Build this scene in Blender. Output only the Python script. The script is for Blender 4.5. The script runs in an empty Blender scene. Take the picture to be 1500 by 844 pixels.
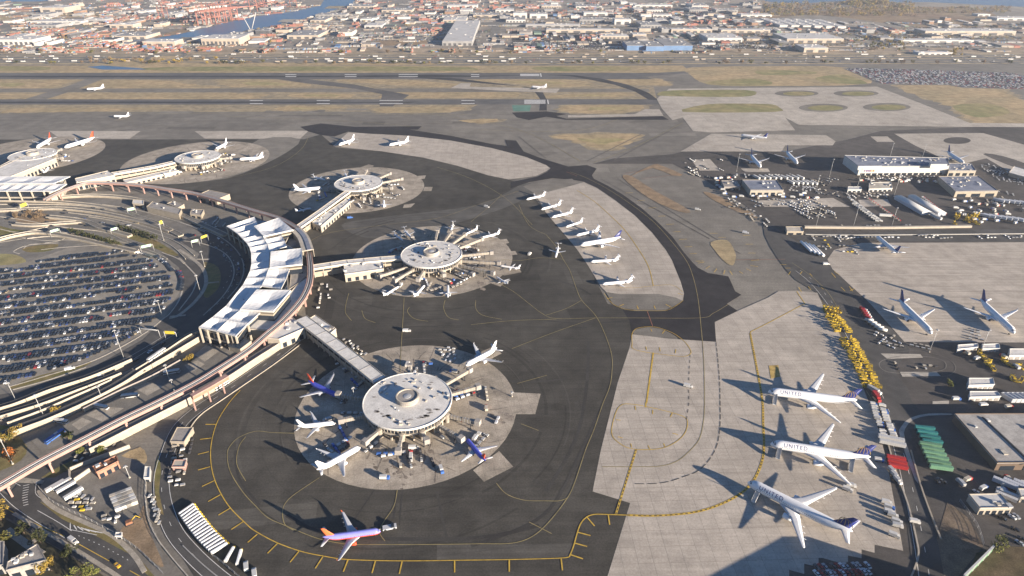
# Airport seen from a helicopter: terminals, aprons, aircraft, cargo area and port beyond.
import bpy, bmesh, math, random
from mathutils import Vector, Matrix
from mathutils.geometry import tessellate_polygon
random.seed(11)
C = bpy.context.scene
COL = C.collection
R = math.radians
# ------------------------------------------------------------------ camera
FPX, HZ, CAMH = 930.0, -95.0, 305.0        # focal length and horizon of the survey photo, flying height in metres
PITCH = math.atan((422 - HZ) / FPX)
cam = bpy.data.cameras.new('camera'); cam_o = bpy.data.objects.new('camera', cam); COL.objects.link(cam_o)
cam.sensor_width = 36.0; cam.lens = 36.0 * FPX / 1500.0
cam.clip_start = 1.0; cam.clip_end = 90000
cam_o.location = (0, 0, CAMH); cam_o.rotation_euler = (math.pi / 2 - PITCH, 0, 0)
C.camera = cam_o
# ------------------------------------------------------------------ sky and sun
SUN_EL, SUN_AZ = R(12.0), R(-34.5)        # azimuth counted from +X towards +Y
w = bpy.data.worlds.new('World'); C.world = w; w.use_nodes = True
nt = w.node_tree; bg = nt.nodes['Background']
sky = nt.nodes.new('ShaderNodeTexSky'); sky.sky_type = 'NISHITA'; sky.sun_disc = False
sky.sun_elevation = SUN_EL; sky.sun_rotation = math.pi / 2 - SUN_AZ
sky.altitude = 100; sky.air_density = 1.0; sky.dust_density = 0.4; sky.ozone_density = 6.0
nt.links.new(sky.outputs[0], bg.inputs[0]); bg.inputs[1].default_value = 0.05
sl = bpy.data.lights.new('sun', 'SUN'); sl.energy = 5.0; sl.angle = R(0.5); sl.color = (1.0, 0.86, 0.70)
so = bpy.data.objects.new('sun', sl); COL.objects.link(so); so.location = (400, -300, 600)
sd = Vector((math.cos(SUN_AZ) * math.cos(SUN_EL), math.sin(SUN_AZ) * math.cos(SUN_EL), math.sin(SUN_EL)))
so.rotation_euler = sd.to_track_quat('Z', 'Y').to_euler()
vs = C.view_settings
C.display_settings.display_device = 'sRGB'
vs.view_transform = 'Standard'; vs.look = 'None'; vs.gamma = 1.0; vs.exposure = 1.68
C.cycles.max_bounces = 4; C.cycles.diffuse_bounces = 2; C.cycles.glossy_bounces = 2; C.cycles.volume_bounces = 0
C.cycles.transparent_max_bounces = 4
# ------------------------------------------------------------------ helpers
def G(u, v, z=0.0):
    """Survey: photo position (1500 x 844) -> point on the level plane z."""
    x = (u - 750) / FPX; y = (422 - v) / FPX
    dy = math.cos(PITCH) + y * math.sin(PITCH); dz = -math.sin(PITCH) + y * math.cos(PITCH)
    t = (z - CAMH) / dz
    return Vector((x * t, dy * t, z))
def GP(pts, z=0.0): return [G(u, v, z) for u, v in pts]
def smooth(pts, n=6, closed=False):
    """Catmull-Rom through the points."""
    P = [Vector(p) for p in pts]; out = []; m = len(P)
    for i in range(m if closed else m - 1):
        p0 = P[(i - 1) % m] if closed or i > 0 else P[i]
        p1 = P[i]; p2 = P[(i + 1) % m]
        p3 = P[(i + 2) % m] if closed or i + 2 < m else p2
        for k in range(n):
            t = k / n
            out.append(0.5 * ((2 * p1) + (p2 - p0) * t + (2 * p0 - 5 * p1 + 4 * p2 - p3) * t * t + (3 * p1 - p0 - 3 * p2 + p3) * t ** 3))
    if not closed: out.append(P[-1])
    return out
_U = 'first second third fourth fifth sixth seventh eighth ninth tenth eleventh twelfth thirteenth fourteenth fifteenth sixteenth seventeenth eighteenth nineteenth twentieth'.split()
def ORD(n):
    return _U[n] if n < 20 else 'twenty-' + _U[n - 20] if n < 29 else 'thirtieth' if n == 29 else 'thirty-' + _U[n - 30]
def tag(o, label=None, cat=None, group=None, kind=None):
    if label: o['label'] = label
    if cat: o['category'] = cat
    if group: o['group'] = group
    if kind: o['kind'] = kind
    return o
def thing(name, label, cat, loc=(0, 0, 0), rz=0.0, group=None):
    o = bpy.data.objects.new(name, None); COL.objects.link(o); o.empty_display_size = 2
    o.location = loc; o.rotation_euler = (0, 0, rz)
    return tag(o, label, cat, group)
def kids(o): return [c for c in ALLKIDS.get(o.name, ())]
ALLKIDS = {}
def link(name, me, parent=None, loc=None, rz=None):
    o = bpy.data.objects.new(name, me); COL.objects.link(o)
    if parent is not None:
        o.parent = parent; ALLKIDS.setdefault(parent.name, []).append(o)
    if loc is not None: o.location = loc
    if rz is not None: o.rotation_euler = (0, 0, rz)
    return o
def copy_tree(o, parent=None):
    c = o.copy(); COL.objects.link(c)
    if parent is not None:
        c.parent = parent; ALLKIDS.setdefault(parent.name, []).append(c)
    for ch in list(ALLKIDS.get(o.name, ())): copy_tree(ch, c)
    return c
def put(o, loc, rz=0.0, label=None, group=None, scale=None):
    o.location = loc; o.rotation_euler = (0, 0, rz)
    if label: o['label'] = label
    if group: o['group'] = group
    if scale: o.scale = scale
    return o
class MB:
    def __init__(s): s.v = []; s.f = []; s.m = []; s.sm = []
    def face(s, idx, m=0, sm=False): s.f.append(tuple(idx)); s.m.append(m); s.sm.append(sm)
    def add(s, vs): b = len(s.v); s.v += [tuple(p) for p in vs]; return b
    def quad(s, a, b, c, d, m=0): i = s.add([a, b, c, d]); s.face((i, i + 1, i + 2, i + 3), m); return s
    def box(s, cx, cy, z0, sx, sy, sz, rz=0.0, m=0, mt=None, tx=1.0, ty=1.0):
        c, n = math.cos(rz), math.sin(rz); P = []
        for k, (z, fx, fy) in enumerate(((z0, 1, 1), (z0 + sz, tx, ty))):
            for a, b in ((-1, -1), (1, -1), (1, 1), (-1, 1)):
                x, y = a * sx / 2 * fx, b * sy / 2 * fy
                P.append((cx + x * c - y * n, cy + x * n + y * c, z))
        i = s.add(P); mt = m if mt is None else mt
        for q in ((0, 1, 5, 4), (1, 2, 6, 5), (2, 3, 7, 6), (3, 0, 4, 7)): s.face([i + k for k in q], m)
        s.face((i + 4, i + 5, i + 6, i + 7), mt); s.face((i + 3, i + 2, i + 1, i), m)
        return s
    def prism(s, poly, z0, z1, m=0, mt=None, bottom=False):
        """poly: list of (x, y[, z]); counter-clockwise is enforced."""
        P = [(p[0], p[1]) for p in poly]
        ar = sum(P[i][0] * P[(i + 1) % len(P)][1] - P[(i + 1) % len(P)][0] * P[i][1] for i in range(len(P)))
        if ar < 0: P.reverse()
        n = len(P); i = s.add([(x, y, z0) for x, y in P] + [(x, y, z1) for x, y in P])
        for k in range(n): s.face((i + k, i + (k + 1) % n, i + n + (k + 1) % n, i + n + k), m)
        mt = m if mt is None else mt
        if n <= 4: s.face([i + n + k for k in range(n)], mt)
        else:
            for t in tessellate_polygon([[Vector((x, y, 0)) for x, y in P]]):
                a, b, c = (Vector(P[q]) for q in t)
                if (b - a).cross(c - a) < 0: t = (t[0], t[2], t[1])
                s.face([i + n + q for q in t], mt)
        return s
    def tube(s, a, b, r0, r1=None, n=8, m=0, cap=True, sm=True):
        a, b = Vector(a), Vector(b); r1 = r0 if r1 is None else r1
        q = (b - a).to_track_quat('Z', 'Y'); P = []
        for p, r in ((a, r0), (b, r1)):
            for k in range(n):
                t = 2 * math.pi * k / n; P.append(p + q @ Vector((r * math.cos(t), r * math.sin(t), 0)))
        i = s.add(P)
        for k in range(n): s.face((i + k, i + (k + 1) % n, i + n + (k + 1) % n, i + n + k), m, sm)
        if cap: s.face([i + n + k for k in range(n)], m); s.face([i + n - 1 - k for k in range(n)], m)
        return s
    def loft(s, rings, m=0, sm=True, cap=True, closed=True, mf=None):
        n = len(rings[0]); i0 = s.add([p for r in rings for p in r])
        for j in range(len(rings) - 1):
            for k in range(n if closed else n - 1):
                a, b = i0 + j * n + k, i0 + j * n + (k + 1) % n
                s.face((a, b, b + n, a + n), mf(j, k) if mf else m, sm)
        if cap:
            s.face([i0 + n - 1 - k for k in range(n)], m); s.face([i0 + (len(rings) - 1) * n + k for k in range(n)], m)
        return s
    def lathe(s, prof, n=24, cx=0, cy=0, m=0, sm=False, mf=None):
        rings = [[(cx + r * math.cos(2 * math.pi * k / n), cy + r * math.sin(2 * math.pi * k / n), z) for k in range(n)] for r, z in prof]
        return s.loft(rings, m, sm, True, True, mf)
    def wallstrip(s, pts, wid, z0, z1, m=0, mt=None):
        """A solid strip of the given width and height along a list of points; z0/z1 numbers or lists."""
        n = len(pts); P = [Vector((p[0], p[1])) for p in pts]
        z0 = z0 if isinstance(z0, (list, tuple)) else [z0] * n; z1 = z1 if isinstance(z1, (list, tuple)) else [z1] * n
        rings = []
        for k in range(n):
            d = (P[min(k + 1, n - 1)] - P[max(k - 1, 0)]); d = d.normalized() if d.length > 0 else Vector((1, 0))
            q = Vector((-d.y, d.x)) * wid / 2; a, b = P[k] + q, P[k] - q
            rings.append([(a.x, a.y, z0[k]), (b.x, b.y, z0[k]), (b.x, b.y, z1[k]), (a.x, a.y, z1[k])])
        return s.loft(rings, m, False, True, True, (lambda j, k: mt if (k == 2 and mt is not None) else m))
    def mesh(s, name, mats, off=None):
        me = bpy.data.meshes.new(name)
        vv = s.v if off is None else [(a - off[0], b - off[1], c - off[2]) for a, b, c in s.v]
        me.from_pydata(vv, [], s.f)
        mats = mats if isinstance(mats, (list, tuple)) else [mats]
        for m in mats: me.materials.append(m)
        if len(mats) > 1: me.polygons.foreach_set('material_index', s.m)
        me.polygons.foreach_set('use_smooth', s.sm); me.update()
        return me
    def build(s, name, mats, parent=None, world=False):
        off = None
        if parent is not None and world:
            off = Vector((0, 0, 0)); q = parent
            while q is not None: off = off + q.location; q = q.parent
        return link(name, s.mesh(name, mats, off), parent)
def offset(pts, d):
    P = [Vector((p[0], p[1])) for p in pts]; n = len(P); out = []
    for k in range(n):
        t = (P[min(k + 1, n - 1)] - P[max(k - 1, 0)]); t = t.normalized() if t.length > 0 else Vector((1, 0))
        out.append(P[k] + Vector((-t.y, t.x)) * d)
    return out
def resample(pts, step):
    P = [Vector((p[0], p[1])) for p in pts]; out = [P[0].copy()]; acc = 0.0
    for a, b in zip(P, P[1:]):
        L = (b - a).length; s = step - acc
        while s <= L:
            out.append(a + (b - a) * (s / L)); s += step
        acc = (acc + L) % step
    return out
# ------------------------------------------------------------------ materials
def mat(name, rgb, rough=0.7, var=0.10, scale=0.5, metal=0.0, spec=0.3, rnd=0.0):
    """Paint/metal/concrete: a base colour with light procedural wear (noise on object coordinates)."""
    m = bpy.data.materials.new(name); m.use_nodes = True; t = m.node_tree; N = t.nodes; p = N['Principled BSDF']
    p.inputs['Roughness'].default_value = rough; p.inputs['Metallic'].default_value = metal
    p.inputs['Specular IOR Level'].default_value = spec
    if var <= 0 and rnd <= 0:
        p.inputs['Base Color'].default_value = (*rgb, 1); return m
    co = N.new('ShaderNodeTexCoord'); nz = N.new('ShaderNodeTexNoise'); nz.inputs['Scale'].default_value = scale; nz.inputs['Detail'].default_value = 5
    t.links.new(co.outputs['Object'], nz.inputs['Vector'])
    mr = N.new('ShaderNodeMapRange'); mr.inputs[1].default_value = 0.3; mr.inputs[2].default_value = 0.7
    mr.inputs[3].default_value = 1 - var; mr.inputs[4].default_value = 1 + var
    t.links.new(nz.outputs['Fac'], mr.inputs[0]); last = mr.outputs[0]
    if rnd > 0:
        oi = N.new('ShaderNodeObjectInfo'); r2 = N.new('ShaderNodeMapRange'); r2.inputs[3].default_value = 1 - rnd; r2.inputs[4].default_value = 1 + rnd
        t.links.new(oi.outputs['Random'], r2.inputs[0]); mu = N.new('ShaderNodeMath'); mu.operation = 'MULTIPLY'
        t.links.new(last, mu.inputs[0]); t.links.new(r2.outputs[0], mu.inputs[1]); last = mu.outputs[0]
    vm = N.new('ShaderNodeVectorMath'); vm.operation = 'SCALE'; vm.inputs[0].default_value = rgb
    t.links.new(last, vm.inputs['Scale']); t.links.new(vm.outputs[0], p.inputs['Base Color'])
    return m
def ground_mat(name, c1, c2, big=0.012, mid=0.12, fine=1.2, streak=None, joints=None, rough=0.9, contrast=1.0, blot=0.0):
    """Pavement or soil on world coordinates: two tones mixed by large noise, patched by mid noise, grained by fine noise;
    streak=(angle, strength) adds long worn wheel tracks, joints=(angle, size_x, size_y, strength) adds slab tone steps."""
    m = bpy.data.materials.new(name); m.use_nodes = True; t = m.node_tree; N = t.nodes; p = N['Principled BSDF']; L = t.links.new
    p.inputs['Roughness'].default_value = rough; p.inputs['Specular IOR Level'].default_value = 0.15
    ge = N.new('ShaderNodeNewGeometry')
    def noise(sc, det=4, vec=None, dist=0.0):
        n = N.new('ShaderNodeTexNoise'); n.inputs['Scale'].default_value = sc; n.inputs['Detail'].default_value = det; n.inputs['Distortion'].default_value = dist
        L(vec or ge.outputs['Position'], n.inputs['Vector']); return n.outputs['Fac']
    def rng(f, a, b, lo=0.3, hi=0.7):
        r = N.new('ShaderNodeMapRange'); r.inputs[1].default_value = lo; r.inputs[2].default_value = hi; r.inputs[3].default_value = a; r.inputs[4].default_value = b; L(f, r.inputs[0]); return r.outputs[0]
    def mul(a, b):
        x = N.new('ShaderNodeMath'); x.operation = 'MULTIPLY'; L(a, x.inputs[0]); L(b, x.inputs[1]); return x.outputs[0]
    mx = N.new('ShaderNodeMix'); mx.data_type = 'RGBA'; mx.inputs[6].default_value = (*c1, 1); mx.inputs[7].default_value = (*c2, 1)
    L(rng(noise(big, 5, dist=0.6), 0, 1, 0.36, 0.64), mx.inputs[0])
    k = 0.16 * contrast
    f = mul(rng(noise(mid, 5), 1 - k, 1 + k), rng(noise(fine, 3), 1 - k * 0.9, 1 + k * 0.9))
    if streak:
        mp = N.new('ShaderNodeMapping'); mp.inputs['Rotation'].default_value = (0, 0, -streak[0]); mp.inputs['Scale'].default_value = (0.016, 0.42, 1)
        L(ge.outputs['Position'], mp.inputs['Vector']); f = mul(f, rng(noise(1.0, 4, mp.outputs[0], 0.3), 1 - streak[1], 1 + streak[1]))
    if blot > 0:
        f = mul(f, rng(noise(mid * 0.55, 6, dist=1.5), 1.0, 1 - blot, 0.56, 0.72))
    if joints:
        mp = N.new('ShaderNodeMapping'); mp.inputs['Rotation'].default_value = (0, 0, -joints[0]); L(ge.outputs['Position'], mp.inputs['Vector'])
        br = N.new('ShaderNodeTexBrick'); br.offset = 0.0; br.inputs['Scale'].default_value = 1.0; br.inputs['Mortar Size'].default_value = 0.02 * joints[1]; br.inputs['Mortar Smooth'].default_value = 0.6
        br.inputs['Brick Width'].default_value = joints[1]; br.inputs['Row Height'].default_value = joints[2]
        s = joints[3]
        br.inputs['Color1'].default_value = (1 - s, 1 - s, 1 - s, 1); br.inputs['Color2'].default_value = (1 + s, 1 + s, 1 + s, 1)
        mo = 1 - 5.5 * s; br.inputs['Mortar'].default_value = (mo, mo, mo, 1)
        L(mp.outputs[0], br.inputs['Vector']); f = mul(f, br.outputs['Color'])
    vm = N.new('ShaderNodeVectorMath'); vm.operation = 'SCALE'; L(mx.outputs[2], vm.inputs[0]); L(f, vm.inputs['Scale']); L(vm.outputs[0], p.inputs['Base Color'])
    return m
M = {}
M['land'] = ground_mat('land', (0.20, 0.18, 0.155), (0.28, 0.24, 0.19), 0.004, 0.02, 0.15, contrast=1.6)
M['field'] = ground_mat('old_asphalt', (0.155, 0.142, 0.122), (0.205, 0.187, 0.158), 0.006, 0.05, 0.6, streak=(R(3), 0.10), blot=0.12)
M['apron'] = ground_mat('apron_asphalt', (0.051, 0.047, 0.040), (0.077, 0.071, 0.060), 0.010, 0.07, 0.9, streak=(R(8), 0.11), blot=0.20, contrast=1.35)
M['newasph'] = ground_mat('fresh_asphalt', (0.026, 0.024, 0.026), (0.036, 0.033, 0.034), 0.02, 0.1, 1.0, contrast=1.3)
M['road'] = ground_mat('road_asphalt', (0.062, 0.060, 0.058), (0.092, 0.088, 0.083), 0.02, 0.12, 1.2)
M['roadold'] = ground_mat('worn_road', (0.15, 0.14, 0.125), (0.20, 0.185, 0.16), 0.02, 0.12, 0.9)
M['yard'] = ground_mat('yard_asphalt', (0.068, 0.062, 0.057), (0.098, 0.088, 0.080), 0.012, 0.08, 0.9, streak=(R(-30), 0.1), blot=0.2)
M['conc'] = ground_mat('apron_concrete', (0.365, 0.322, 0.27), (0.425, 0.375, 0.315), 0.012, 0.09, 0.8, streak=(R(86), 0.10), joints=(R(2), 8.7, 11.0, 0.05), contrast=0.8)
M['concright'] = ground_mat('cargo_concrete', (0.36, 0.315, 0.262), (0.415, 0.365, 0.305), 0.012, 0.09, 0.8, streak=(R(-2), 0.17), joints=(R(0), 7.6, 7.6, 0.03), contrast=0.9)
M['conc2'] = ground_mat('stand_concrete', (0.29, 0.252, 0.20), (0.375, 0.325, 0.262), 0.02, 0.10, 0.9, joints=(R(12), 7.5, 7.5, 0.06), blot=0.30, contrast=1.3)
M['concfar'] = ground_mat('far_concrete', (0.365, 0.325, 0.272), (0.425, 0.38, 0.32), 0.006, 0.05, 0.3, streak=(R(0), 0.08), joints=(R(0), 23.0, 23.0, 0.03))
M['tan'] = ground_mat('dry_grass', (0.39, 0.29, 0.165), (0.30, 0.24, 0.14), 0.012, 0.07, 0.8, streak=(R(0), 0.15), contrast=1.5)
M['green'] = ground_mat('green_grass', (0.19, 0.19, 0.08), (0.29, 0.24, 0.12), 0.012, 0.06, 0.8, contrast=1.5)
M['verge'] = ground_mat('verge_grass', (0.13, 0.13, 0.045), (0.20, 0.15, 0.07), 0.03, 0.2, 1.5, contrast=1.6)
M['brown'] = ground_mat('bare_earth', (0.27, 0.19, 0.115), (0.22, 0.165, 0.11), 0.02, 0.1, 0.9, contrast=1.6)
M['kerb'] = ground_mat('kerb_concrete', (0.36, 0.33, 0.28), (0.42, 0.38, 0.32), 0.05, 0.2, 1.5)
M['sidewalk'] = ground_mat('pavement', (0.30, 0.27, 0.225), (0.36, 0.32, 0.26), 0.05, 0.2, 1.5, joints=(R(20), 6, 6, 0.06))
M['water'] = mat('water', (0.05, 0.10, 0.17), 0.35, 0.08, 0.01, spec=0.5)
M['yel'] = mat('yellow_marking', (0.50, 0.33, 0.05), 0.8, 0.25, 0.3)
M['yelthin'] = mat('worn_yellow_marking', (0.27, 0.22, 0.10), 0.8, 0.3, 0.15)
M['whi'] = mat('white_marking', (0.62, 0.61, 0.58), 0.8, 0.15, 0.3)
M['blk'] = mat('black_marking', (0.05, 0.046, 0.04), 0.8, 0.2, 0.3)
M['redmark'] = mat('red_marking', (0.30, 0.13, 0.08), 0.8, 0.3, 0.2)
M['rubber'] = ground_mat('rubber_deposit', (0.035, 0.034, 0.036), (0.06, 0.058, 0.058), 0.01, 0.06, 0.5, streak=(0, 0.25))
M['runway'] = ground_mat('runway_asphalt', (0.105, 0.102, 0.098), (0.135, 0.13, 0.123), 0.006, 0.05, 0.6, streak=(0, 0.12))
M['steel'] = mat('galvanised_steel', (0.45, 0.45, 0.44), 0.5, 0.1, 1.0, metal=0.3)
M['darkmetal'] = mat('dark_metal', (0.045, 0.045, 0.05), 0.5, 0.1, 1.0)
M['white'] = mat('white_paint', (0.50, 0.495, 0.475), 0.4, 0.06, 0.4)
M['planewhite'] = mat('aircraft_white', (0.72, 0.72, 0.72), 0.32, 0.04, 0.2, spec=0.4)
M['planegrey'] = mat('aircraft_grey', (0.46, 0.47, 0.49), 0.4, 0.06, 0.25, spec=0.4)
M['navy'] = mat('navy_paint', (0.018, 0.028, 0.14), 0.4, 0.08, 0.4)
M['gold'] = mat('gold_paint', (0.36, 0.24, 0.10), 0.5, 0.1, 0.5)
M['swpale'] = mat('violet_with_sky_sheen', (0.22, 0.23, 0.60), 0.3, 0.06, 0.4)  # violet-blue body made paler: the sky's reflection is put into the colour
M['swblue'] = mat('violet_blue_paint', (0.07, 0.09, 0.46), 0.35, 0.06, 0.4)
M['swred'] = mat('red_orange_paint', (0.62, 0.085, 0.035), 0.4, 0.06, 0.4)
M['sworange'] = mat('orange_paint', (0.68, 0.15, 0.05), 0.4, 0.06, 0.4)
M['red'] = mat('red_paint', (0.36, 0.03, 0.03), 0.45, 0.1, 0.6)
M['blue'] = mat('blue_paint', (0.045, 0.12, 0.36), 0.45, 0.1, 0.6)
M['teal'] = mat('teal_paint', (0.03, 0.17, 0.17), 0.5, 0.12, 0.6, rnd=0.25)
M['greenp'] = mat('green_paint', (0.13, 0.26, 0.16), 0.5, 0.15, 0.6, rnd=0.2)
M['yellowp'] = mat('yellow_machine_paint', (0.52, 0.36, 0.03), 0.5, 0.15, 0.8, rnd=0.15)
M['yellowsign'] = mat('yellow_sign', (0.50, 0.41, 0.05), 0.6, 0.05)
M['greensign'] = mat('pale_green_sign', (0.42, 0.62, 0.45), 0.6, 0.05)
M['black'] = mat('black_rubber', (0.022, 0.022, 0.024), 0.8, 0.1)
M['glass'] = mat('dark_glass', (0.018, 0.024, 0.034), 0.12, 0, spec=0.6)
M['cream'] = mat('cream_concrete', (0.36, 0.32, 0.26), 0.8, 0.10, 0.25)
M['beige'] = mat('beige_wall', (0.33, 0.285, 0.22), 0.8, 0.12, 0.3)
M['roofwhite'] = ground_mat('roof_membrane', (0.56, 0.54, 0.50), (0.63, 0.61, 0.57), 0.05, 0.18, 1.0, contrast=0.8, blot=0.14)
M['shell'] = mat('white_shell_roof', (0.66, 0.66, 0.65), 0.7, 0.05, 0.15)
M['roofgrey'] = ground_mat('grey_roof', (0.26, 0.24, 0.22), (0.31, 0.29, 0.265), 0.03, 0.15, 1.0)
M['roofblue'] = ground_mat('blue_grey_roof', (0.17, 0.19, 0.24), (0.22, 0.235, 0.28), 0.03, 0.15, 1.0)
M['roofwarm'] = ground_mat('pale_grey_roof', (0.33, 0.31, 0.285), (0.38, 0.36, 0.33), 0.03, 0.15, 1.0, blot=.12)
M['roofbeige'] = ground_mat('beige_roof', (0.40, 0.36, 0.30), (0.46, 0.42, 0.35), 0.03, 0.15, 1.0)
M['pink'] = mat('weathered_red_steel', (0.33, 0.21, 0.18), 0.7, 0.12, 0.2)
M['rail'] = mat('guideway_grey', (0.24, 0.215, 0.20), 0.8, 0.12, 0.3)
M['brick'] = mat('orange_brick', (0.31, 0.165, 0.115), 0.85, 0.15, 0.6)
M['rust'] = mat('rusty_orange', (0.22, 0.105, 0.06), 0.8, 0.2, 0.6)
M['fence'] = mat('fence_steel', (0.33, 0.32, 0.30), 0.6, 0.1)
# ------------------------------------------------------------------ ground, aprons, taxiways, runways
LZ = 0.02
M['thin'] = ground_mat('thin_grass', (0.25, 0.21, 0.145), (0.31, 0.25, 0.155), 0.02, 0.08, 0.5, contrast=1.6)
M['olive'] = ground_mat('olive_grass', (0.29, 0.25, 0.12), (0.36, 0.285, 0.15), 0.012, 0.06, 0.5, contrast=1.5)
NSH = [0]
def sheet(name, px, mt, layer, sm=0, world=False, parent=None):
    pts = px if world else GP(px)
    if sm: pts = smooth(pts, sm, True)
    NSH[0] += 1; b = MB(); z = LZ * layer + (NSH[0] % 22) * .0008      # no two sheets of one layer share a plane
    P = [(p[0], p[1]) for p in pts]
    ar = sum(P[i][0] * P[(i + 1) % len(P)][1] - P[(i + 1) % len(P)][0] * P[i][1] for i in range(len(P)))
    if ar < 0: P.reverse()
    i = b.add([(x, y, z) for x, y in P])
    for t in tessellate_polygon([[Vector((x, y, 0)) for x, y in P]]):
        u, v, s = (Vector(P[q]) for q in t)
        if (v - u).cross(s - u) < 0: t = (t[0], t[2], t[1])
        b.face([i + q for q in t])
    o = b.build(name, mt, parent); tag(o, kind='structure'); return o
def ellipse(cx, cy, rx, ry, n=40): return [(cx + rx * math.cos(2 * math.pi * k / n), cy + ry * math.sin(2 * math.pi * k / n)) for k in range(n)]
def strips(name, lines, mt, layer, parent=None, kind='structure'):
    """lines: list of (points in metres, width, dash or None) -> one flat painted sheet."""
    b = MB()
    for pts, wd, dash in lines:
        NSH[0] += 1; z = LZ * layer + (NSH[0] % 22) * .0008
        P = [Vector((p[0], p[1])) for p in pts]
        segs = []
        if dash:
            P = resample(P, dash[0] / 2); k = 0; on = max(1, round(dash[1] / (dash[0] / 2)))
            off = max(1, round((dash[0] * 2 - dash[1]) / (dash[0] / 2))) if len(dash) < 3 else dash[2]
            while k < len(P) - 1: segs.append(P[k:k + on + 1]); k += on + off
        else: segs = [P]
        for S in segs:
            if len(S) < 2: continue
            a = offset(S, wd / 2); c = offset(S, -wd / 2)
            i = b.add([(p.x, p.y, z) for p in a] + [(p.x, p.y, z) for p in c]); n = len(S)
            for k in range(n - 1): b.face((i + k, i + n + k, i + n + k + 1, i + k + 1))
    o = b.build(name, mt, parent); tag(o, kind=kind); return o
def LN(px, wd, sm=5, dash=None):
    p = GP(px); return (smooth(p, sm) if sm and len(p) > 2 else p, wd, dash)
b = MB(); i = b.add([(-60000, -3000, -0.5), (60000, -3000, -0.5), (60000, 60000, -0.5), (-60000, 60000, -0.5)]); b.face((i, i + 1, i + 2, i + 3))
tag(b.build('ground', M['land']), kind='structure')
# airfield base
sheet('airfield', [(-1500, 96), (3000, 92), (3400, 400), (2000, 1150), (-600, 1150), (-1600, 400)], M['field'], -12)
# newark-side bay and ship channel
sheet('bay_water', [(1112, -1), (1135, 4), (1180, 5), (1215, 2), (1262, 1), (1300, 4), (1360, 3), (1420, 6), (1500, 10), (1700, 14), (3200, 22), (4200, -60), (1000, -60)], M['water'], -20)
sheet('channel_water', [(190, 59), (200, 62), (262, 60), (300, 55), (350, 50), (377, 42), (420, 34), (440, 29), (480, 18), (516, 6), (524, -6), (505, -60), (440, -60), (478, -6), (470, 8), (430, 17), (375, 24), (350, 29), (296, 42), (255, 51), (225, 55)], M['water'], -20)
sheet('harbour_water', [(-300, 4), (60, 2), (120, -6), (120, -40), (-700, -40), (-700, 4)], M['water'], -20)
sheet('creek_water', [(128, 98), (150, 96), (205, 100), (215, 102), (150, 102)], M['water'], 2)
# grass between the runways
TAN = [[(-300, 117), (100, 117), (108, 119), (80, 129), (40, 131), (-300, 131)], [(125, 122), (160, 117.5), (230, 118), (290, 124), (322, 128), (290, 130), (120, 130), (118, 126)],
 [(320, 117), (375, 115.5), (430, 120), (455, 124), (450, 127), (375, 128), (330, 126)], [(490, 118), (560, 115.5), (660, 122), (675, 126), (620, 127), (510, 120)],
 [(690, 117), (760, 115.5), (850, 118), (862, 126), (800, 127), (740, 122)], [(895, 117), (960, 115.5), (982, 122), (975, 125), (905, 124)],
 [(-300, 137), (45, 137), (40, 145), (-300, 145)], [(80, 145), (90, 137), (375, 137), (380, 142), (360, 145)], [(420, 140), (440, 136), (510, 137), (520, 141), (510, 143), (440, 143)],
 [(562, 140), (580, 136), (750, 135), (760, 138), (740, 143), (570, 143)], [(800, 143), (830, 138), (900, 136), (925, 138), (920, 141), (870, 142)],
 [(45, 158), (240, 158), (245, 160), (20, 165), (12, 162)], [(405, 156), (500, 156), (505, 158), (450, 162), (410, 162)], [(555, 158), (660, 156), (682, 158), (660, 164), (560, 165), (550, 162)],
 [(832, 155), (930, 154), (945, 156), (925, 164), (835, 165)], [(672, 176), (720, 174), (735, 176), (715, 180), (690, 180)],
 [(812, 200), (860, 196.5), (935, 198), (925, 207), (905, 216), (880, 218), (850, 210)],
 [(1320, 125), (1450, 127), (1500, 150), (1560, 180), (1430, 180), (1395, 157), (1345, 140)]]
def ragged(px, amp, seed):
    # outline worn uneven, as mown verges are
    rr = random.Random(seed); W = smooth(GP(px), 3, True); W = resample(W + [W[0]], 12.0)[:-1]
    return [(p.x + rr.uniform(-amp, amp) * 2.0, p.y + rr.uniform(-amp, amp)) for p in W]
for k, p in enumerate(TAN):
    c = sum(GP(p), Vector()) / len(p)
    sheet('grass_fringe', ragged([(sum(q[0] for q in p) / len(p) + (u - sum(q[0] for q in p) / len(p)) * 1.10, sum(q[1] for q in p) / len(p) + (v - sum(q[1] for q in p) / len(p)) * 1.22) for u, v in p], 5, k), M['thin'], -11 + k * .04, world=True)
    sheet('grass_patch', ragged(p, 4, k + 50), M['tan'], -9.8 + k * .04, world=True)
    if k % 2 == 0: sheet('grass_patch', ragged([(sum(q[0] for q in p) / len(p) + (u - sum(q[0] for q in p) / len(p)) * .55, sum(q[1] for q in p) / len(p) + (v - sum(q[1] for q in p) / len(p)) * .4) for u, v in p], 4, k + 90), M['olive'], -8 + k * .04, world=True)
sheet('grass_verge', [(-1500, 96), (1000, 96), (1010, 104), (960, 106.5), (-1500, 107)], M['tan'], -9)
sheet('grass_verge', [(250, 98), (640, 97.5), (700, 102), (640, 104), (250, 104)], M['green'], -8, 3)
sheet('grass_verge', [(785, 98), (900, 97.5), (925, 100), (900, 104), (800, 104)], M['green'], -8, 3)
sheet('grass_verge', [(-60, 98), (60, 97.5), (62, 103), (-60, 103.5)], M['green'], -8, 3)
sheet('grass_field', [(1010, 99), (1125, 97), (1240, 99), (1276, 122), (1125, 126), (1040, 124), (1012, 110)], M['tan'], -9, 3)
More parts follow.
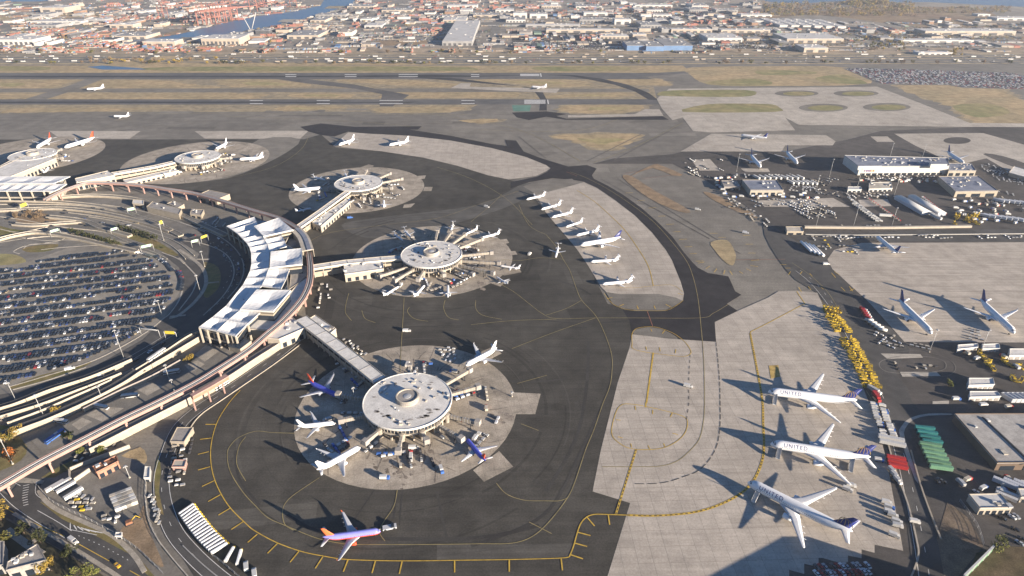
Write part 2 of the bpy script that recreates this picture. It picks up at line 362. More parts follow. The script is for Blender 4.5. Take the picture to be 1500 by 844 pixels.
for p in ([(1035, 120), (1100, 115), (1130, 120), (1120, 125), (1050, 125)], [(1195, 114), (1235, 109), (1268, 120), (1262, 123), (1210, 121)], [(1110, 103), (1180, 104), (1195, 108), (1120, 110)], [(1395, 155), (1450, 152), (1480, 165), (1430, 172)]):
    sheet('grass_patch', p, M['green'], -8, 3)
for p in ([(1000, 164), (1035, 153), (1095, 152), (1130, 153), (1142, 158), (1135, 164)], [(963, 138), (985, 132.5), (1090, 132), (1108, 137), (1085, 142), (980, 141)]): sheet('grass_island', p, M['green'], 4, 3)
for (x, y, rx, ry) in ((1167, 137, 32, 4.5), (1254, 137, 33, 4.5), (1206, 158, 36, 6), (1299, 157, 35, 6)):
    sheet('island_rim', ellipse(x, y, rx, ry), M['field'], 4); sheet('grass_island', ellipse(x + 3, y + .3, rx * .72, ry * .66), M['green'], 5)
sheet('arrestor_bed', [(750, 154), (778, 154), (776, 163), (752, 163)], mat('teal_bed', (0.10, 0.20, 0.155), 0.9, 0.2, 0.05), -8)
sheet('infield', [(-1500, 116.2), (930, 116.2), (958, 128), (962, 145.4), (-1500, 145.8)], M['thin'], -11.6)
sheet('infield', [(-1500, 153.2), (700, 153.2), (680, 163), (300, 164), (-1500, 164)], M['thin'], -11.6)
sheet('taxiway', [(-1500, 130), (700, 129.5), (950, 130), (952, 134.5), (-1500, 136)], M['field'], -8.6)
sheet('taxiway', [(30, 147), (60, 138), (105, 124), (125, 116), (150, 116), (120, 128), (85, 140), (62, 147)], M['field'], -7.6)
strips('taxi_line', [LN([(-600, 132.6), (400, 132), (900, 132)], 1.0, 0), LN([(-600, 168), (300, 166.5), (700, 168)], 1.0, 0), LN([(330, 170), (520, 178), (620, 187)], .8), LN([(640, 168), (760, 190), (850, 236)], .8), LN([(1000, 180), (930, 215), (870, 238)], .8), LN([(905, 175), (840, 192), (700, 190)], .8)], M['yelthin'], -2)
strips('paving_edge', [LN(s, 1.6, 0) for s in ([(-300, 176), (660, 178)], [(-300, 184), (420, 185)], [(620, 181), (980, 178)], [(640, 194), (740, 196)], [(760, 200), (800, 232)], [(940, 196), (860, 236)], [(985, 190), (900, 234)], [(880, 262), (1040, 350)], [(905, 262), (1085, 372)])], ground_mat('darker_joint', (.11, .10, .088), (.14, .128, .11), .02, .1, .6), -2.5)
rd = random.Random(40); FM = [ground_mat('field_patch', tuple(c * f for c in (.155, .142, .122)), tuple(c * f for c in (.205, .187, .158)), .006, .05, .6, streak=(R(3), .12), blot=.15) for f in (.72, .86, 1.12, 1.25)]
for k in range(70):
    p = G(rd.uniform(0, 1060), rd.uniform(156, 300)); w_, d_ = rd.uniform(15, 140), rd.uniform(5, 26); a = rd.choice((0, 0, .05, -.5, .6)); ca_, sa_ = math.cos(a), math.sin(a)
    sheet('asphalt_patch', [(p.x + i * w_ / 2 * ca_ - j * d_ / 2 * sa_, p.y + i * w_ / 2 * sa_ + j * d_ / 2 * ca_) for i, j in ((-1, -1), (1, -1), (1, 1), (-1, 1))], FM[k % 4], -11.4 + k * .015, world=True)
# runways
sheet('runway', [(-1500, 107), (960, 107), (1000, 105), (1012, 107), (940, 112), (960, 116), (-1500, 115.5)], M['runway'], -7)
sheet('runway', [(-1500, 146), (962, 145.2), (966, 153), (-1500, 153)], M['runway'], -7)
sheet('rubber_streak', [(-1500, 111.2), (500, 111), (640, 109.2), (700, 111), (790, 110), (700, 112.6), (640, 113.2), (-1500, 113.2)], M['rubber'], -6)
sheet('rubber_streak', [(-1500, 149), (375, 148.8), (505, 149.4), (620, 149), (600, 150.4), (480, 150.8), (-1500, 151.2)], M['rubber'], -6)
sheet('taxiway', [(795, 109.8), (840, 110), (880, 115), (920, 124), (950, 136), (965, 147), (950, 146), (930, 134), (900, 124), (860, 116), (835, 111.6)], M['rubber'], -5)
sheet('taxiway', [(445, 115.5), (520, 124), (555, 131), (600, 139), (575, 156), (556, 156), (560, 138), (520, 130), (440, 121), (405, 115.5)], ground_mat('worn_taxiway', (0.09, 0.085, 0.08), (0.13, 0.122, 0.112), 0.01, 0.06, .5), -5)
sheet('taxiway', [(600, 113), (660, 114), (720, 121), (760, 126), (730, 124), (660, 118)], M['rubber'], -5)
sheet('taxiway', [(785, 127), (795, 135), (801, 146), (801, 162), (790, 162), (792, 146), (780, 130)], M['rubber'], -5)
sheet('taxiway', [(750, 165), (800, 163), (830, 167), (815, 170), (830, 174), (970, 170), (980, 175.5), (828, 175.5), (800, 171), (775, 176), (757, 172)], M['newasph'], -5)
sheet('concrete_pad', [(832, 169), (930, 167), (945, 160), (966, 160), (972, 170), (832, 172)], M['concfar'], -4)
sheet('concrete_pad', [(660, 129), (675, 122), (690, 122), (688, 127), (820, 130), (815, 136), (740, 133)], M['concfar'], -4)
sheet('concrete_pad', [(72, 192), (206, 192), (190, 203), (88, 203)], M['concfar'], -4)
sheet('concrete_pad', [(285, 192), (452, 191.5), (440, 203), (300, 203)], M['concfar'], -4)
bars = []
def bar(u0, u1, v, wd): bars.append((GP([(u0, v), (u1, v)]), wd, None))
for u0, u1 in ((556, 590), (464, 483), (366, 385), (676, 695)):
    bar(u0, u1, 147.2, 5); bar(u0, u1, 151.8, 5)
for u0, u1 in ((584, 612), (505, 522), (418, 434), (690, 702)):
    bar(u0, u1, 109.3, 7); bar(u0, u1, 112.2, 7)
for v in (146.6, 147.6, 148.6, 149.6, 150.6, 151.6): bar(768, 799, v, 3.6)
for v in (108.6, 109.4, 110.2, 111.1): bar(762, 790, v, 5)
bar(802, 803.5, 149.2, 38); bar(791.5, 793, 110, 45)
strips('runway_marking', bars, M['whi'], -3)
# far concrete fields
sheet('concrete_apron', [(962, 145), (980, 130), (1285, 127), (1345, 150), (1420, 180), (1500, 181), (1800, 182), (1800, 187), (1420, 186), (1170, 183), (1150, 172), (1165, 191), (1042, 194), (1015, 192), (1000, 172), (985, 176), (970, 160)], M['concfar'], 0)
sheet('concrete_apron', [(1042, 196), (1210, 198), (1224, 207), (1220, 213), (1150, 213), (1145, 222), (997, 222)], M['concfar'], 0)
# cargo yard
sheet('cargo_yard', [(868, 240), (900, 232), (985, 226), (1000, 222), (1150, 222), (1240, 205), (1290, 192), (1420, 186), (1800, 187), (2300, 400), (2200, 1100), (1080, 1100), (1120, 850), (1200, 700), (1200, 430), (1205, 372), (1150, 345), (1090, 300), (1030, 262), (985, 240)], M['yard'], -2)
sheet('concrete_apron', [(1310, 196), (1440, 195), (1500, 212), (1640, 245), (1640, 300), (1500, 264), (1445, 232), (1410, 240), (1380, 232), (1340, 213)], M['concfar'], 1)
sheet('asphalt_island', ellipse(1402, 206, 20, 5), M['yard'], 2); sheet('asphalt_island', [(1440, 226), (1470, 229), (1520, 246), (1560, 262), (1500, 250)], M['yard'], 2, 3)
sheet('concrete_apron', [(1217, 392), (1212, 380), (1222, 366), (1262, 356), (1500, 355), (1900, 357), (2000, 504), (1325, 501), (1272, 442)], M['concright'], 2)
sheet('concrete_pad', [(1085, 247), (1125, 247), (1128, 252), (1092, 252)], M['concfar'], 1)
sheet('concrete_pad', [(1012, 234), (1040, 233), (1055, 250), (1025, 250)], M['concfar'], 1)
sheet('concrete_pad', [(1275, 200), (1300, 200), (1310, 208), (1285, 208)], M['concfar'], 1)
sheet('concrete_pad', [(1110, 294), (1220, 290), (1245, 303), (1120, 303)], M['concfar'], 1)
sheet('concrete_pad', [(1257, 293), (1300, 292), (1306, 302), (1262, 303)], M['concfar'], 1)
# terminal apron (dark asphalt)
sheet('apron', [(-300, 205), (445, 204), (470, 197), (492, 216), (560, 222), (620, 231), (670, 243), (715, 257), (745, 263), (772, 272), (785, 292), (800, 312), (828, 345), (845, 365), (862, 390), (880, 425), (890, 445), (928, 452), (928, 490), (905, 560), (880, 660), (868, 720), (923, 737), (890, 844), (850, 1000), (330, 1000), (285, 844), (250, 790), (235, 740), (236, 690), (252, 645), (300, 595), (380, 545), (440, 500), (452, 478), (440, 400), (420, 330), (330, 290), (250, 275), (150, 272), (-300, 300)], M['apron'], 0)
sheet('apron_patch', [(640, 797), (750, 798), (842, 796), (835, 817), (750, 820), (640, 822)], ground_mat('resurfaced_panel', (0.082, 0.076, 0.066), (0.105, 0.098, 0.085), .01, .07, .9, streak=(0, .15), blot=.15), 1)
sheet('apron_patch', [(380, 204), (440, 204), (405, 232), (330, 262), (270, 262), (340, 235)], M['field'], 1, 3)
sheet('apron_patch', [(500, 330), (560, 318), (700, 300), (770, 268), (780, 285), (700, 318), (560, 350)], ground_mat('patched_asphalt', (0.085, 0.08, 0.072), (0.11, 0.104, 0.093), 0.01, 0.07, .9, streak=(R(20), .15)), 1, 4)
# taxiway of fresh asphalt curling round the apron
sheet('taxiway', [(440, 186), (470, 181), (490, 183), (520, 186), (618, 185), (612, 190), (600, 190), (660, 199), (720, 211), (743, 214), (740, 205), (756, 206), (767, 222), (790, 231), (832, 244), (860, 242), (874, 247), (867, 257), (870, 262), (890, 272), (912, 285), (940, 305), (965, 327), (985, 347), (1002, 370), (1015, 385), (1022, 392), (1037, 400), (1067, 405), (1077, 427), (1086, 432), (1065, 445), (1081, 456), (1047, 472), (1049, 501), (992, 497), (985, 490), (970, 482), (950, 479), (932, 482), (926, 489), (922, 470), (912, 454), (935, 456), (975, 456), (992, 448), (1001, 440), (1002, 430), (997, 412), (990, 395), (984, 380), (975, 365), (955, 340), (930, 315), (900, 292), (875, 275), (855, 266), (842, 264), (810, 261), (775, 267), (760, 272), (748, 276), (748, 267), (787, 259), (802, 252), (807, 246), (800, 242), (770, 230), (720, 217), (660, 206), (600, 199), (540, 196), (510, 193), (490, 200), (470, 198), (450, 192)], M['newasph'], 3)
# concretes of the terminal side
sheet('concrete_apron', [(510, 194), (540, 196), (600, 199), (660, 206), (720, 217), (770, 230), (800, 242), (806, 247), (800, 251), (785, 258), (745, 263), (715, 257), (670, 243), (620, 231), (560, 222), (488, 214)], M['conc'], 4)
sheet('concrete_apron', [(785, 286), (841, 271), (855, 267), (875, 276), (900, 293), (930, 316), (955, 341), (975, 366), (984, 381), (990, 396), (997, 413), (1002, 430), (1000, 441), (990, 436), (965, 431), (907, 431), (888, 428), (880, 420), (862, 390), (845, 365), (828, 345), (800, 312)], M['conc'], 4)
sheet('asphalt_island', [(784, 284), (766, 273), (788, 266), (838, 262), (843, 266), (840, 270)], M['field'], 4)
sheet('asphalt_island', [(888, 429), (907, 431), (965, 431), (990, 436), (1000, 441), (992, 447), (975, 454), (935, 454), (912, 452), (897, 445)], M['field'], 5)
MAIN = [(926, 490), (992, 497), (1049, 501), (1047, 472), (1082, 455), (1125, 436), (1140, 427), (1167, 426), (1197, 429), (1207, 450), (1225, 480), (1255, 540), (1267, 575), (1283, 615), (1300, 680), (1307, 720), (1323, 807), (1281, 798), (1281, 810), (1262, 805), (1262, 818), (1242, 814), (1242, 828), (1199, 816), (1199, 831), (1178, 826), (1178, 841), (1156, 835), (1156, 850), (1135, 845), (1135, 862), (1090, 850), (1080, 930), (860, 990), (890, 844), (923, 737), (868, 720), (880, 660), (905, 560), (922, 510)]
big = sheet('concrete_apron', MAIN, M['conc'], 4)
sheet('asphalt_island', smooth(GP([(927, 488), (934, 482), (952, 480), (970, 483), (985, 490), (992, 497), (960, 494)]), 3, True), M['field'], 5, world=True)
# slabs of the near concrete apron, one by one
MW = GP(MAIN)
def inside(p, poly):
    r = False; j = len(poly) - 1
    for i in range(len(poly)):
        a, c = poly[i], poly[j]
        if (a[1] > p[1]) != (c[1] > p[1]) and p[0] < (c[0] - a[0]) * (p[1] - a[1]) / (c[1] - a[1]) + a[0]: r = not r
        j = i
    return r
SLX, SLY = 8.7, 11.0
slabm = ground_mat('concrete_slab', (0.365, 0.322, 0.27), (0.425, 0.375, 0.315), 0.012, 0.09, 0.8, streak=(R(86), 0.10), contrast=0.8)
for nd in [n for n in slabm.node_tree.nodes if n.type == 'VECT_MATH']:
    tt = slabm.node_tree; oi = tt.nodes.new('ShaderNodeObjectInfo'); r2 = tt.nodes.new('ShaderNodeMapRange'); r2.inputs[3].default_value = 0.95; r2.inputs[4].default_value = 1.05
    tt.links.new(oi.outputs['Random'], r2.inputs[0]); mm = tt.nodes.new('ShaderNodeMath'); mm.operation = 'MULTIPLY'
    src = nd.inputs['Scale'].links[0].from_socket; tt.links.new(src, mm.inputs[0]); tt.links.new(r2.outputs[0], mm.inputs[1]); tt.links.new(mm.outputs[0], nd.inputs['Scale'])
sb = MB(); sb.box(0, 0, 0, SLX - 0.34, SLY - 0.34, 0.03); sme = sb.mesh('slab', slabm)
ca, sa = math.cos(R(2)), math.sin(R(2)); cells = []
for ix in range(-10, 60):
    for iy in range(-5, 60):
        x, y = (ix + .5) * SLX, (iy + .5) * SLY; X, Y = x * ca - y * sa, x * sa + y * ca
        if all(inside((X + (a * ca - b_ * sa), Y + (a * sa + b_ * ca)), MW) for a in (-SLX / 2, SLX / 2) for b_ in (-SLY / 2, SLY / 2)) and Y > 205:
            cells.append((Y, X))
cells.sort(); NEARS = cells[:300]
SLABTOP = LZ * 4 + 0.012 + 0.03
for Y, X in NEARS: link('slab', sme, big, (X, Y, LZ * 4 - 0.012), R(2))
# the joint sheet beneath the slabs shows only in the gaps; markings on that apron lie above the slab tops
# satellite stands
STAND = {}
def stand(key, cu, vt, vb, layer=4, m='conc2', n=56):
    a, c = G(cu, vt), G(cu, vb); cy = (a.y + c.y) / 2; r = (a.y - c.y) / 2
    cx = (a.x + c.x) / 2; STAND[key] = (cx, cy, r)
    sheet('stand_concrete', [(cx + r * math.cos(2 * math.pi * k / n), cy + r * math.sin(2 * math.pi * k / n)) for k in range(n)], M[m], layer, world=True)
stand('one', 597, 506, 718); stand('two', 634, 331, 436); stand('three', 524, 245, 313); stand('four', 289, 207, 270); stand('five', 42, 200, 260)
for p in ([(752, 575), (792, 577), (784, 607), (752, 607)], [(693, 689), (709, 706), (752, 684), (731, 661)], [(694, 520), (722, 508), (735, 518), (705, 533)]): sheet('stand_concrete', p, M['conc2'], 5)
for p in ([(724, 370), (755, 368), (758, 373), (728, 376)], [(732, 396), (760, 393), (764, 399), (738, 404)], [(722, 408), (742, 412), (733, 420), (715, 414)], [(728, 352), (742, 350), (746, 356), (732, 359)],
          [(612, 258), (624, 257), (622, 262), (612, 263)], [(622, 274), (634, 274), (632, 280), (620, 280)], [(592, 300), (608, 298), (602, 304), (590, 305)], [(526, 246), (540, 241), (548, 243), (540, 249)]): sheet('stand_concrete', p, M['conc2'], 5)
# construction strip and islands
sheet('bare_earth', [(912, 260), (925, 258), (960, 280), (1010, 308), (995, 310), (950, 290)], M['brown'], 1, 3)
sheet('bare_earth', [(930, 254), (957, 241), (970, 243), (1000, 256), (985, 257), (955, 246), (925, 258)], M['brown'], 1, 2)
sheet('bare_earth', [(1041, 355), (1065, 352), (1077, 370), (1077, 382), (1072, 389), (1060, 382), (1048, 368)], M['tan'], 1, 3)
sheet('bare_earth', [(1030, 281), (1050, 286), (1090, 305), (1110, 320), (1080, 310), (1045, 293)], M['brown'], 1, 3)
# markings on the aprons
Y = []; T = []; K = []
EDGE1 = [(352, 572), (336, 590), (319, 617), (310, 648), (309, 677), (316, 707), (334, 740), (361, 768), (375, 779), (405, 795), (441, 808), (474, 815), (510, 820), (586, 822), (680, 821), (750, 820), (820, 818), (834, 816)]
Y.append(LN(EDGE1, 0.55)); Y.append(LN([(834, 816), (840, 801), (849, 771), (858, 759), (870, 754), (889, 754), (919, 755)], 0.7))
E2 = [(919, 755), (955, 756), (991, 754), (1021, 750), (1051, 741), (1081, 726), (1102, 707), (1114, 683), (1119, 659), (1118, 620), (1117, 590), (1111, 552), (1099, 489)]
Y.append(LN(E2, 1.5)); K.append(LN(E2, 0.6, dash=(1.6, 1.4)))
for s in ([(1099, 489), (1100, 486), (1125, 473.5), (1179, 445)], [(1179, 445), (1167, 427)]): Y.append(LN(s, 0.7, 0))
for a, c in (((316, 622), (301, 622)), ((310, 642), (293, 644)), ((306, 662), (290, 666)), ((308, 684), (290, 689)), ((315, 704), (296, 713)), ((323, 725), (305, 735)), ((337, 745), (320, 755)), ((357, 764), (339, 776)), ((377, 783), (363, 795)), ((407, 796), (392, 811)), ((438, 808), (425, 824)), ((473, 816), (462, 833)), ((510, 820), (503, 838)), ((550, 822), (545, 840)), ((589, 823), (585, 841)), ((666, 821), (666, 839)), ((746, 820), (746, 838)), ((822, 819), (824, 836)), ((836, 813), (854, 819)), ((842, 796), (860, 801)), ((846, 780), (865, 785)), ((859, 757), (871, 771)), ((891, 754), (893, 769))): Y.append(LN([a, c], 0.75, 0))
Y.append(LN([(932, 659), (902, 754)], 1.3, 0)); K.append(LN([(932, 659), (902, 754)], 0.6, 0, (1.6, 1.4))); Y.append(LN([(957, 517), (947, 591)], 1.2, 0)); Y.append(LN([(946, 590), (946, 597)], 0.9, 0))
OV1 = [(926, 489), (934, 481), (955, 479), (970, 482), (987, 489), (1002, 500), (1011, 512), (1011, 519), (1000, 522.5), (975, 520), (945, 516), (927, 511), (926, 503)]
OV2 = [(896, 635), (899, 614), (907, 596), (922, 592), (961, 599), (1000, 610), (1007, 620), (1003, 635), (991, 647), (973, 656), (949, 659), (922, 657), (904, 647)]
for ov in (OV1, OV2): Y.append((smooth(GP(ov), 4, True) + [GP(ov)[0]], 0.5, None))
for a, c in (((953, 482), (955, 486)), ((974, 484), (970, 489)), ((946, 508), (947, 513)), ((966, 509), (967, 515)), ((990, 512), (989, 518)), ((902, 615), (909, 616)), ((930, 595), (931, 601)), ((956, 601), (956, 607)), ((985, 605), (982, 611)), ((985, 635), (993, 637)), ((972, 650), (974, 655)), ((949, 653), (952, 658)), ((924, 650), (925, 656)), ((905, 640), (912, 642))): Y.append(LN([a, c], 0.6, 0))
K.append(LN([(1011, 520), (1009, 560), (1009, 591), (1005, 616)], 0.45, 3, (4, 5)))
K.append(LN([(1049, 502), (1051, 520), (1054, 555), (1055, 591), (1055, 620), (1051, 650), (1039, 674), (1021, 691), (1003, 698), (979, 706), (955, 709), (925, 709)], 0.5, 4, (4, 6)))
TX = [(835, 252), (857, 260), (890, 277), (925, 300), (957, 325), (982, 352), (1004, 380), (1014, 402), (1022, 435), (1027, 480), (1031, 530), (1032, 591), (1030, 620), (1024, 644), (1009, 662), (991, 676), (967, 683), (931, 684), (882, 684)]
T.append(LN(TX, 0.5)); Y.append(LN([(845, 279), (870, 295), (895, 317), (915, 337), (935, 365), (950, 391), (957, 419)], 0.7))
Y.append(LN([(907, 421), (930, 422), (957, 419), (985, 418), (1000, 428)], 0.4)); Y.append(LN([(885, 430), (897, 445), (915, 453), (935, 455), (975, 455), (992, 447), (1001, 440)], 0.4))
for a, c in (((889, 438), (897, 436)), ((907, 449), (914, 446)), ((933, 448), (935, 453)), ((958, 448), (960, 453)), ((975, 446), (984, 451)), ((993, 430), (1000, 432))): Y.append(LN([a, c], 0.7, 0))
for u, v in ((910, 283), (928, 294), (944, 305), (958, 317), (970, 329), (980, 340), (989, 351), (997, 362), (1004, 372), (1013, 383)): Y.append(LN([(u + 6, v), (u + 17, v - .5)], 0.6, 0))
for u, v in ((1040, 262 + 80), (1052, 352 - 4), (1088, 345), (1092, 358), (1096, 371)): Y.append(LN([(u, v), (u + 11, v)], 0.6, 0))
for a, c in (((1022, 386), (1032, 384)), ((1034, 394), (1040, 390)), ((1046, 399), (1050, 394)), ((1060, 402), (1062, 396)), ((1073, 403), (1069, 397)), ((1083, 398), (1088, 401)), ((1093, 394), (1100, 397)), ((1099, 389), (1110, 391)), ((1100, 382), (1112, 381))): Y.append(LN([a, c], 0.6, 0))
for a, c in (((1143, 388), (1152, 388)), ((1150, 393), (1158, 393)), ((1158, 398), (1155, 403)), ((1172, 402), (1175, 398)), ((1186, 401), (1190, 405)), ((1170, 421), (1174, 428)), ((1184, 420), (1188, 425)), ((1202, 420), (1206, 424)), ((1218, 400), (1224, 407)), ((1222, 398), (1230, 403)), ((1232, 421), (1238, 427)), ((1244, 420), (1249, 427)), ((1245, 426), (1252, 423))): Y.append(LN([a, c], 0.6, 0))
P1 = [(800, 344), (815, 362), (825, 380), (835, 397), (844, 422), (852, 440), (872, 462), (885, 487), (896, 520), (896, 550), (892, 570), (883, 592), (870, 630), (858, 659), (843, 704), (831, 730), (804, 765), (780, 786), (750, 796), (700, 797), (620, 798), (535, 798)]
T.append(LN(P1, 0.45))
for s in ([(720, 410), (750, 426), (775, 445), (795, 460), (815, 467), (870, 466), (930, 466), (1025, 466), (1045, 459), (1067, 446)], [(750, 511), (812, 487), (872, 466)], [(690, 476), (750, 470), (815, 468)], [(727, 708), (742, 724), (768, 733), (800, 734), (819, 734), (831, 730)], [(852, 440), (830, 452), (800, 462)],
          [(511, 430), (507, 445), (506, 458), (515, 470)], [(530, 455), (535, 467), (550, 473)], [(600, 450), (597, 457), (607, 467), (627, 471)], [(652, 440), (650, 452), (657, 465), (672, 469)], [(697, 440), (697, 452), (707, 462), (735, 468)], [(592, 436), (590, 472), (587, 520), (586, 545)],
          [(582, 718), (577, 742), (562, 765), (556, 780), (564, 793)], [(468, 700), (435, 722), (420, 735), (414, 749), (417, 768), (430, 777)], [(432, 635), (400, 634), (375, 632), (352, 640), (340, 650), (333, 664), (337, 690), (355, 720), (375, 742), (393, 759), (420, 771), (465, 789), (505, 797), (535, 798)],
          [(360, 640), (350, 655), (347, 680), (360, 705)], [(775, 765), (808, 782)], [(763, 621), (789, 631)], [(758, 562), (801, 550)], [(430, 380), (470, 345), (560, 330), (640, 320), (700, 300), (760, 280)], [(690, 325), (720, 300), (735, 285)], [(640, 245), (690, 262), (740, 290), (780, 330)], [(735, 380), (760, 382), (790, 378), (825, 380)],
          [(760, 300), (775, 330), (800, 344)], [(330, 262), (400, 245), (440, 220), (452, 200)]): T.append(LN(s, 0.45))
strips('apron_marking', Y, M['yel'], 10); strips('taxi_line', T, M['yelthin'], 9); strips('apron_marking', K, M['blk'], 11)
strips('apron_marking', [LN(s, 0.5, 0) for s in ([(913, 255), (955, 247)], [(940, 262), (1000, 255)], [(1078, 381), (1150, 380)], [(948, 456), (956, 478)], [(830, 252), (845, 258)])], M['redmark'], 11)
sheet('apron_marking', [(1126, 536), (1140, 535), (1143, 552), (1129, 555)], mat('faded_yellow', (0.40, 0.28, 0.09), .9, .35, .25), 9)
# oil stains and tyre tracks near the stands
stain = ground_mat('oil_stain', (0.15, 0.125, 0.10), (0.26, 0.22, 0.18), 0.08, 0.3, 1.2, contrast=2)
rs = random.Random(3); SP = [(u + rs.gauss(0, 11), v + rs.gauss(0, 8), rs.uniform(1.5, 5)) for u, v in [(585, 690)] * 16 + [(612, 668)] * 9 + [(735, 612)] * 12 + [(560, 675)] * 7 + [(560, 640)] * 4 + [(640, 400)] * 6 + [(700, 410)] * 5 + [(545, 300)] * 5]
for p in ([(u + r * math.cos(k) * rs.uniform(.5, 1.2), v + r * .6 * math.sin(k) * rs.uniform(.5, 1.2)) for k in range(6)] for u, v, r in SP): sheet('oil_stain', p, stain, 6, 4)
stl = [LN(s, w_, 4) for s, w_ in (([(592, 690), (584, 706), (581, 722), (577, 760)], 1.0), ([(600, 690), (590, 720), (585, 770)], .8), ([(690, 800), (760, 775), (806, 745), (838, 690), (880, 600)], 2.2), ([(420, 755), (470, 780), (560, 789), (700, 788), (790, 770)], 2.6), ([(640, 720), (648, 760), (655, 790)], 1.4), ([(862, 500), (860, 560), (845, 640), (800, 720)], 2.4), ([(800, 470), (860, 474), (920, 470)], 2.0), ([(345, 660), (350, 700), (380, 740)], 1.6), ([(560, 700), (540, 730), (520, 760)], 1.0), ([(810, 410), (840, 418), (866, 432)], 2.5), ([(700, 545), (760, 560), (830, 555)], 1.6), ([(640, 470), (740, 478), (860, 480)], 1.8))]
strips('tyre_track', stl, ground_mat('tyre_rubber', (0.040, 0.037, 0.034), (0.062, 0.058, 0.052), 0.02, 0.1, 1), 2)
# paving lanes, sealed cracks and resurfaced panels on the dark apron
rd = random.Random(17); APW = GP([(300, 600), (380, 545), (450, 500), (470, 420), (500, 320), (640, 245), (760, 280), (845, 380), (880, 450), (920, 470), (900, 560), (870, 680), (900, 760), (870, 830), (330, 830), (260, 760), (250, 690)])
SX = list(STAND.values())
def clear(x, y): return inside((x, y), APW) and all((x - q[0]) ** 2 + (y - q[1]) ** 2 > (q[2] + 2) ** 2 for q in SX)
JN = []
for j in range(-60, 60):
    run = []; off_ = j * 22.0
    for i in range(-60, 60):
        x = 40 + i * 6.0 * math.cos(R(8)) - off_ * math.sin(R(8)); y = 450 + i * 6.0 * math.sin(R(8)) + off_ * math.cos(R(8))
        if clear(x, y): run.append((x, y + rd.uniform(-.12, .12)))
        else:
            if len(run) > 4: JN.append((run, .22, None))
            run = []
    if len(run) > 4: JN.append((run, .22, None))
for k in range(70):
    x, y = rd.uniform(-230, 110), rd.uniform(225, 700); a = rd.choice((R(8), R(98), rd.uniform(0, 3))); run = []
    for i in range(rd.randint(5, 16)):
        if not clear(x, y): break
        run.append((x, y)); a += rd.uniform(-.12, .12); x += 4 * math.cos(a); y += 4 * math.sin(a)
    if len(run) > 3: JN.append((run, rd.uniform(.15, .4), None))
strips('sealed_joint', JN, M['blk'], 1.5)
PM = [ground_mat('patch_tone', tuple(c * f for c in (0.054, 0.050, 0.043)), tuple(c * f for c in (0.079, 0.073, 0.062)), .01, .07, .9, streak=(R(8), .15), blot=.15) for f in (.74, .86, 1.18, 1.34)]
for k in range(44):
    x, y = rd.uniform(-220, 110), rd.uniform(228, 690); w_, d_ = rd.choice(((8, 40), (14, 30), (30, 12), (50, 9), (20, 20), (70, 14))); ca_, sa_ = math.cos(R(8)), math.sin(R(8))
    Q = [(x + a * w_ / 2 * ca_ - b_ * d_ / 2 * sa_, y + a * w_ / 2 * sa_ + b_ * d_ / 2 * ca_) for a, b_ in ((-1, -1), (1, -1), (1, 1), (-1, 1))]
    if all(clear(*q) for q in Q): sheet('apron_patch', Q, PM[k % 4], 1 + k * .008, world=True)

# radiating tyre scuffs on the stands
sc = []
for key, (cx, cy, r) in STAND.items():
    for k in range(46):
        a = rd.uniform(0, 6.283); r0 = rd.uniform(.52, .85) * r; r1 = min(r * .99, r0 + rd.uniform(6, 22)); j = rd.uniform(-.05, .05)
        sc.append(([(cx + r0 * math.cos(a), cy + r0 * math.sin(a)), (cx + (r0 + r1) / 2 * math.cos(a + j), cy + (r0 + r1) / 2 * math.sin(a + j)), (cx + r1 * math.cos(a + j * 3), cy + r1 * math.sin(a + j * 3))], rd.uniform(.3, 1.1), None))
strips('tyre_track', sc, stain, 6.5)

# long curving wheel tracks worn by aircraft turning round the stands
for tone in range(4):
    AR = []
    for k in range(16):
        key = ('one', 'one', 'two', 'three')[k % 4]; cx, cy, r = STAND[key]; q = r * rd.uniform(1.06, 1.55); a0 = rd.uniform(0, 6.283); a1 = a0 + rd.uniform(.25, 1.1); run = []
        for i in range(15):
            a = a0 + (a1 - a0) * i / 14; p = (cx + q * math.cos(a), cy + q * math.sin(a))
            if clear(*p): run.append(p)
            else: break
        if len(run) > 4: AR.append((run, rd.uniform(.5, 2.6), None))
    if AR: strips('tyre_track', AR, PM[(0, 1, 0, 2)[tone]], 1.4 + tone * .03)
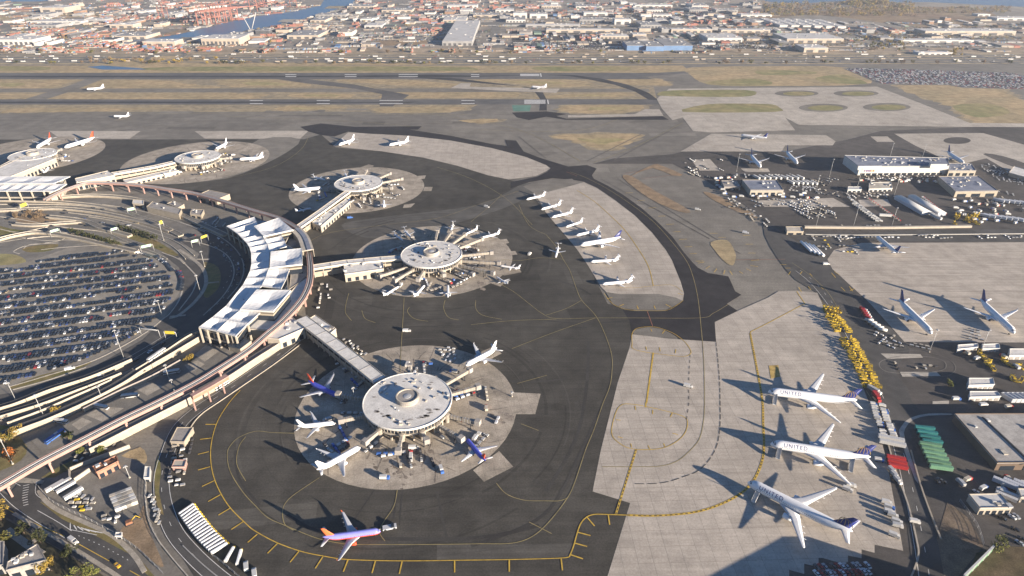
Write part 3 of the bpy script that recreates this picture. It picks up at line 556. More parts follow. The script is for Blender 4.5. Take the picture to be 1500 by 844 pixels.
# ------------------------------------------------------------------ aircraft
def foil(x, y, z, chord, th, vertical=False, lead=1):
    """Closed section, leading edge towards +x; returns 8 points."""
    pr = ((0, 0), (-.08, .42), (-.3, .5), (-.65, .3), (-1, .02), (-.65, -.2), (-.3, -.34), (-.08, -.3))
    if vertical: pr = ((0, 0), (-.1, .4), (-.35, .5), (-.7, .3), (-1, .0), (-.7, -.3), (-.35, -.5), (-.1, -.4)); return [(x + a * chord, y + b * th * chord, z) for a, b in pr]
    return [(x + a * chord, y, z + b * th * chord) for a, b in pr]
SPEC = {
 'wide':   dict(L=61.5, R=3.1, span=58.5, zc=5.6, chord=(12.2, 6.6, 1.9), wx=(9.5, 0.0, -12.5), eng=(0.31, 1.75, 7.2), fin=(9.6, 9.2, 3.4), tail=(10.6, 5.6, 2.0), lean=9.0),
 'mid':    dict(L=50.0, R=2.45, span=42.0, zc=4.9, chord=(9.4, 5.2, 1.7), wx=(6.5, 0.4, -9.0), eng=(0.30, 1.35, 5.6), fin=(8.4, 7.0, 2.7), tail=(8.4, 4.4, 1.7), lean=6.8),
 'narrow': dict(L=32.5, R=1.95, span=34.5, zc=3.7, chord=(7.2, 4.2, 1.35), wx=(4.4, 0.2, -6.0), eng=(0.29, 1.05, 4.2), fin=(6.6, 5.6, 2.1), tail=(6.9, 3.4, 1.3), lean=5.0),
 'regional': dict(L=28.5, R=1.3, span=20.5, zc=2.7, chord=(4.6, 2.7, 1.1), wx=(1.6, -0.4, -3.2), eng=(0.0, 0.72, 3.6), fin=(4.4, 3.6, 2.6), tail=(3.8, 2.2, 1.1), lean=3.0),
}
def airliner(kind, label, group, body='planewhite', belly=None, fin='planewhite', wing='planegrey', engine='planewhite', tip=None, text=None, globe=False, textcol='navy'):
    S = SPEC[kind]; Lh = S['L'] / 2; r = S['R']; zc = S['zc']; rear = kind == 'regional'
    t = thing('airliner' if not rear else 'regional_jet', label, 'airliner' if not rear else 'small jet', group=group)
    # fuselage: x, radius factor, drop
    prof = [(1.0, .02, -.28), (.985, .24, -.25), (.96, .46, -.19), (.925, .68, -.12), (.88, .85, -.06), (.82, .96, -.01), (.75, 1, 0), (.3, 1, 0), (-.1, 1, 0), (-.42, 1, 0), (-.56, .95, .06), (-.70, .80, .22), (-.83, .58, .42), (-.93, .34, .58), (-.99, .14, .66), (-1.0, .03, .67)]
    n = 20; fb = MB()
    rings = [[(x * Lh, r * q * math.cos(2 * math.pi * k / n), zc + r * dz + r * q * 1.03 * math.sin(2 * math.pi * k / n)) for k in range(n)] for x, q, dz in prof]
    fb.loft(rings, 0, True, True, True, (lambda j, k: 1 if (belly and (n * .52 < k + .5 < n * .98)) else 0))
    fus = fb.build('fuselage', [M[body], M[belly or body]], t)
    # cockpit glazing
    cb = MB(); x0, x1 = .955, .915
    def fr(x):
        for (a, qa, da), (b_, qb, db) in zip(prof, prof[1:]):
            if a >= x >= b_:
                f = (a - x) / (a - b_); return qa + (qb - qa) * f, da + (db - da) * f
    for s in range(-3, 3):
        a0 = math.pi / 2 + s * .34; a1 = a0 + .31; P = []
        for x, a in ((x0 - abs(s + .5) * .008, a0), (x0 - abs(s + .5) * .008, a1), (x1 - abs(s + .5) * .006, a1), (x1 - abs(s + .5) * .006, a0)):
            q, dz = fr(x); q += .02; P.append((x * Lh, r * q * math.cos(a), zc + r * dz + r * q * 1.03 * math.sin(a)))
        cb.quad(*P)
    cb.build('cockpit_window', M['glass'], fus)
    # cabin windows and doors along both sides
    wb = MB()
    for sgn in (1, -1):
        m_ = int(S['L'] * .60 / 1.06)
        for k in range(m_):
            x = .76 * Lh - k * 1.06; a = .16; q = r * 1.006
            if k % 12 == 11: continue
            P = [(x + dx, sgn * q * math.cos(a + da), zc + q * 1.03 * math.sin(a + da)) for dx, da in ((-.16, -.07), (.16, -.07), (.16, .07), (-.16, .07))]
            wb.quad(*(P if sgn < 0 else P[::-1]))
    tag(wb.build('window', M['glass'], fus), kind='stuff')
    db = MB()
    for sgn in (1, -1):
        for x in (.80, .36, -.36, -.62):
            q = r * 1.004 * (1 if x > -.5 else .9); a0, a1 = -.25, .48; zz = zc + (0 if x > -.5 else r * .12)
            for a, c in ((x * Lh - .55, x * Lh - .45), (x * Lh + .45, x * Lh + .55)):
                P = [(a, sgn * q * math.cos(a0), zz + q * 1.03 * math.sin(a0)), (c, sgn * q * math.cos(a0), zz + q * 1.03 * math.sin(a0)), (c, sgn * q * math.cos(a1), zz + q * 1.03 * math.sin(a1)), (a, sgn * q * math.cos(a1), zz + q * 1.03 * math.sin(a1))]
                db.quad(*(P if sgn < 0 else P[::-1]))
    tag(db.build('door', M['planegrey'], fus), kind='stuff')
    # wings
    h = S['span'] / 2; c0, c1, c2 = S['chord']; x0, x1, x2 = S['wx']; kf = .33
    for sgn in (1, -1):
        wbm = MB(); secs = [(r * .35, x0 + r * .25, zc - r * .62, c0 + r * .3, .11), (r * .95, x0, zc - r * .55, c0, .115), (h * kf, x1 + (x0 - x1) * .12, zc - r * .5 + h * .03, c1 + .1, .11), (h * .96, x2 + .8, zc - r * .5 + h * .105, c2 + .2, .10), (h, x2, zc - r * .5 + h * .112, c2 * .55, .09)]
        ring = [foil(x, sgn * y, z, c, th) for y, x, z, c, th in secs]
        if sgn < 0: ring = [q[::-1] for q in ring]
        wbm.loft(ring, 0, True)
        wo = wbm.build('wing', M[wing], t)
        wl = MB(); zt = zc - r * .5 + h * .112; hh = h * .07
        ring = [foil(x2 - .1, sgn * h * .995, zt, c2 * .55, .08, False), [(a - .9 * hh * .6, b + sgn * hh * .22, c + hh) for a, b, c in foil(x2 - .3, sgn * h * .995, zt, c2 * .3, .08, False)]]
        if kind != 'wide': wl.loft([[(a, b, c) for a, b, c in ring[0]], ring[1]], 0, True); wl.build('winglet', M[tip or wing], wo)
        fl = MB()
        for q in (.42, .58, .74):
            yy = sgn * h * q; f = (q - kf) / (1 - kf); xx = x1 + (x2 - x1) * f - (c1 + (c2 - c1) * f); zz = zc - r * .5 + h * .112 * q - .25
            fl.tube((xx + 1.6 * r / 3, yy, zz), (xx - .9 * r / 3, yy, zz), .26 * r / 3, .08 * r / 3, 6)
        tag(fl.build('flap_fairing', M['planewhite'], wo), kind='stuff')
        # engine
        e = MB(); q, er, el = S['eng']
        if rear: ex, ey, ez = -Lh * .52, sgn * (r + er * 1.15), zc + r * .35
        else: ex, ey, ez = x1 + (x0 - x1) * .2 + el * .38, sgn * h * q, zc - r * .5 + h * .03 - er * 1.18
        pr = ((0, er * .80), (.03, er * .95), (.15, er * 1.03), (.45, er), (.72, er * .84), (.73, er * .62), (1.0, er * .38), (1.1, er * .02))
        rg = [[(ex - x * el, ey + rr * math.cos(2 * math.pi * k / 14), ez + rr * math.sin(2 * math.pi * k / 14)) for k in range(14)] for x, rr in pr]
        e.loft(rg, 0, True, False, True, (lambda j, k: 1 if j >= 4 else 0))
        en = e.build('engine', [M[engine], M['planegrey']], t)
        f_ = MB(); f_.loft([[(ex - .12 * el, ey + rr * math.cos(2 * math.pi * k / 14), ez + rr * math.sin(2 * math.pi * k / 14)) for k in range(14)] for rr in (er * .9, er * .1)], 0); f_.build('fan', M['darkmetal'], en)
        py = MB()
        if rear: py.box(ex - el * .45, sgn * (r + er * .2), ez - .2, el * .5, er * 1.1, .3)
        else: py.loft([[(ex - .18 * el, ey - .2, ez + er * .8), (ex - .18 * el, ey + .2, ez + er * .8), (ex - el * .95, ey + .2, ez + er * .5), (ex - el * .95, ey - .2, ez + er * .5)], [(ex - .42 * el, ey - .2, ez + er * 1.35), (ex - .42 * el, ey + .2, ez + er * 1.35), (ex - el * 1.1, ey + .2, ez + er * 1.25), (ex - el * 1.1, ey - .2, ez + er * 1.25)]])
        py.build('pylon', M['planegrey'], en)
    # fin and tailplanes
    fh, fc, ft = S['fin']; xb = -Lh + fc + (2.0 if kind == 'wide' else 1.2); zb = zc + r * .78
    fm = MB(); xs = S['lean']
    fm.loft([foil(xb + r * .9, 0, zb - .15 * r, fc + r * .9, .07, True), foil(xb, 0, zb + r * .25, fc, .095, True), foil(xb - xs, 0, zb + fh, ft, .09, True)], 0, True)
    fo = fm.build('tail_fin', M[fin], t)
    if globe:
        gb = MB()
        for sgn in (1, -1):
            cx, cz, rr = xb - fc * .62, zb + r * .3, fh * .62
            def arc(fx, a0, a1, wd=.16):
                N_ = 8; L_ = []
                for k in range(N_ + 1):
                    a = a0 + (a1 - a0) * k / N_; L_.append((cx + fx * rr * math.cos(a), cz + rr * math.sin(a)))
                for (xa, za), (xc, zcc) in zip(L_, L_[1:]):
                    th = lambda z: .52 * .09 * (fc + (ft - fc) * max(0, min(1, (z - zb) / fh))) + .02
                    P = [(xa - wd, sgn * th(za), za), (xa + wd, sgn * th(za), za), (xc + wd, sgn * th(zcc), zcc), (xc - wd, sgn * th(zcc), zcc)]
                    gb.quad(*(P if sgn < 0 else P[::-1]))
            for fx in (-.8, -.45, -.1, .25, .55): arc(fx, .12, 1.35)
        gb.build('emblem', M['gold'], fo)
    tr, tc, tt = S['tail']
    for sgn in (1, -1):
        tm = MB()
        if rear: ring = [foil(xb - xs + .6, 0, zb + fh - .1, tc * .8, .09), foil(xb - xs - 1.3, sgn * tr, zb + fh - .15, tt, .09)]
        else: ring = [foil(-Lh + tc + 1.2, sgn * r * .25, zc + r * .45, tc, .09), foil(-Lh + tt - (1.2 if kind == 'wide' else .6), sgn * tr, zc + r * .45 + tr * .10, tt, .09)]
        if sgn < 0: ring = [q[::-1] for q in ring]
        tm.loft(ring, 0, True); tm.build('tailplane', M[wing], t)
    # gear
    for gx, gy, nm in ((Lh * .80, 0, 'nose_gear'), (-Lh * .06, S['span'] * .09, 'main_gear'), (-Lh * .06, -S['span'] * .09, 'main_gear')):
        gm = MB(); wr = r * .22; gm.tube((gx, gy, wr), (gx, gy, zc - r * .7), r * .07, n=6)
        go = gm.build(nm, M['steel'], t); wm = MB()
        for dx in ((0,) if nm == 'nose_gear' else (-wr * 1.2, wr * 1.2)):
            for dy in (-.5, .5): wm.tube((gx + dx, gy + dy * r * .3 - .18, wr), (gx + dx, gy + dy * r * .3 + .18, wr), wr, n=10)
        wm.build('wheels' if False else 'wheel', M['black'], go)
    if text:
        cu = bpy.data.curves.new('title', 'FONT'); cu.body = text; cu.size = 3.3; cu.space_character = 1.28; cu.align_x = 'CENTER'
        to = bpy.data.objects.new('title', cu); COL.objects.link(to); dg = bpy.context.evaluated_depsgraph_get()
        me = bpy.data.meshes.new_from_object(to.evaluated_get(dg)); bpy.data.objects.remove(to)
        bm = bmesh.new(); bm.from_mesh(me)
        for k in range(9): bmesh.ops.bisect_plane(bm, geom=bm.verts[:] + bm.edges[:] + bm.faces[:], plane_co=(0, k * .3, 0), plane_no=(0, 1, 0))
        bmesh.ops.triangulate(bm, faces=bm.faces[:])
        xs_ = [v.co.x for v in bm.verts]; sc = S['L'] * .235 / (max(xs_) - min(xs_)); sc = min(sc, 1.25)
        b2 = MB()
        src = [v.co.copy() for v in bm.verts]; fc_ = [[v.index for v in f.verts] for f in bm.faces]; bm.verts.index_update()
        for sgn in (1, -1):
            i = b2.add([(Lh * .50 + (-sgn) * c.x * sc, sgn * (r + .04) * math.cos(.34 + c.y * sc / r), zc + (r + .04) * 1.03 * math.sin(.34 + c.y * sc / r)) for c in src])
            for f in fc_: b2.face([i + k for k in (f if sgn > 0 else f)])
        tag(b2.build('title_lettering', M[textcol], fus), kind='stuff')
        bm.free(); bpy.data.meshes.remove(me)
    return t
def park(o, nose, tail, z=None, label=None):
    """Stand an aircraft so that its nose and tail lie over these two survey points."""
    zz = 4.0; a, b_ = G(*nose, zz), G(*tail, zz); d = a - b_
    o.location = ((a.x + b_.x) / 2, (a.y + b_.y) / 2, 0.1); o.rotation_euler = (0, 0, math.atan2(d.y, d.x))
    if label: o['label'] = label
    return d.length
DL = []
def fleet(kind, items, group, scale=True, **kw):
    proto = None
    for label, nose, tail in items:
        if proto is None: proto = airliner(kind, label, group, **kw); o = proto
        else: o = copy_tree(proto)
        L = park(o, nose, tail, label=label); s = L / SPEC[kind]['L']; DL.append((kind, label, round(L, 1)))
        if scale: s = max(.72, min(1.12, s)); o.scale = (s, s, s)
    return proto
fleet('wide', [('white long airliner with navy tail, top one of the three on the slab apron', (1122.6, 575), (1255.7, 592)), ('white long airliner with stairs at its rear door, second of three on the slab apron', (1127.8, 652), (1273, 675.6)), ('white long airliner with all navy fin, angled, lowest on the slab apron', (1105.6, 713.6), (1233.6, 778.8))],
      'long airliners on the slab apron', False, fin='navy', text='UNITED', globe=True)
fleet('mid', [('grey-white freighter with dark fin nearest the fenced yard', (1366, 492), (1314, 441)), ('grey-white freighter with dark fin at the right edge of the pale apron', (1487, 491), (1433, 441))], 'freighters on the cargo apron', fin='navy', wing='planewhite')
fleet('narrow', [('violet-blue and orange airliner taxiing along the apron edge behind a tug', (560, 777), (470, 789)) ], None, False, body='swpale', belly='swred', fin='sworange', tip='sworange', engine='swred')
fleet('narrow', [('violet-blue airliner with red tail left of the concourse walkway', (495.7, 580), (451.6, 559)), ('violet-blue airliner nosed in below the round building, baggage carts at its tail', (683, 641), (711, 675))], 'blue airliners at the nearest round building', body='swblue', belly='swblue', fin='swred', engine='planegrey')
fleet('narrow', [('white airliner in the shade left of the nearest round building', (491, 618), (435, 624)), ('white airliner nosed in at the lower left of the nearest round building', (527.7, 654), (464, 690)), ('white airliner nosed in at the upper right of the nearest round building', (682, 535), (728, 511)),
      ('white airliner with baggage at the far edge of the fourth round building', (314, 220), (335, 209)), ('white airliner parked right of the fourth round building', (345, 234), (392, 231)), ('white airliner left of two on the far hold pad', (491, 214), (525, 203)), ('white airliner right of two on the far hold pad', (561, 214), (608, 206)),
      ('white airliner with red tail nosed in at the third round building', (478, 275), (424, 280)), ('white airliner taxiing beyond the runway on the far taxiway', (122, 131), (158, 129)), ('white airliner taxiing near the white runway threshold bars', (777, 127), (802, 129)), ('small white airliner on the apron in front of the left runway', (166, 170), (190, 170.5))], 'white single-aisle airliners')
fleet('mid', [('long white airliner nosed in behind the farthest round building', (92, 218), (142, 203)), ('white airliner with red tail beside the farthest round building', (54, 217), (76, 204))], 'long white airliners at the farthest round building', fin='swred')
ab = fleet('wide', [('long white airliner with blue tail in the middle of the arc apron', (850, 359.5), (909, 350))], None, True, fin='navy')
fleet('regional', [('small white jet, first from the top of the arc apron', (771, 291), (799, 285)), ('small white jet, second from the top of the arc apron', (792, 306), (823, 298)), ('small white jet, third from the top of the arc apron', (805, 318), (843, 309)), ('small white jet, fourth from the top of the arc apron', (829, 331), (854, 323)), ('small white jet, fifth from the top of the arc apron', (843, 344), (879, 336)),
      ('small white jet just below the long airliner on the arc apron', (865, 382), (907, 380)), ('white jet at the bottom of the arc apron beside service trucks', (882, 415), (927, 411)), ('small pale jet alone on the dark apron left of the arc apron', (814, 375), (818, 360)),
      ('small jet lowest left at the second round building', (584, 417.6), (561, 432)), ('small jet second from the lower left at the second round building', (622, 416), (606, 434)), ('small jet straight below the second round building', (656, 416), (656, 435)), ('small jet at the lower right of the second round building', (727, 403), (744, 414)), ('small jet right of the second round building with a tug behind', (732, 387), (762, 392)),
      ('small jet upper right of the second round building, outer one', (703, 347.5), (733, 340)), ('small jet upper right of the second round building, inner one', (680, 342), (700, 333)), ('small jet behind the second round building at a narrow bridge', (659, 339), (664, 327)), ('small jet behind the second round building on the shaded left', (604, 348), (592, 336)), ('small jet in the shade left of the second round building', (590, 350), (577, 341)),
      ('small jet at the lower left of the third round building', (455, 303), (433, 308)), ('small jet with red tail below the third round building', (497, 290), (480, 300)), ('small jet on the shaded left of the third round building', (477, 262), (458, 258)), ('pale small jet at the lower edge of the third stand', (562, 292), (562, 304)), ('small jet with pink tail below the fourth round building', (266, 250), (241, 258)), ('small jet below the farthest round building', (73, 242), (62, 255)), ('small jet behind the third round building', (510, 262), (505, 253))],
      'small jets')
fleet('mid', [('freighter with dark fin beside the pale pad in the cargo area', (1115, 247), (1098, 228)), ('freighter with dark fin in the shade left of the big cargo hangar', (1168, 241), (1151, 224)), ('freighter with dark fin at the right end of the big cargo hangar', (1412, 241), (1386, 224)), ('freighter with black tail turned away at the top of the pale right apron', (1284, 347), (1315, 373)), ('freighter far off on the concrete beyond the cargo yard', (1085, 198), (1123, 203))], 'freighters in the cargo yard', fin='navy')
for d in DL: print('PLANE', d)
# ------------------------------------------------------------------ terminal buildings
def poly_building(name, label, cat, roof_px, z, wall, roof, group=None, parapet=.6, bands=None, world=None, hole=None):
    """Building with its roof outline given at height z; parts: wall, roof, parapet."""
    P = [Vector((p[0], p[1])) for p in (world or GP(roof_px, z))]
    cx = sum(p.x for p in P) / len(P); cy = sum(p.y for p in P) / len(P)
    t = thing(name, label, cat, (cx, cy, 0), group=group)
    wb = MB(); wb.prism(P, 0, z - .35); wb.build('wall', M[wall], t, True)
    rb = MB(); Q = [p + (Vector((cx, cy)) - p).normalized() * -.35 for p in P]; rb.prism(Q, z - .35, z)
    r = rb.build('roof', M[roof], t, True)
    if parapet:
        pb = MB(); pb.wallstrip(P + [P[0]], .35, z, z + parapet); pb.build('parapet', M['cream'] if wall in ('cream', 'beige') else M[wall], r, True)
    return t
def roof_units(t, roof_px, z, n, seed, kinds=('roofgrey', 'white', 'steel')):
    """Ventilation units standing on a roof, each a part."""
    rd = random.Random(seed); P = GP(roof_px, z)
    xs = [p.x for p in P]; ys = [p.y for p in P]; k = 0; tries = 0
    while k < n and tries < n * 30:
        tries += 1; x, y = rd.uniform(min(xs), max(xs)), rd.uniform(min(ys), max(ys))
        if not inside((x, y), P): continue
        m = MB(); s = rd.uniform(1.2, 3.2); m.box(x, y, z, s, s * rd.uniform(.6, 1.6), rd.uniform(.8, 1.8), rd.uniform(0, 1.5)); m.build('roof_unit', M[rd.choice(kinds)], t, True); k += 1
SAT = {}
def round_terminal(key, cu, cv, label, Rr=32.0, H=12.5, units=40, seed=1):
    c = G(cu, cv, H); cx, cy = c.x, c.y; SAT[key] = (cx, cy)
    t = thing('round_terminal', label, 'terminal', (cx, cy, 0), group='round terminal buildings')
    q = MB(); q.lathe([(Rr - 7, 0), (Rr - 7, 4.6)], 48, cx, cy); q.build('ground_storey', M['beige'], t, True)
    q = MB()
    for k in range(24):
        a = 2 * math.pi * k / 24; q.box(cx + (Rr - 2.2) * math.cos(a), cy + (Rr - 2.2) * math.sin(a), 0, 1.1, 1.1, 5.2, a)
    o = q.build('column', M['cream'], t, True); tag(o, kind='stuff')
    q = MB(); q.lathe([(Rr - 6, 4.6), (Rr - 1.4, 5.2), (Rr - 1.4, 6.4)], 64, cx, cy); q.build('floor_edge', M['cream'], t, True)
    q = MB(); q.lathe([(Rr - 2.2, 6.4), (Rr - 2.2, 10.6)], 64, cx, cy); g = q.build('window_band', M['glass'], t, True)
    q = MB()
    for k in range(72):
        a = 2 * math.pi * k / 72; q.box(cx + (Rr - 2.1) * math.cos(a), cy + (Rr - 2.1) * math.sin(a), 6.4, .3, .35, 4.2, a)
    tag(q.build('mullion', M['cream'], g, True), kind='stuff')
    q = MB(); q.lathe([(Rr - 2.6, 10.6), (Rr, 10.9), (Rr + .2, 12.1), (Rr, 12.5), (Rr - .5, 12.5), (Rr - .6, 12.2), (.5, 12.25)], 72, cx, cy)
    r = q.build('roof', M['roofwhite'], t, True)
    # raised round lantern in the middle, with a screen of panels
    q = MB(); q.lathe([(8.2, 12.2), (8.2, 16.0), (7.3, 16.0), (7.3, 13.6), (.2, 13.6)], 36, cx, cy); l = q.build('roof_drum', M['roofbeige'], t, True)
    q = MB(); q.lathe([(8.5, 12.9), (8.5, 15.4)], 36, cx, cy); q.build('louvre_band', M['roofgrey'], l, True)
    q = MB(); q.lathe([(3.0, 13.6), (3.2, 15.2), (2.6, 15.6), (.2, 15.9)], 20, cx, cy); q.build('vent_cowl', M['steel'], l, True)
    rd = random.Random(seed)
    for k in range(units):
        a = rd.uniform(0, 6.283); d = rd.choice([rd.gauss(21, 1.6), rd.uniform(11, 30)]); s = rd.uniform(.6, 1.7)
        q = MB(); q.box(cx + d * math.cos(a), cy + d * math.sin(a), 12.2, s * rd.uniform(.7, 2.2), s, rd.uniform(.4, 1.2), a + math.pi / 2)
        q.build('roof_unit', M[rd.choice(('roofgrey', 'steel', 'white', 'darkmetal', 'roofbeige'))], r, True)
    q = MB()
    for k in range(46):
        a = rd.choice((rd.uniform(3.6, 5.9), rd.uniform(0, 6.28))); d = rd.gauss(22.5, 1.4); s = rd.uniform(.5, 2.4)
        q.prism([(cx + d * math.cos(a) + s * x, cy + d * math.sin(a) + .5 * s * y) for x, y in ellipse(0, 0, 1, 1, 7)], 12.2, 12.27)
    tag(q.build('roof_patch', M['roofgrey'], r, True), kind='stuff')
    return t
round_terminal('one', 597, 585, 'nearest large round terminal building with a pale flat roof', units=26, seed=3)
round_terminal('two', 632, 371.5, 'second round terminal building ringed by many small jets', units=34, seed=5)
round_terminal('three', 525, 267.5, 'third round terminal building with white ring roof', units=20, seed=6)
round_terminal('four', 289.5, 229.5, 'fourth round terminal building further back', units=16, seed=7)
round_terminal('five', 48, 226, 'farthest round terminal building at the left edge', units=10, seed=8)
# connectors
def walkway(label, px, z, wid, wall='beige', roof='roofwhite', seed=1, name='concourse', ledge=True):
    P = [Vector((p.x, p.y)) for p in GP(px, z)]
    t = thing(name, label, 'concourse', (P[0].x, P[0].y, 0), group='concourses to the round buildings')
    q = MB(); q.wallstrip(P, wid - 1.0, 4.2, z - 1.2); w_ = q.build('wall', M[wall], t, True)
    q = MB(); q.wallstrip(P, wid - .8, 6.2, z - 2.6); q.build('window_band', M['glass'], w_, True)
    q = MB(); q.wallstrip(P, wid, z - 1.2, z); r = q.build('roof', M[roof], t, True)
    q = MB()
    for s in (-1, 1): q.wallstrip(offset(P, s * (wid / 2 - .2)), .4, z, z + .5)
    q.build('parapet', M['cream'], r, True)
    q = MB(); q.wallstrip(P, wid - 3.0, 0, 4.2); q.build('ground_storey', M['beige'], t, True)
    for k, p in enumerate(resample(P, 9.0)):
        for s in (-1, 1):
            m = MB(); i = min(range(len(P) - 1), key=lambda j: (P[j] - p).length); d = (P[i + 1] - P[i]).normalized()
            m.box(p.x - d.y * s * (wid / 2 - .5), p.y + d.x * s * (wid / 2 - .5), 0, .7, .7, z - 1.2, math.atan2(d.y, d.x)); m.build('column', M['cream'], t, True)
    for k, p in enumerate(resample(P, 17.0)[1:]):
        m = MB(); d = (P[1] - P[0]).normalized(); m.box(p.x, p.y, z, .5, wid - .5, .18, math.atan2(d.y, d.x)); m.build('roof_seam', M['roofgrey'], r, True)
    return t
walkway('wide-roofed concourse running diagonally to the nearest round building', [(441, 466), (478, 494), (520, 527), (556, 556)], 11, 11, seed=2)
walkway('cream concourse leading to the second round building', [(459, 391), (505, 384), (560, 379), (588, 377)], 10.5, 9, seed=3)
walkway('long narrow concourse leading to the third round building', [(437, 332), (470, 309), (500, 287), (513, 278)], 10.5, 8, seed=4)
walkway('long concourse leading to the fourth round building', [(112, 262), (172, 253), (225, 244), (260, 236)], 10.5, 9, seed=5)
walkway('short concourse of the farthest round building', [(-8, 255), (12, 243), (30, 233)], 11, 22, seed=6)
def annex(label, px, z, n, seed, wall='cream', roof='roofwhite'):
    t = poly_building('concourse_annex', label, 'annex', px, z, wall, roof, group='annexes along the concourses')
    roof_units(t, px, z, n, seed)
    P = GP(px, z); k = 0
    for a, c in zip(P, P[1:] + P[:1]):
        L = (c - a).length
        if L < 9: continue
        m = int(L / 6.5); d = (c - a) / L; o_ = Vector((d.y, -d.x, 0)); cen = sum(P, Vector()) / len(P)
        if o_.dot((a + c) / 2 - cen) < 0: o_ = -o_
        for j in range(m):
            p = a + d * (L * (j + .5) / m) + o_ * .04
            b_ = MB(); b_.box(p.x, p.y, .4, 3.6, .16, z * .45, math.atan2(d.y, d.x)); b_.build('dark_opening', M['glass'], t, True)
    return t
annex('white flat annex between the guideway and the nearest concourse', [(427, 464), (446, 481), (409, 497), (391, 495)], 10, 5, 1)
annex('pale flat annex above the nearest concourse', [(447, 471), (462, 462), (492, 482), (479, 493)], 8, 6, 2)
annex('pale flat annex beside the second concourse', [(503, 384), (560, 380), (562, 394), (505, 402)], 9, 8, 3)
annex('long annex with yellowish wall below the third concourse', [(457, 326), (508, 291), (513, 295), (472, 330), (470, 332)], 8, 12, 4, 'cream')
annex('long white annex above the fourth concourse', [(110, 262), (158, 250.5), (168, 257), (112, 268)], 11, 2, 5)
annex('low cream annex below the fourth concourse', [(180, 264), (258, 247), (262, 250), (184, 268)], 6, 3, 6)
annex('cream flat annex joined to the farthest round building', [(-10, 250), (42, 226), (82, 232), (20, 257), (-10, 268)], 12, 3, 7)
# main terminal: umbrella shell roofs, each four warped panels round a low drain point
def shell_unit(corners, z, dip, t, m='shell', rim=.9):
    """One roof unit: warped panels dipping from a level rim to a centre drain."""
    P = [Vector((p[0], p[1])) for p in corners]; n = 6; b_ = MB()
    def pt(u, v):
        a = P[0].lerp(P[1], u).lerp(P[3].lerp(P[2], u), v); fu, fv = 1 - abs(2 * u - 1), 1 - abs(2 * v - 1)
        return (a.x, a.y, z - dip * fu * fv)
    i = b_.add([pt(x / n, y / n) for y in range(n + 1) for x in range(n + 1)])
    for y in range(n):
        for x in range(n):
            q = [i + y * (n + 1) + x, i + y * (n + 1) + x + 1, i + (y + 1) * (n + 1) + x + 1, i + (y + 1) * (n + 1) + x]; b_.face(q)
    ar = sum(P[k].x * P[(k + 1) % 4].y - P[(k + 1) % 4].x * P[k].y for k in range(4))
    if ar < 0: b_.f = [f[::-1] for f in b_.f]
    c = sum(P, Vector((0, 0))) / 4
    o = b_.build('roof_shell', M[m], t, True)
    e = MB(); Q = [p + (c - p).normalized() * .15 for p in P]; e.wallstrip(Q + [Q[0]], .35, z - rim, z + .12); e.build('roof_edge', M['white'], o, True)
    d = MB(); d.prism([(c.x + .9 * math.cos(k), c.y + .9 * math.sin(k)) for k in range(6)], z - dip - .05, z - dip + .1); d.build('drain', M['darkmetal'], o, True)
    return o
I_ = [(331.7, 331.6), (339.5, 336.5), (348, 342.6), (355.3, 350), (361.5, 356.5), (365.5, 363), (367.8, 371.5), (368.2, 387), (366, 397), (361.5, 407), (355, 418.5), (331.5, 447.8), (311.5, 464.5), (291, 479.5)]
M_ = [(373, 317.6), (376, 325), (379.5, 334), (383, 343), (387.6, 351.5), (391.5, 358), (395, 369), (395, 382), (393.5, 393), (389, 407), (383, 419), (353, 453.5), (334, 469), (317.5, 485)]
O_ = {3: (410, 334), 4: (413, 345.6), 5: (417.5, 353.5), 6: (420, 361), 8: (424.4, 393.5), 9: (419, 409), 10: (411.5, 423.5), 11: (381, 458), 12: (362.6, 474.5), 13: (345, 492.5)}
ZR = 17.0
iw, mw = GP(I_, ZR), GP(M_, ZR); ow = {k: G(*v, ZR) for k, v in O_.items()}
tb = thing('main_terminal', 'crescent main terminal under rows of white warped roof shells', 'terminal', (iw[6].x, iw[6].y, 0))
for k in range(13):
    if k in (0, 1, 2, 10): pass
    shell_unit([iw[k], iw[k + 1], mw[k + 1], mw[k]], ZR, 3.6, tb)
for a in (3, 4, 5, 8, 9, 11, 12):
    if a in ow and a + 1 in ow: shell_unit([mw[a], mw[a + 1], ow[a + 1], ow[a]], ZR, 3.6, tb)
for cs, dz in (([(372, 331.5), (408, 319), (429.5, 336.5), (386, 346)], 3.4), ([(396.5, 368.8), (442, 363.5), (443, 386.8), (395, 392)], 3.4), ([(376, 424.3), (426, 425), (400, 456.2), (351.6, 453)], 3.4)):
    cw = GP(cs, ZR + dz); o = shell_unit(cw, ZR + dz, 4.2, tb, rim=1.5)
    c = sum(cw, Vector()) / 4; m = MB(); m.prism([p + (c - p) * .09 for p in cw], 0, ZR + dz - 4.3); m.build('hall_wall', M['beige'], tb, True)
    m = MB(); m.prism([p + (c - p) * .075 for p in cw], 9.5, 14.5); m.build('window_band', M['glass'], tb, True)
foot = iw + [ow[13], ow[12], ow[11], G(399, 457, ZR), G(426, 426, ZR), ow[8], G(443, 387, ZR), G(442, 363, ZR), G(420, 352, ZR), G(429, 336, ZR), G(409, 319, ZR), mw[0]]
cen = sum(foot, Vector()) / len(foot)
def inset(poly, d):
    n = len(poly); out = []
    A = sum(poly[i].x * poly[(i + 1) % n].y - poly[(i + 1) % n].x * poly[i].y for i in range(n)); s = 1 if A > 0 else -1
    for i in range(n):
        t = (poly[(i + 1) % n] - poly[i - 1]); t = Vector((t.x, t.y)).normalized(); out.append(Vector((poly[i].x - t.y * s * d, poly[i].y + t.x * s * d)))
    return out
m = MB(); m.prism(inset(foot, 3.2), 0, 13.6); m.build('glass_wall', M['glass'], tb, True)
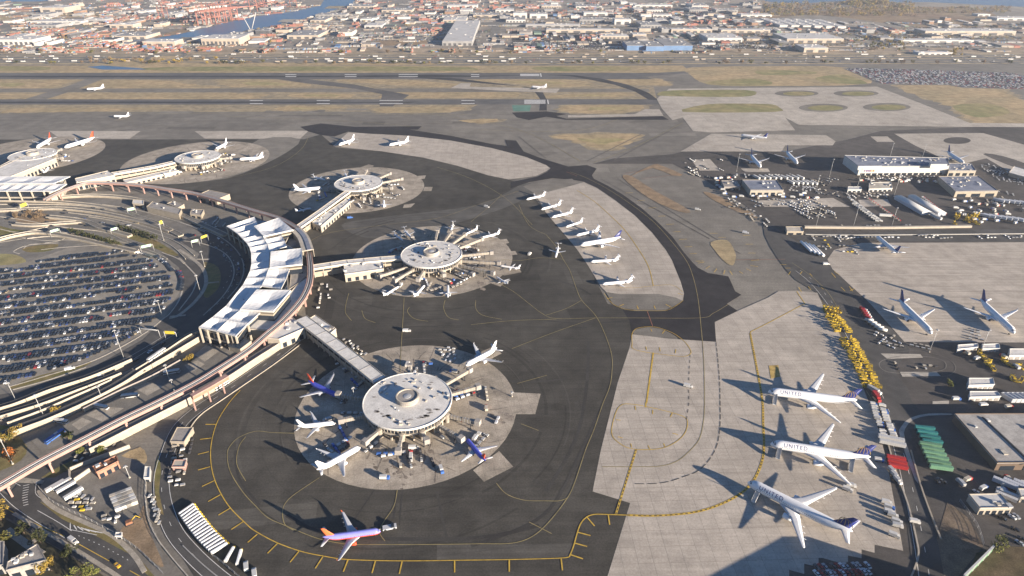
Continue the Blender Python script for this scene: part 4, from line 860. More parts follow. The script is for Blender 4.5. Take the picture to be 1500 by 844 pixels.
m = MB(); m.prism(inset(foot, 2.6), 5.2, 6.6); m.build('floor_edge', M['cream'], tb, True)
m = MB(); m.prism(inset(foot, 2.7), 12.4, 13.4); m.build('floor_edge', M['cream'], tb, True)
for p in iw + [ow[13], ow[12], ow[11]]:
    q = p + (cen - p).normalized() * 1.2; b_ = MB(); b_.box(q.x, q.y, 0, 1.3, 1.3, ZR - 1); b_.build('column', M['cream'], tb, True)
for p in [(339, 489), (331, 488), (318, 485), (303, 482)]:
    q = G(*p, ZR); b_ = MB(); b_.box(q.x, q.y, 0, 1.1, 1.1, ZR - 1); b_.build('column', M['cream'], tb, True)
# low roof between the shells and the guideway
poly_building('terminal_annex', 'low flat terminal wing between the roof shells and the guideway', 'annex', [(399, 459), (427, 427), (438, 415), (452, 405), (448, 425), (432, 447), (414, 468), (395, 484), (361, 482), (380, 461)], 9.5, 'beige', 'roofwhite')
poly_building('terminal_annex', 'low flat terminal wing above the large middle roof shell', 'annex', [(419, 345), (433, 342), (444, 358), (443, 362), (418, 362)], 9.5, 'beige', 'roofgrey')
poly_building('terminal_annex', 'low flat terminal wing right of the middle roof shell', 'annex', [(427, 395), (444, 389), (451, 392), (449, 405), (436, 416), (424, 424)], 9.5, 'beige', 'roofgrey')
poly_building('end_annex', 'tan flat-roofed block at the lower end of the terminal', 'annex', [(335, 505), (352, 494), (368, 500), (352, 512)], 6, 'beige', 'roofbeige')
# the far terminal at the left edge
tf = thing('far_terminal', 'far terminal with white shell roofs and a dark glazed front at the left edge', 'terminal', tuple(G(30, 275)))
for x in range(-6, 5):
    u0, u1 = 8 + x * 18, 26 + x * 18
    if u1 > 82: continue
    shell_unit(GP([(u0, 280), (u1, 280), (u1 + 18, 269.5), (u0 + 18, 269.5)], 15), 15, 1.8, tf)
for x in range(-4, 2):
    u0 = 4 + x * 37; shell_unit(GP([(u0, 269), (u0 + 37, 269), (u0 + 62, 258.5), (u0 + 25, 258.5)], 16.5), 16.5, 2.0, tf)
m = MB(); m.prism(GP([(-130, 279), (62, 279), (92, 266), (60, 259.5), (-130, 259.5)], 15), 0, 12.4); m.build('glass_wall', M['glass'], tf, True)
for k in range(-5, 4):
    p = G(8.5 + 18 * k, 280, 15); b_ = MB(); b_.box(p.x, p.y + 1, 0, 1.4, 1.4, 14); b_.build('column', M['cream'], tf, True)
m = MB(); m.prism(GP([(-130, 279.6), (63, 279.6), (63, 278.6), (-130, 278.6)], 15), 4.6, 6.2); m.build('floor_edge', M['cream'], tf, True)
poly_building('terminal_annex', 'cream terminal end pavilion left of the curved guideway', 'annex', [(66, 279), (80, 268), (96, 264), (90, 276), (72, 283)], 12, 'cream', 'roofwhite')
# ------------------------------------------------------------------ guideway of the airport train
def guideway(px, z, label, group):
    P = smooth(GP(px, z), 8); P = [Vector((p.x, p.y)) for p in P]
    t = thing('guideway', label, 'train guideway', (P[0].x, P[0].y, 0), group=group)
    m = MB(); m.wallstrip(P, 5.4, z - .5, z); d = m.build('deck', M['rail'], t, True)
    for s, mt in ((-1, 'pink'), (1, 'pink')):
        m = MB(); m.wallstrip(offset(P, s * 2.6), .55, z - 1.9, z + .5); m.build('girder', M[mt], t, True)
        m = MB(); m.wallstrip(offset(P, s * 1.2), .5, z, z + .45); m.build('running_beam', M['steel'], d, True)
    pts = resample(P, 24.0)
    for a, c in zip(pts[:-1], pts[1:]):
        dd = (c - a).normalized(); m = MB(); ang = math.atan2(dd.y, dd.x)
        m.box(a.x, a.y, 0, 1.2, 1.5, z - 3.2, ang); m.box(a.x, a.y, z - 3.2, 1.3, 6.2, 1.3, ang); m.build('pier', M['pink'], t, True)
    return t
GW1 = [(-60, 746), (0, 711), (60, 676), (120, 645), (180, 614), (230, 590), (283, 563), (321, 540), (364, 512), (390, 490), (417, 467), (443, 437), (454, 409), (453, 375), (446, 345), (434, 333)]
guideway(GW1, 12, 'long curved train guideway with pinkish sides sweeping past the terminal', 'train guideway')
guideway([(434, 333), (415, 322), (399, 316), (371, 308), (342, 299), (312, 290), (283, 282.5), (246, 277), (214, 272), (176, 268.5), (132, 267.5), (112, 272), (88, 281), (66, 292)], 12, 'far curved train guideway on piers left of the white roofs', 'train guideway')
# stations along it: long shed roof
for lab, px in (('ribbed train station roof right of the terminal shells', [(433, 335), (444, 347), (451, 366)]), ):
    P = [Vector((p.x, p.y)) for p in smooth(GP(px, 17), 5)]
    t = thing('train_station', lab, 'station', (P[0].x, P[0].y, 0))
    m = MB(); m.wallstrip(P, 12, 15.8, 16.6); r = m.build('roof', M['roofbeige'], t, True)
    m = MB(); m.wallstrip(offset(P, 1.5), 4.2, 16.6, 17.2); m.build('skylight', M['roofblue'], r, True)
    for s in (-1, 1):
        m = MB(); m.wallstrip(offset(P, s * 5.4), .4, 8, 15.8); m.build('side_wall', M['cream'], t, True)
    for p in resample(P, 12):
        m = MB(); m.box(p.x, p.y, 0, 1.4, 1.4, 8); m.build('pier', M['cream'], t, True)
P = [Vector((p.x, p.y)) for p in smooth(GP([(274, 575), (300, 561), (326, 546)], 14), 4)]
t = thing('maintenance_platform', 'pink covered platform hanging beside the train guideway', 'platform', (P[0].x, P[0].y, 0))
m = MB(); m.wallstrip(offset(P, -5.5), 4.0, 13.2, 14); m.build('roof', M['pink'], t, True); m = MB(); m.wallstrip(offset(P, -5.5), 3.2, 10.5, 13.2); m.build('wall', M['brick'], t, True)
for p in resample(offset(P, -5.5), 12): m = MB(); m.box(p.x, p.y, 0, .8, .8, 10.5); m.build('pier', M['pink'], t, True)
M['bridge'] = mat('jet_bridge_paint', (0.27, 0.24, 0.20), .7, .15, .4)
# ------------------------------------------------------------------ jet bridges
def jet_bridge(a, c, label, group, z=4.6, wide=1.9, m_='rail'):
    """From the building point a to the aircraft door point c (metres)."""
    a, c = Vector((a[0], a[1])), Vector((c[0], c[1])); d = c - a; L = d.length; d.normalize(); n = Vector((-d.y, d.x)); ang = math.atan2(d.y, d.x)
    t = thing('jet_bridge', label, 'jet bridge', (a.x, a.y, 0), group=group)
    q = MB(); q.lathe([(1.6, 0), (1.6, z - 1), (2.2, z - 1), (2.2, z + 3), (.2, z + 3.4)], 12, a.x, a.y); q.build('rotunda', M[m_], t, True)
    mid = a + d * L * .52
    for p, w_, h in (((a + d * 1.5, mid), wide, 2.5), ((mid - d * 1.2, c - d * 2.5), wide + .4, 2.8)):
        q = MB(); q.wallstrip([p[0], p[1]], w_, z, z + h); tu = q.build('tunnel', M[m_], t, True)
        for f in (.2, .4, .6, .8):
            x = p[0].lerp(p[1], f); q = MB(); q.box(x.x, x.y, z - .05, .25, w_ + .2, h + .12, ang); q.build('rib', M['steel'], tu, True)
    q = MB(); q.box(c.x - d.x * 1.6, c.y - d.y * 1.6, z - .2, 3.8, 4.0, 3.9, ang); q.build('cab', M['roofgrey'], t, True)
    q = MB(); x = a + d * L * .74
    for s in (-1, 1): q.box(x.x + n.x * s * 1.6, x.y + n.y * s * 1.6, .9, .5, .5, z - .9, ang)
    q.box(x.x, x.y, z - .7, .7, 4.2, .6, ang); q.build('lift_frame', M['darkmetal'], t, True)
    for s in (-1, 1):
        q = MB(); y = x + n * s * 1.6; q.tube((y.x - d.y * .3, y.y + d.x * .3, .5), (y.x + d.y * .3, y.y - d.x * .3, .5), .5, n=8); q.build('wheel', M['black'], t, True)
    return t
def bridges(key, ends, what, Rr=30.0, m_='bridge'):
    cx, cy = SAT[key]
    for k, (u, v, why) in enumerate(ends):
        e = G(u, v, 6); d = Vector((e.x - cx, e.y - cy)); d.normalize()
        jet_bridge((cx + d.x * (Rr + .5), cy + d.y * (Rr + .5)), (e.x, e.y), why + ' ' + what, 'jet bridges of the ' + what.split(' the ')[-1], m_=m_)
bridges('one', [(493, 578, 'jet bridge reaching the violet-blue airliner left of'), (496, 617, 'cream jet bridge at the shaded left side of'), (533, 650, 'long cream jet bridge at the lower left of'), (583, 664, 'jet bridge pointing straight down from'), (626, 648, 'short jet bridge at the lower right of'), (678, 645, 'jet bridge reaching the blue airliner below'), (703, 620, 'jet bridge on the lower right flank of'), (703, 566, 'dark jet bridge right of'), (690, 541, 'long white jet bridge at the upper right of'), (600, 535, 'short upright jet bridge behind')], 'the nearest round building')
bridges('two', [(556, 405, 'long jet bridge, lowest left of'), (577, 412, 'second long jet bridge at the lower left of'), (612, 411, 'jet bridge at the bottom left of'), (651, 404, 'jet bridge at the bottom of'), (694, 403, 'bent jet bridge at the lower right of'), (724, 401, 'long thin jet bridge running lower right from'), (733, 386, 'long thin jet bridge running right from'), (722, 370, 'jet bridge at the right of'), (707, 350, 'long jet bridge, upper right of'), (682, 343, 'thin jet bridge, second upper right of'), (661, 340, 'upright thin jet bridge behind'), (641, 338, 'leaning thin jet bridge behind'), (603, 348, 'jet bridge in the shade behind')], 'the second round building')
bridges('three', [(480, 276, 'jet bridge to the red tailed airliner at'), (498, 288, 'jet bridge at the lower left of'), (534, 292, 'jet bridge below'), (553, 288, 'jet bridge, lower right of'), (575, 276, 'jet bridge right of'), (590, 262, 'cream jet bridge at far right of'), (572, 254, 'jet bridge upper right of'), (537, 250, 'jet bridge behind'), (478, 262, 'jet bridge in the shade left of')], 'the third round building')
bridges('four', [(268, 246, 'jet bridge below left of'), (298, 246, 'jet bridge below'), (325, 240, 'jet bridge lower right of'), (340, 231, 'jet bridge right of'), (318, 220, 'jet bridge upper right of')], 'the fourth round building')
bridges('five', [(75, 240, 'jet bridge below'), (92, 232, 'jet bridge right of'), (90, 219, 'jet bridge upper right of')], 'the farthest round building', Rr=30)
# ------------------------------------------------------------------ roads, car park and green islands left of the terminal
def road(name, px, wid, m_='road', layer=2, edge=None):
    P = smooth(GP(px), 6); o = strips(name, [(P, wid, None)], M[m_], layer); return P
sheet('road_base', [(-300, 276), (60, 288), (110, 290), (180, 283), (240, 290), (300, 312), (335, 328), (352, 340), (369, 365), (369, 392), (352, 424), (310, 466), (288, 486), (255, 508), (200, 548), (120, 598), (40, 650), (-60, 700), (-300, 800)], M['roadold'], 1)
sheet('road', [(262, 322), (300, 328), (335, 336), (352, 345), (369, 368), (369, 392), (354, 424), (330, 450), (290, 484), (238, 510), (200, 538), (100, 575), (30, 600), (-80, 630), (-80, 590), (20, 575), (60, 562), (140, 536), (208, 498), (240, 468), (268, 432), (270, 410), (262, 392), (235, 370), (262, 372), (285, 385), (292, 372), (262, 352), (300, 345)], M['road'], 2)
sheet('car_park', [(-300, 382), (-20, 377), (40, 384), (100, 363), (165, 361), (225, 374), (258, 400), (263, 428), (240, 466), (205, 491), (140, 526), (60, 552), (10, 567), (-60, 590), (-300, 620)], ground_mat('car_park_asphalt', (0.21, 0.19, 0.16), (0.27, 0.245, 0.205), 0.02, 0.12, .9), 3)
for nm, p, m_, s in (('grass_island', [(16, 566), (59, 550), (100, 540), (132, 530), (126, 536), (73, 555), (20, 570)], 'verge', 2), ('grass_island', [(22, 316), (60, 311), (85, 325), (60, 330), (30, 327)], 'brown', 3), ('grass_island', [(101, 339), (130, 343), (178, 357), (170, 361), (120, 348)], 'verge', 2), ('grass_island', [(172, 336), (200, 340), (235, 356), (262, 374), (245, 372), (215, 358), (185, 348)], 'verge', 2), ('grass_island', [(32, 365), (50, 360), (85, 358), (75, 367), (45, 370)], 'verge', 3), ('grass_island', [(-20, 376), (0, 372), (25, 374), (38, 384), (0, 389), (-30, 390)], 'green', 3), ('grass_island', [(-10, 330), (15, 335), (45, 340), (25, 345), (-10, 348)], 'verge', 3), ('grass_island', [(298, 384), (320, 392), (322, 418), (305, 436), (298, 430), (303, 405)], 'verge', 3),
                     ('planted_ground', [(-60, 640), (0, 622), (20, 632), (40, 655), (30, 675), (0, 690), (-60, 710)], 'verge', 2)):
    sheet(nm, p, M[m_], 4, s)
P_ = [(256, 395), (267, 412), (264, 436), (250, 458), (238, 468), (206, 492), (140, 527), (60, 553), (12, 567)]
def kerb(px, wid=1.2, h=.16, sm=5, m_='kerb', name='kerb', kind='structure', z0=0.03):
    P = GP(px); P = smooth(P, sm) if sm else P; q = MB(); q.wallstrip(P, wid, z0, z0 + h); o = q.build(name, M[m_]); tag(o, kind=kind); return o
for px in (P_, [(237, 370), (262, 380), (280, 396), (288, 408), (282, 428), (262, 455)], [(60, 366), (100, 362), (165, 360), (225, 373), (256, 395)], [(20, 345), (60, 352), (110, 352), (160, 362), (210, 372), (240, 376)], [(262, 352), (300, 358), (329, 371), (342, 391), (340, 412), (325, 436), (298, 462)], [(262, 325), (314, 343), (343, 363), (357, 388), (352, 414), (333, 438)], [(-20, 358), (20, 352), (50, 347)], [(28, 372), (20, 368), (38, 360), (60, 357), (85, 353), (95, 349)], [(35, 364), (45, 358), (85, 356)], [(19, 571), (73, 556), (126, 538)]): kerb(px)
kerb([(262, 366), (280, 378), (296, 392), (302, 408), (299, 424), (284, 444), (262, 462), (248, 466)], 3.6, .3, m_='sidewalk', name='walkway')
for px in ([(262, 378), (270, 386)], [(303, 415), (321, 413)], [(249, 464), (272, 462)], [(288, 380), (307, 380)]): kerb(px, 2.4, .25, 0, m_='sidewalk', name='walkway')
# lane lines
strips('lane_line', [LN(p, .3, 5, d) for p, d in (([(262, 340), (305, 352), (334, 372), (347, 392), (343, 412), (328, 436), (305, 458)], (6, 3)), ([(180, 528), (215, 508), (250, 486)], None), ([(190, 530), (230, 505), (262, 487)], None), ([(60, 580), (130, 556), (178, 528)], (6, 3)), ([(270, 350), (316, 362), (336, 384), (338, 402), (322, 430)], (6, 3)), ([(0, 596), (60, 577), (120, 556)], (6, 3)))], M['whi'], 6)
# elevated ramps with lit side walls, one after another
def ramp(label, px, wid, z, name='ramp', deck='road', wallm='cream', para=1.1, grp='road ramps towards the terminal', thick=None, south=True, pw=.5):
    P = [Vector((p.x, p.y)) for p in smooth(GP(px, z), 6)]
    t = thing(name, label, 'road ramp', (P[0].x, P[0].y, 0), group=grp)
    q = MB(); q.wallstrip(P, wid, (0.05 if thick is None else z - thick), z); q.build('deck', [M['beige']], t, True)
    q = MB(); b_ = offset(P, 0); q.wallstrip(P, wid - 1.2, z, z + .06); q.build('roadway', M[deck], t, True)
    for s in ((-1,) if south else (-1, 1)):
        q = MB(); q.wallstrip(offset(P, s * (wid / 2 - pw / 2)), pw, z + .0, z + para); q.build('parapet', M[wallm], t, True)
    if thick:
        for p in resample(P, 22)[1:]:
            q = MB(); q.box(p.x, p.y, 0, 1.6, min(wid * .6, 5), z - thick, 0.4); q.build('pier', M['cream'], t, True)
    return t
ramp('upper ramp with a cream wall, starting below the grass strip', [(-40, 610), (0, 596), (25, 588), (73, 569), (132, 550), (191, 525)], 6, 3.0)
ramp('second cream-walled ramp, ending at a white van', [(-40, 622), (0, 608), (59, 590), (109, 571), (154, 554), (176, 545)], 6, 3.2)
ramp('third thin-walled ramp between the two cream ones', [(10, 618), (62, 599), (103, 581), (131, 569), (162, 555)], 5, 2.6)
ramp('thick cream-walled departures ramp with a long white bus', [(-60, 660), (28, 626), (71, 610), (132, 583), (176, 560), (205, 541), (247, 517), (291, 491)], 7.5, 4.0)
ramp('departures ramp nearest the terminal kerb', [(196, 541), (232, 519), (273, 492), (292, 484)], 5, 4.0)
ramp('brownish walled service ramp beside the bus yard', [(120, 598), (140, 588), (176, 570), (220, 550), (262, 527)], 4.5, 2.6, wallm='rail')
ramp('broad cream viaduct wall below the train guideway', [(128, 656), (160, 640), (199, 620), (268, 585), (327, 553), (370, 525), (400, 506), (424, 490)], 7, 5.0, deck='rail', para=1.2)
for k, (lab, px) in enumerate((('uppermost curved ramp along the far terminal front', [(-30, 292), (0, 293), (44, 294), (103, 297), (162, 305), (220, 324), (265, 345)]), ('second curved ramp from the top left, passing a yellow sign', [(-30, 307), (0, 308), (40, 306), (88, 305), (132, 309), (162, 314), (206, 324), (250, 338)]), ('third curved ramp in the left road tangle', [(70, 317), (100, 320), (125, 324), (147, 333), (190, 345)]), ('lower curved ramp around the brown grass island', [(20, 328), (50, 330), (88, 327), (120, 325)]), ('ramp curving along the car park top', [(-20, 356), (20, 345), (60, 340), (110, 348), (150, 357), (200, 368)]), ('outer ramp below the far guideway', [(70, 290), (130, 286), (190, 290), (240, 304), (290, 326), (330, 344)]))):
    ramp(lab, px, 6.5, 1.3 + .4 * (k % 3), deck='roadold', wallm='kerb', para=.9, grp='curved ramps at the upper left', south=False, pw=.45)
# bus yard concrete and roads at the lower left
sheet('yard', [(210, 560), (262, 530), (300, 510), (330, 505), (368, 512), (330, 540), (262, 580), (150, 632), (110, 652), (60, 660), (40, 640), (90, 625)], M['roadold'], 4)
for p in ([(285, 520), (302, 505), (322, 514), (300, 530)], [(270, 535), (290, 528), (300, 534), (280, 546)], [(196, 568), (212, 559), (240, 566), (216, 580)], [(125, 608), (150, 596), (182, 598), (150, 618)], [(105, 622), (120, 612), (135, 618), (115, 630)]): sheet('concrete_pad', p, M['sidewalk'], 5)
sheet('road', [(-200, 700), (0, 720), (12, 726), (40, 692), (65, 700), (55, 722), (62, 738), (100, 758), (150, 785), (195, 812), (215, 838), (260, 880), (260, 960), (190, 860), (150, 838), (80, 800), (-10, 746), (-200, 740)], M['road'], 3)
sheet('road', [(25, 708), (60, 700), (110, 688), (150, 668), (130, 655), (100, 662), (40, 690), (20, 700)], M['road'], 3)
sheet('yard', [(60, 700), (95, 720), (150, 755), (200, 800), (240, 830), (236, 800), (222, 760), (215, 720), (216, 680), (190, 660), (150, 676), (110, 690)], M['roadold'], 3)
sheet('bare_earth', [(175, 780), (200, 760), (212, 740), (220, 780), (240, 830), (215, 815)], M['brown'], 4, 3); sheet('grass_verge', [(58, 735), (70, 740), (130, 768), (175, 795), (210, 825), (235, 855), (215, 842), (190, 812), (140, 785), (90, 760)], M['verge'], 4)
sheet('bare_earth', [(178, 668), (205, 655), (215, 668), (212, 680), (195, 672)], M['tan'], 4, 2); sheet('bare_earth', [(60, 700), (75, 690), (110, 672), (120, 676), (80, 700)], M['verge'], 4)
sheet('grass_verge', [(-200, 760), (-10, 750), (60, 790), (150, 842), (200, 900), (200, 1000), (-200, 1000)], ground_mat('dark_park_ground', (0.05, 0.048, 0.03), (0.09, 0.075, 0.045), .05, .2, 1.2), 2)  # very dark olive-brown ground of the corner park
# perimeter road
PR = [(452, 474), (440, 492), (410, 518), (380, 540), (330, 574), (290, 600), (262, 626), (247, 660), (238, 690), (237, 720), (243, 750), (257, 782), (282, 812), (312, 840), (350, 870)]
road('perimeter_road', PR, 9.5, 'road', 4)
sheet('kerb_strip', [(236, 690), (233, 720), (240, 755), (230, 740), (226, 700), (232, 668)], M['verge'], 5, 2)
strips('lane_line', [(offset(smooth(GP(PR), 6), s * 4.4), .3, None) for s in (-1, 1)] + [(smooth(GP(PR), 6), .25, (8, 3))], M['whi'], 6)
kerb([(440, 505), (400, 535), (330, 583), (292, 610), (272, 640), (262, 668)], .6, .5, m_='cream', name='barrier')
kerb([(268, 800), (300, 830), (345, 866)], .5, .6, m_='fence', name='barrier'); kerb([(215, 690), (214, 720), (216, 755), (228, 785), (250, 815), (280, 850)], .6, .5, m_='kerb', name='barrier')
kerb([(57, 718), (68, 735), (90, 750), (130, 768), (165, 785), (195, 812), (212, 838)], 2.6, .15, m_='sidewalk', name='pavement')
kerb([(20, 752), (60, 776), (110, 805), (160, 836), (180, 850)], 2.2, .15, m_='sidewalk', name='pavement')
strips('lane_line', [LN(p, w_, 5, d) for p, w_, d in (([(0, 722), (20, 742), (55, 766), (95, 788)], .3, None), ([(55, 748), (85, 765), (105, 778)], .3, None), ([(115, 785), (150, 800), (190, 822)], .3, (2, 1)), ([(18, 705), (30, 712)], .3, None), ([(62, 732), (52, 722), (54, 705)], .25, None))], M['whi'], 6)
strips('lane_line', [LN(p, .4, 3) for p in ([(-10, 734), (40, 762), (95, 786)], [(115, 797), (160, 822)], [(190, 836), (215, 850)])], M['yel'], 6)
strips('hatching', [LN([(103 + 5.2 * k, 768 + 1.7 * k), (103 + 9.5 * k - 0, 775 + 1.2 * k)], .5, 0) for k in range(7)] + [LN([(103, 766), (103, 776), (142, 784)], .3, 0)] + [LN([(34 - k * .3 + (k > 5) * (k - 5) * .9, 712 + k * 3.6), (43 - k * .5 + (k > 5) * (k - 5) * .9, 710 + k * 3.6)], .45, 0) for k in range(9)], M['whi'], 6)
sheet('crosswalk_deck', [(22, 702), (30, 699), (66, 704), (62, 709), (24, 707)], M['sidewalk'], 5)
# right side service roads
RR = [(1172, 396), (1195, 415), (1222, 448), (1248, 490), (1268, 530), (1290, 574), (1310, 622), (1328, 680), (1342, 740), (1352, 790), (1362, 850), (1366, 900)]
sheet('road', smooth(GP([(1120, 318), (1150, 345), (1205, 372), (1222, 400), (1262, 440), (1325, 501), (1330, 520), (1310, 540), (1330, 570), (1345, 600), (1400, 600), (1390, 612), (1345, 616), (1335, 640), (1345, 690), (1365, 760), (1384, 850), (1390, 960), (1340, 960), (1335, 820), (1322, 730), (1300, 640), (1285, 600), (1268, 560), (1240, 510), (1210, 452), (1197, 429), (1165, 410), (1140, 380), (1120, 345)]), 2, True), M['road'], 3, world=True)
strips('lane_line', [(smooth(GP(RR), 6), .28, (8, 3)), (offset(smooth(GP(RR), 6), -5.2), .3, None)], M['whi'], 6)
strips('lane_line', [LN([(1203, 440), (1222, 472), (1245, 520), (1262, 560), (1290, 610), (1303, 660), (1320, 720)], .5, 4), LN([(1160, 385), (1185, 402), (1210, 425), (1228, 452)], .35, 4)], M['yelthin'], 6)
kerb([(1334, 660), (1348, 710), (1362, 750), (1378, 790)], .9, .7, m_='beige', name='barrier'); kerb([(1298, 640), (1312, 690), (1330, 740), (1342, 790), (1345, 815), (1335, 844), (1325, 860)], .9, .6, m_='cream', name='barrier')
sheet('concrete_pad', smooth(GP([(1318, 640), (1320, 625), (1334, 612), (1360, 606), (1392, 606), (1392, 608), (1360, 609), (1338, 615), (1326, 628), (1326, 645), (1345, 700), (1340, 702)]), 2, True), M['kerb'], 4, world=True)
sheet('bare_earth', [(1388, 735), (1420, 760), (1440, 800), (1400, 850), (1380, 850), (1372, 790)], ground_mat('rough_earth', (0.13, 0.10, 0.075), (0.17, 0.13, 0.09), .03, .15, 1.2, contrast=1.8), 3)
sheet('grass_verge', [(1430, 810), (1470, 800), (1560, 805), (1560, 900), (1400, 900)], ground_mat('dark_verge', (0.075, 0.062, 0.03), (0.115, 0.085, 0.05), .04, .2, 1.3, contrast=1.8), 4)
sheet('bare_earth', [(1355, 640), (1395, 642), (1410, 680), (1420, 700), (1400, 690)], M['yard'], 3)
for p in ([(1290, 518), (1348, 519), (1352, 524), (1300, 526)], [(1318, 545), (1372, 545), (1378, 551), (1322, 552)], [(1366, 588), (1390, 587), (1390, 592), (1366, 592)]): sheet('concrete_pad', p, M['kerb'], 5)
strips('loop_road_edge', [(smooth(GP([(1296, 527), (1288, 533), (1292, 541), (1306, 546), (1340, 547), (1378, 543), (1386, 536), (1380, 528), (1360, 523), (1320, 522)]), 5, True) + [GP([(1296, 527)])[0]], .6, None), (smooth(GP([(1300, 518), (1345, 514), (1385, 524), (1400, 538), (1390, 550), (1360, 553), (1320, 552)]), 5), .35, None)], M['roadold'], 6)
sheet('road', [(1360, 336), (1700, 336), (1700, 353), (1262, 354), (1225, 362), (1205, 372), (1150, 340), (1260, 342)], M['road'], 3)
kerb([(1178, 334), (1280, 335), (1360, 334), (1422, 333)], 3.4, 2.6, 3, m_='cream', name='barrier_wall'); kerb([(1180, 344), (1260, 345), (1500, 343), (1700, 342)], .8, 1.0, 3, m_='fence', name='barrier')

for px in ([(-10, 300), (60, 300), (130, 303), (200, 318), (250, 335)], [(0, 318), (30, 322), (90, 333), (150, 340), (180, 352), (205, 362)], [(60, 340), (110, 343), (165, 352), (215, 366), (245, 380)], [(130, 318), (170, 325), (220, 340), (260, 356), (285, 375)], [(100, 312), (160, 320), (215, 333), (262, 350)], [(150, 300), (200, 308), (250, 322), (300, 340)], [(0, 336), (25, 341), (45, 338), (70, 333)], [(-10, 350), (15, 344), (40, 341)], [(170, 331), (210, 342), (250, 360), (272, 380)], [(40, 350), (80, 347), (130, 355), (190, 366), (232, 377)]):
    kerb(px, .6, .9, name='barrier')
# ------------------------------------------------------------------ vehicles and apron equipment
def car_mesh(name, paint):
    b = MB(); L, W = 4.8, 1.9
    b.loft([[(x, -y, .28), (x, y, .28), (x, y * .98, z), (x, -y * .98, z)] for x, y, z in ((L / 2, W * .42, .68), (L * .46, W / 2, .82), (L * .16, W / 2, .95), (-L * .34, W / 2, .98), (-L / 2, W * .44, .86))], 0, False)
    b.loft([[(x, -y, .93), (x, y, .93), (x2, y * .8, 1.45), (x2, -y * .8, 1.45)] for x, x2, y in ((L * .18, L * .04, W * .46), (-L * .36, -L * .26, W * .46))], 1, False)
    b.quad((L * .04, -W * .36, 1.46), (L * .04, W * .36, 1.46), (-L * .26, W * .36, 1.46), (-L * .26, -W * .36, 1.46), 0) if False else b.quad((L * .04, W * .36, 1.46), (-L * .26, W * .36, 1.46), (-L * .26, -W * .36, 1.46), (L * .04, -W * .36, 1.46), 0)
    for x in (L * .32, -L * .30):
        for y in (-W * .46, W * .46): b.tube((x, y - .1, .32), (x, y + .1, .32), .32, n=8, m=2, sm=False)
    return b.mesh(name, [M[paint], M['glass'], M['black']])
for nm, c in (('car_black', (.018, .019, .022)), ('car_grey', (.09, .095, .10)), ('car_silver', (.36, .37, .38)), ('car_white', (.66, .66, .65)), ('car_red', (.30, .025, .025)), ('car_blue', (.035, .06, .17)), ('car_tan', (.30, .25, .17)), ('cab_yellow', (.60, .34, .03))): M[nm] = mat(nm, c, .28, .03, spec=.5)
CARM = {k: car_mesh('parked_car_' + k, k) for k in ('car_black', 'car_grey', 'car_silver', 'car_white', 'car_red', 'car_blue', 'car_tan', 'cab_yellow')}
CW = ['car_black'] * 60 + ['car_grey'] * 24 + ['car_silver'] * 9 + ['car_white'] * 6 + ['car_red'] * 3 + ['car_blue'] * 6 + ['car_tan'] * 2
PARK = GP([(-70, 392), (30, 388), (70, 378), (105, 368), (165, 366), (222, 378), (250, 402), (256, 428), (234, 462), (201, 486), (136, 521), (60, 547), (10, 561), (-70, 578)])
ang = R(17); dx, dy = Vector((math.cos(ang), math.sin(ang))), Vector((-math.sin(ang), math.cos(ang)))
rd = random.Random(4); spots = []
o0 = Vector((G(100, 450).x, G(100, 450).y))
for j in range(-16, 22):
    for side in (0, 1):
        gap = 0; i = -90
        while i < 90:
            i += 1
            if gap > 0: gap -= 1; continue
            if rd.random() < .014: gap = rd.randint(2, 11); continue
            if rd.random() < .03: continue
            p = o0 + dx * (i * 2.62 + rd.uniform(-.12, .12)) + dy * (j * 16.6 + (0 if side else 5.0) + rd.uniform(-.3, .3))
            if inside(p, PARK) and inside(p + dy * 4, PARK) and p.x > -560: spots.append((p.x, p.y, ang + math.pi / 2 + (math.pi if rd.random() < .5 else 0) + rd.uniform(-.03, .03), rd.choice(CW), 2 * j + (0 if side else 1)))
EDGEP = resample(smooth(GP([(206, 483), (190, 494), (140, 519), (100, 534), (62, 546)]), 6), 2.9)
for a, c in zip(EDGEP, EDGEP[1:]):
    t = (c - a).normalized()
    if rd.random() < .93: spots.append((a.x + t.y * 0, a.y + 2.0, math.atan2(t.y, t.x) + math.pi / 2 - .35, rd.choice(CW), None))
for pl, n_ in (([(229, 376), (245, 388), (254, 400)], 22), ([(262, 398), (267, 412), (264, 428)], 18), ([(170, 367), (200, 370), (226, 378)], 20)):
    for a, c in zip(*(lambda q: (q, q[1:]))(resample(smooth(GP(pl), 5), 3.0))): spots.append((a.x, a.y, math.atan2((c - a).y, (c - a).x) + 1.2, rd.choice(CW), None))
spots.sort(key=lambda s: s[0] ** 2 + s[1] ** 2)
CN = {'car_black': 'black', 'car_grey': 'dark grey', 'car_silver': 'silver', 'car_white': 'white', 'car_red': 'red', 'car_blue': 'blue', 'car_tan': 'tan', 'cab_yellow': 'yellow'}
ROWS = sorted({s[4] for s in spots[:290] if s[4] is not None})
for x, y, a, c, rw in spots[:290]:
    o = link('parked_car', CARM[c], None, (x, y, .08), a); tag(o, CN[c] + (' car angled along the curved lower edge of the car park' if rw is None else ' car, ' + ORD(ROWS.index(rw)) + ' row from the lower edge of the car park, ' + ('left part' if x < -330 else 'middle part' if x < -270 else 'right part')), 'car', 'cars in the terminal car park')
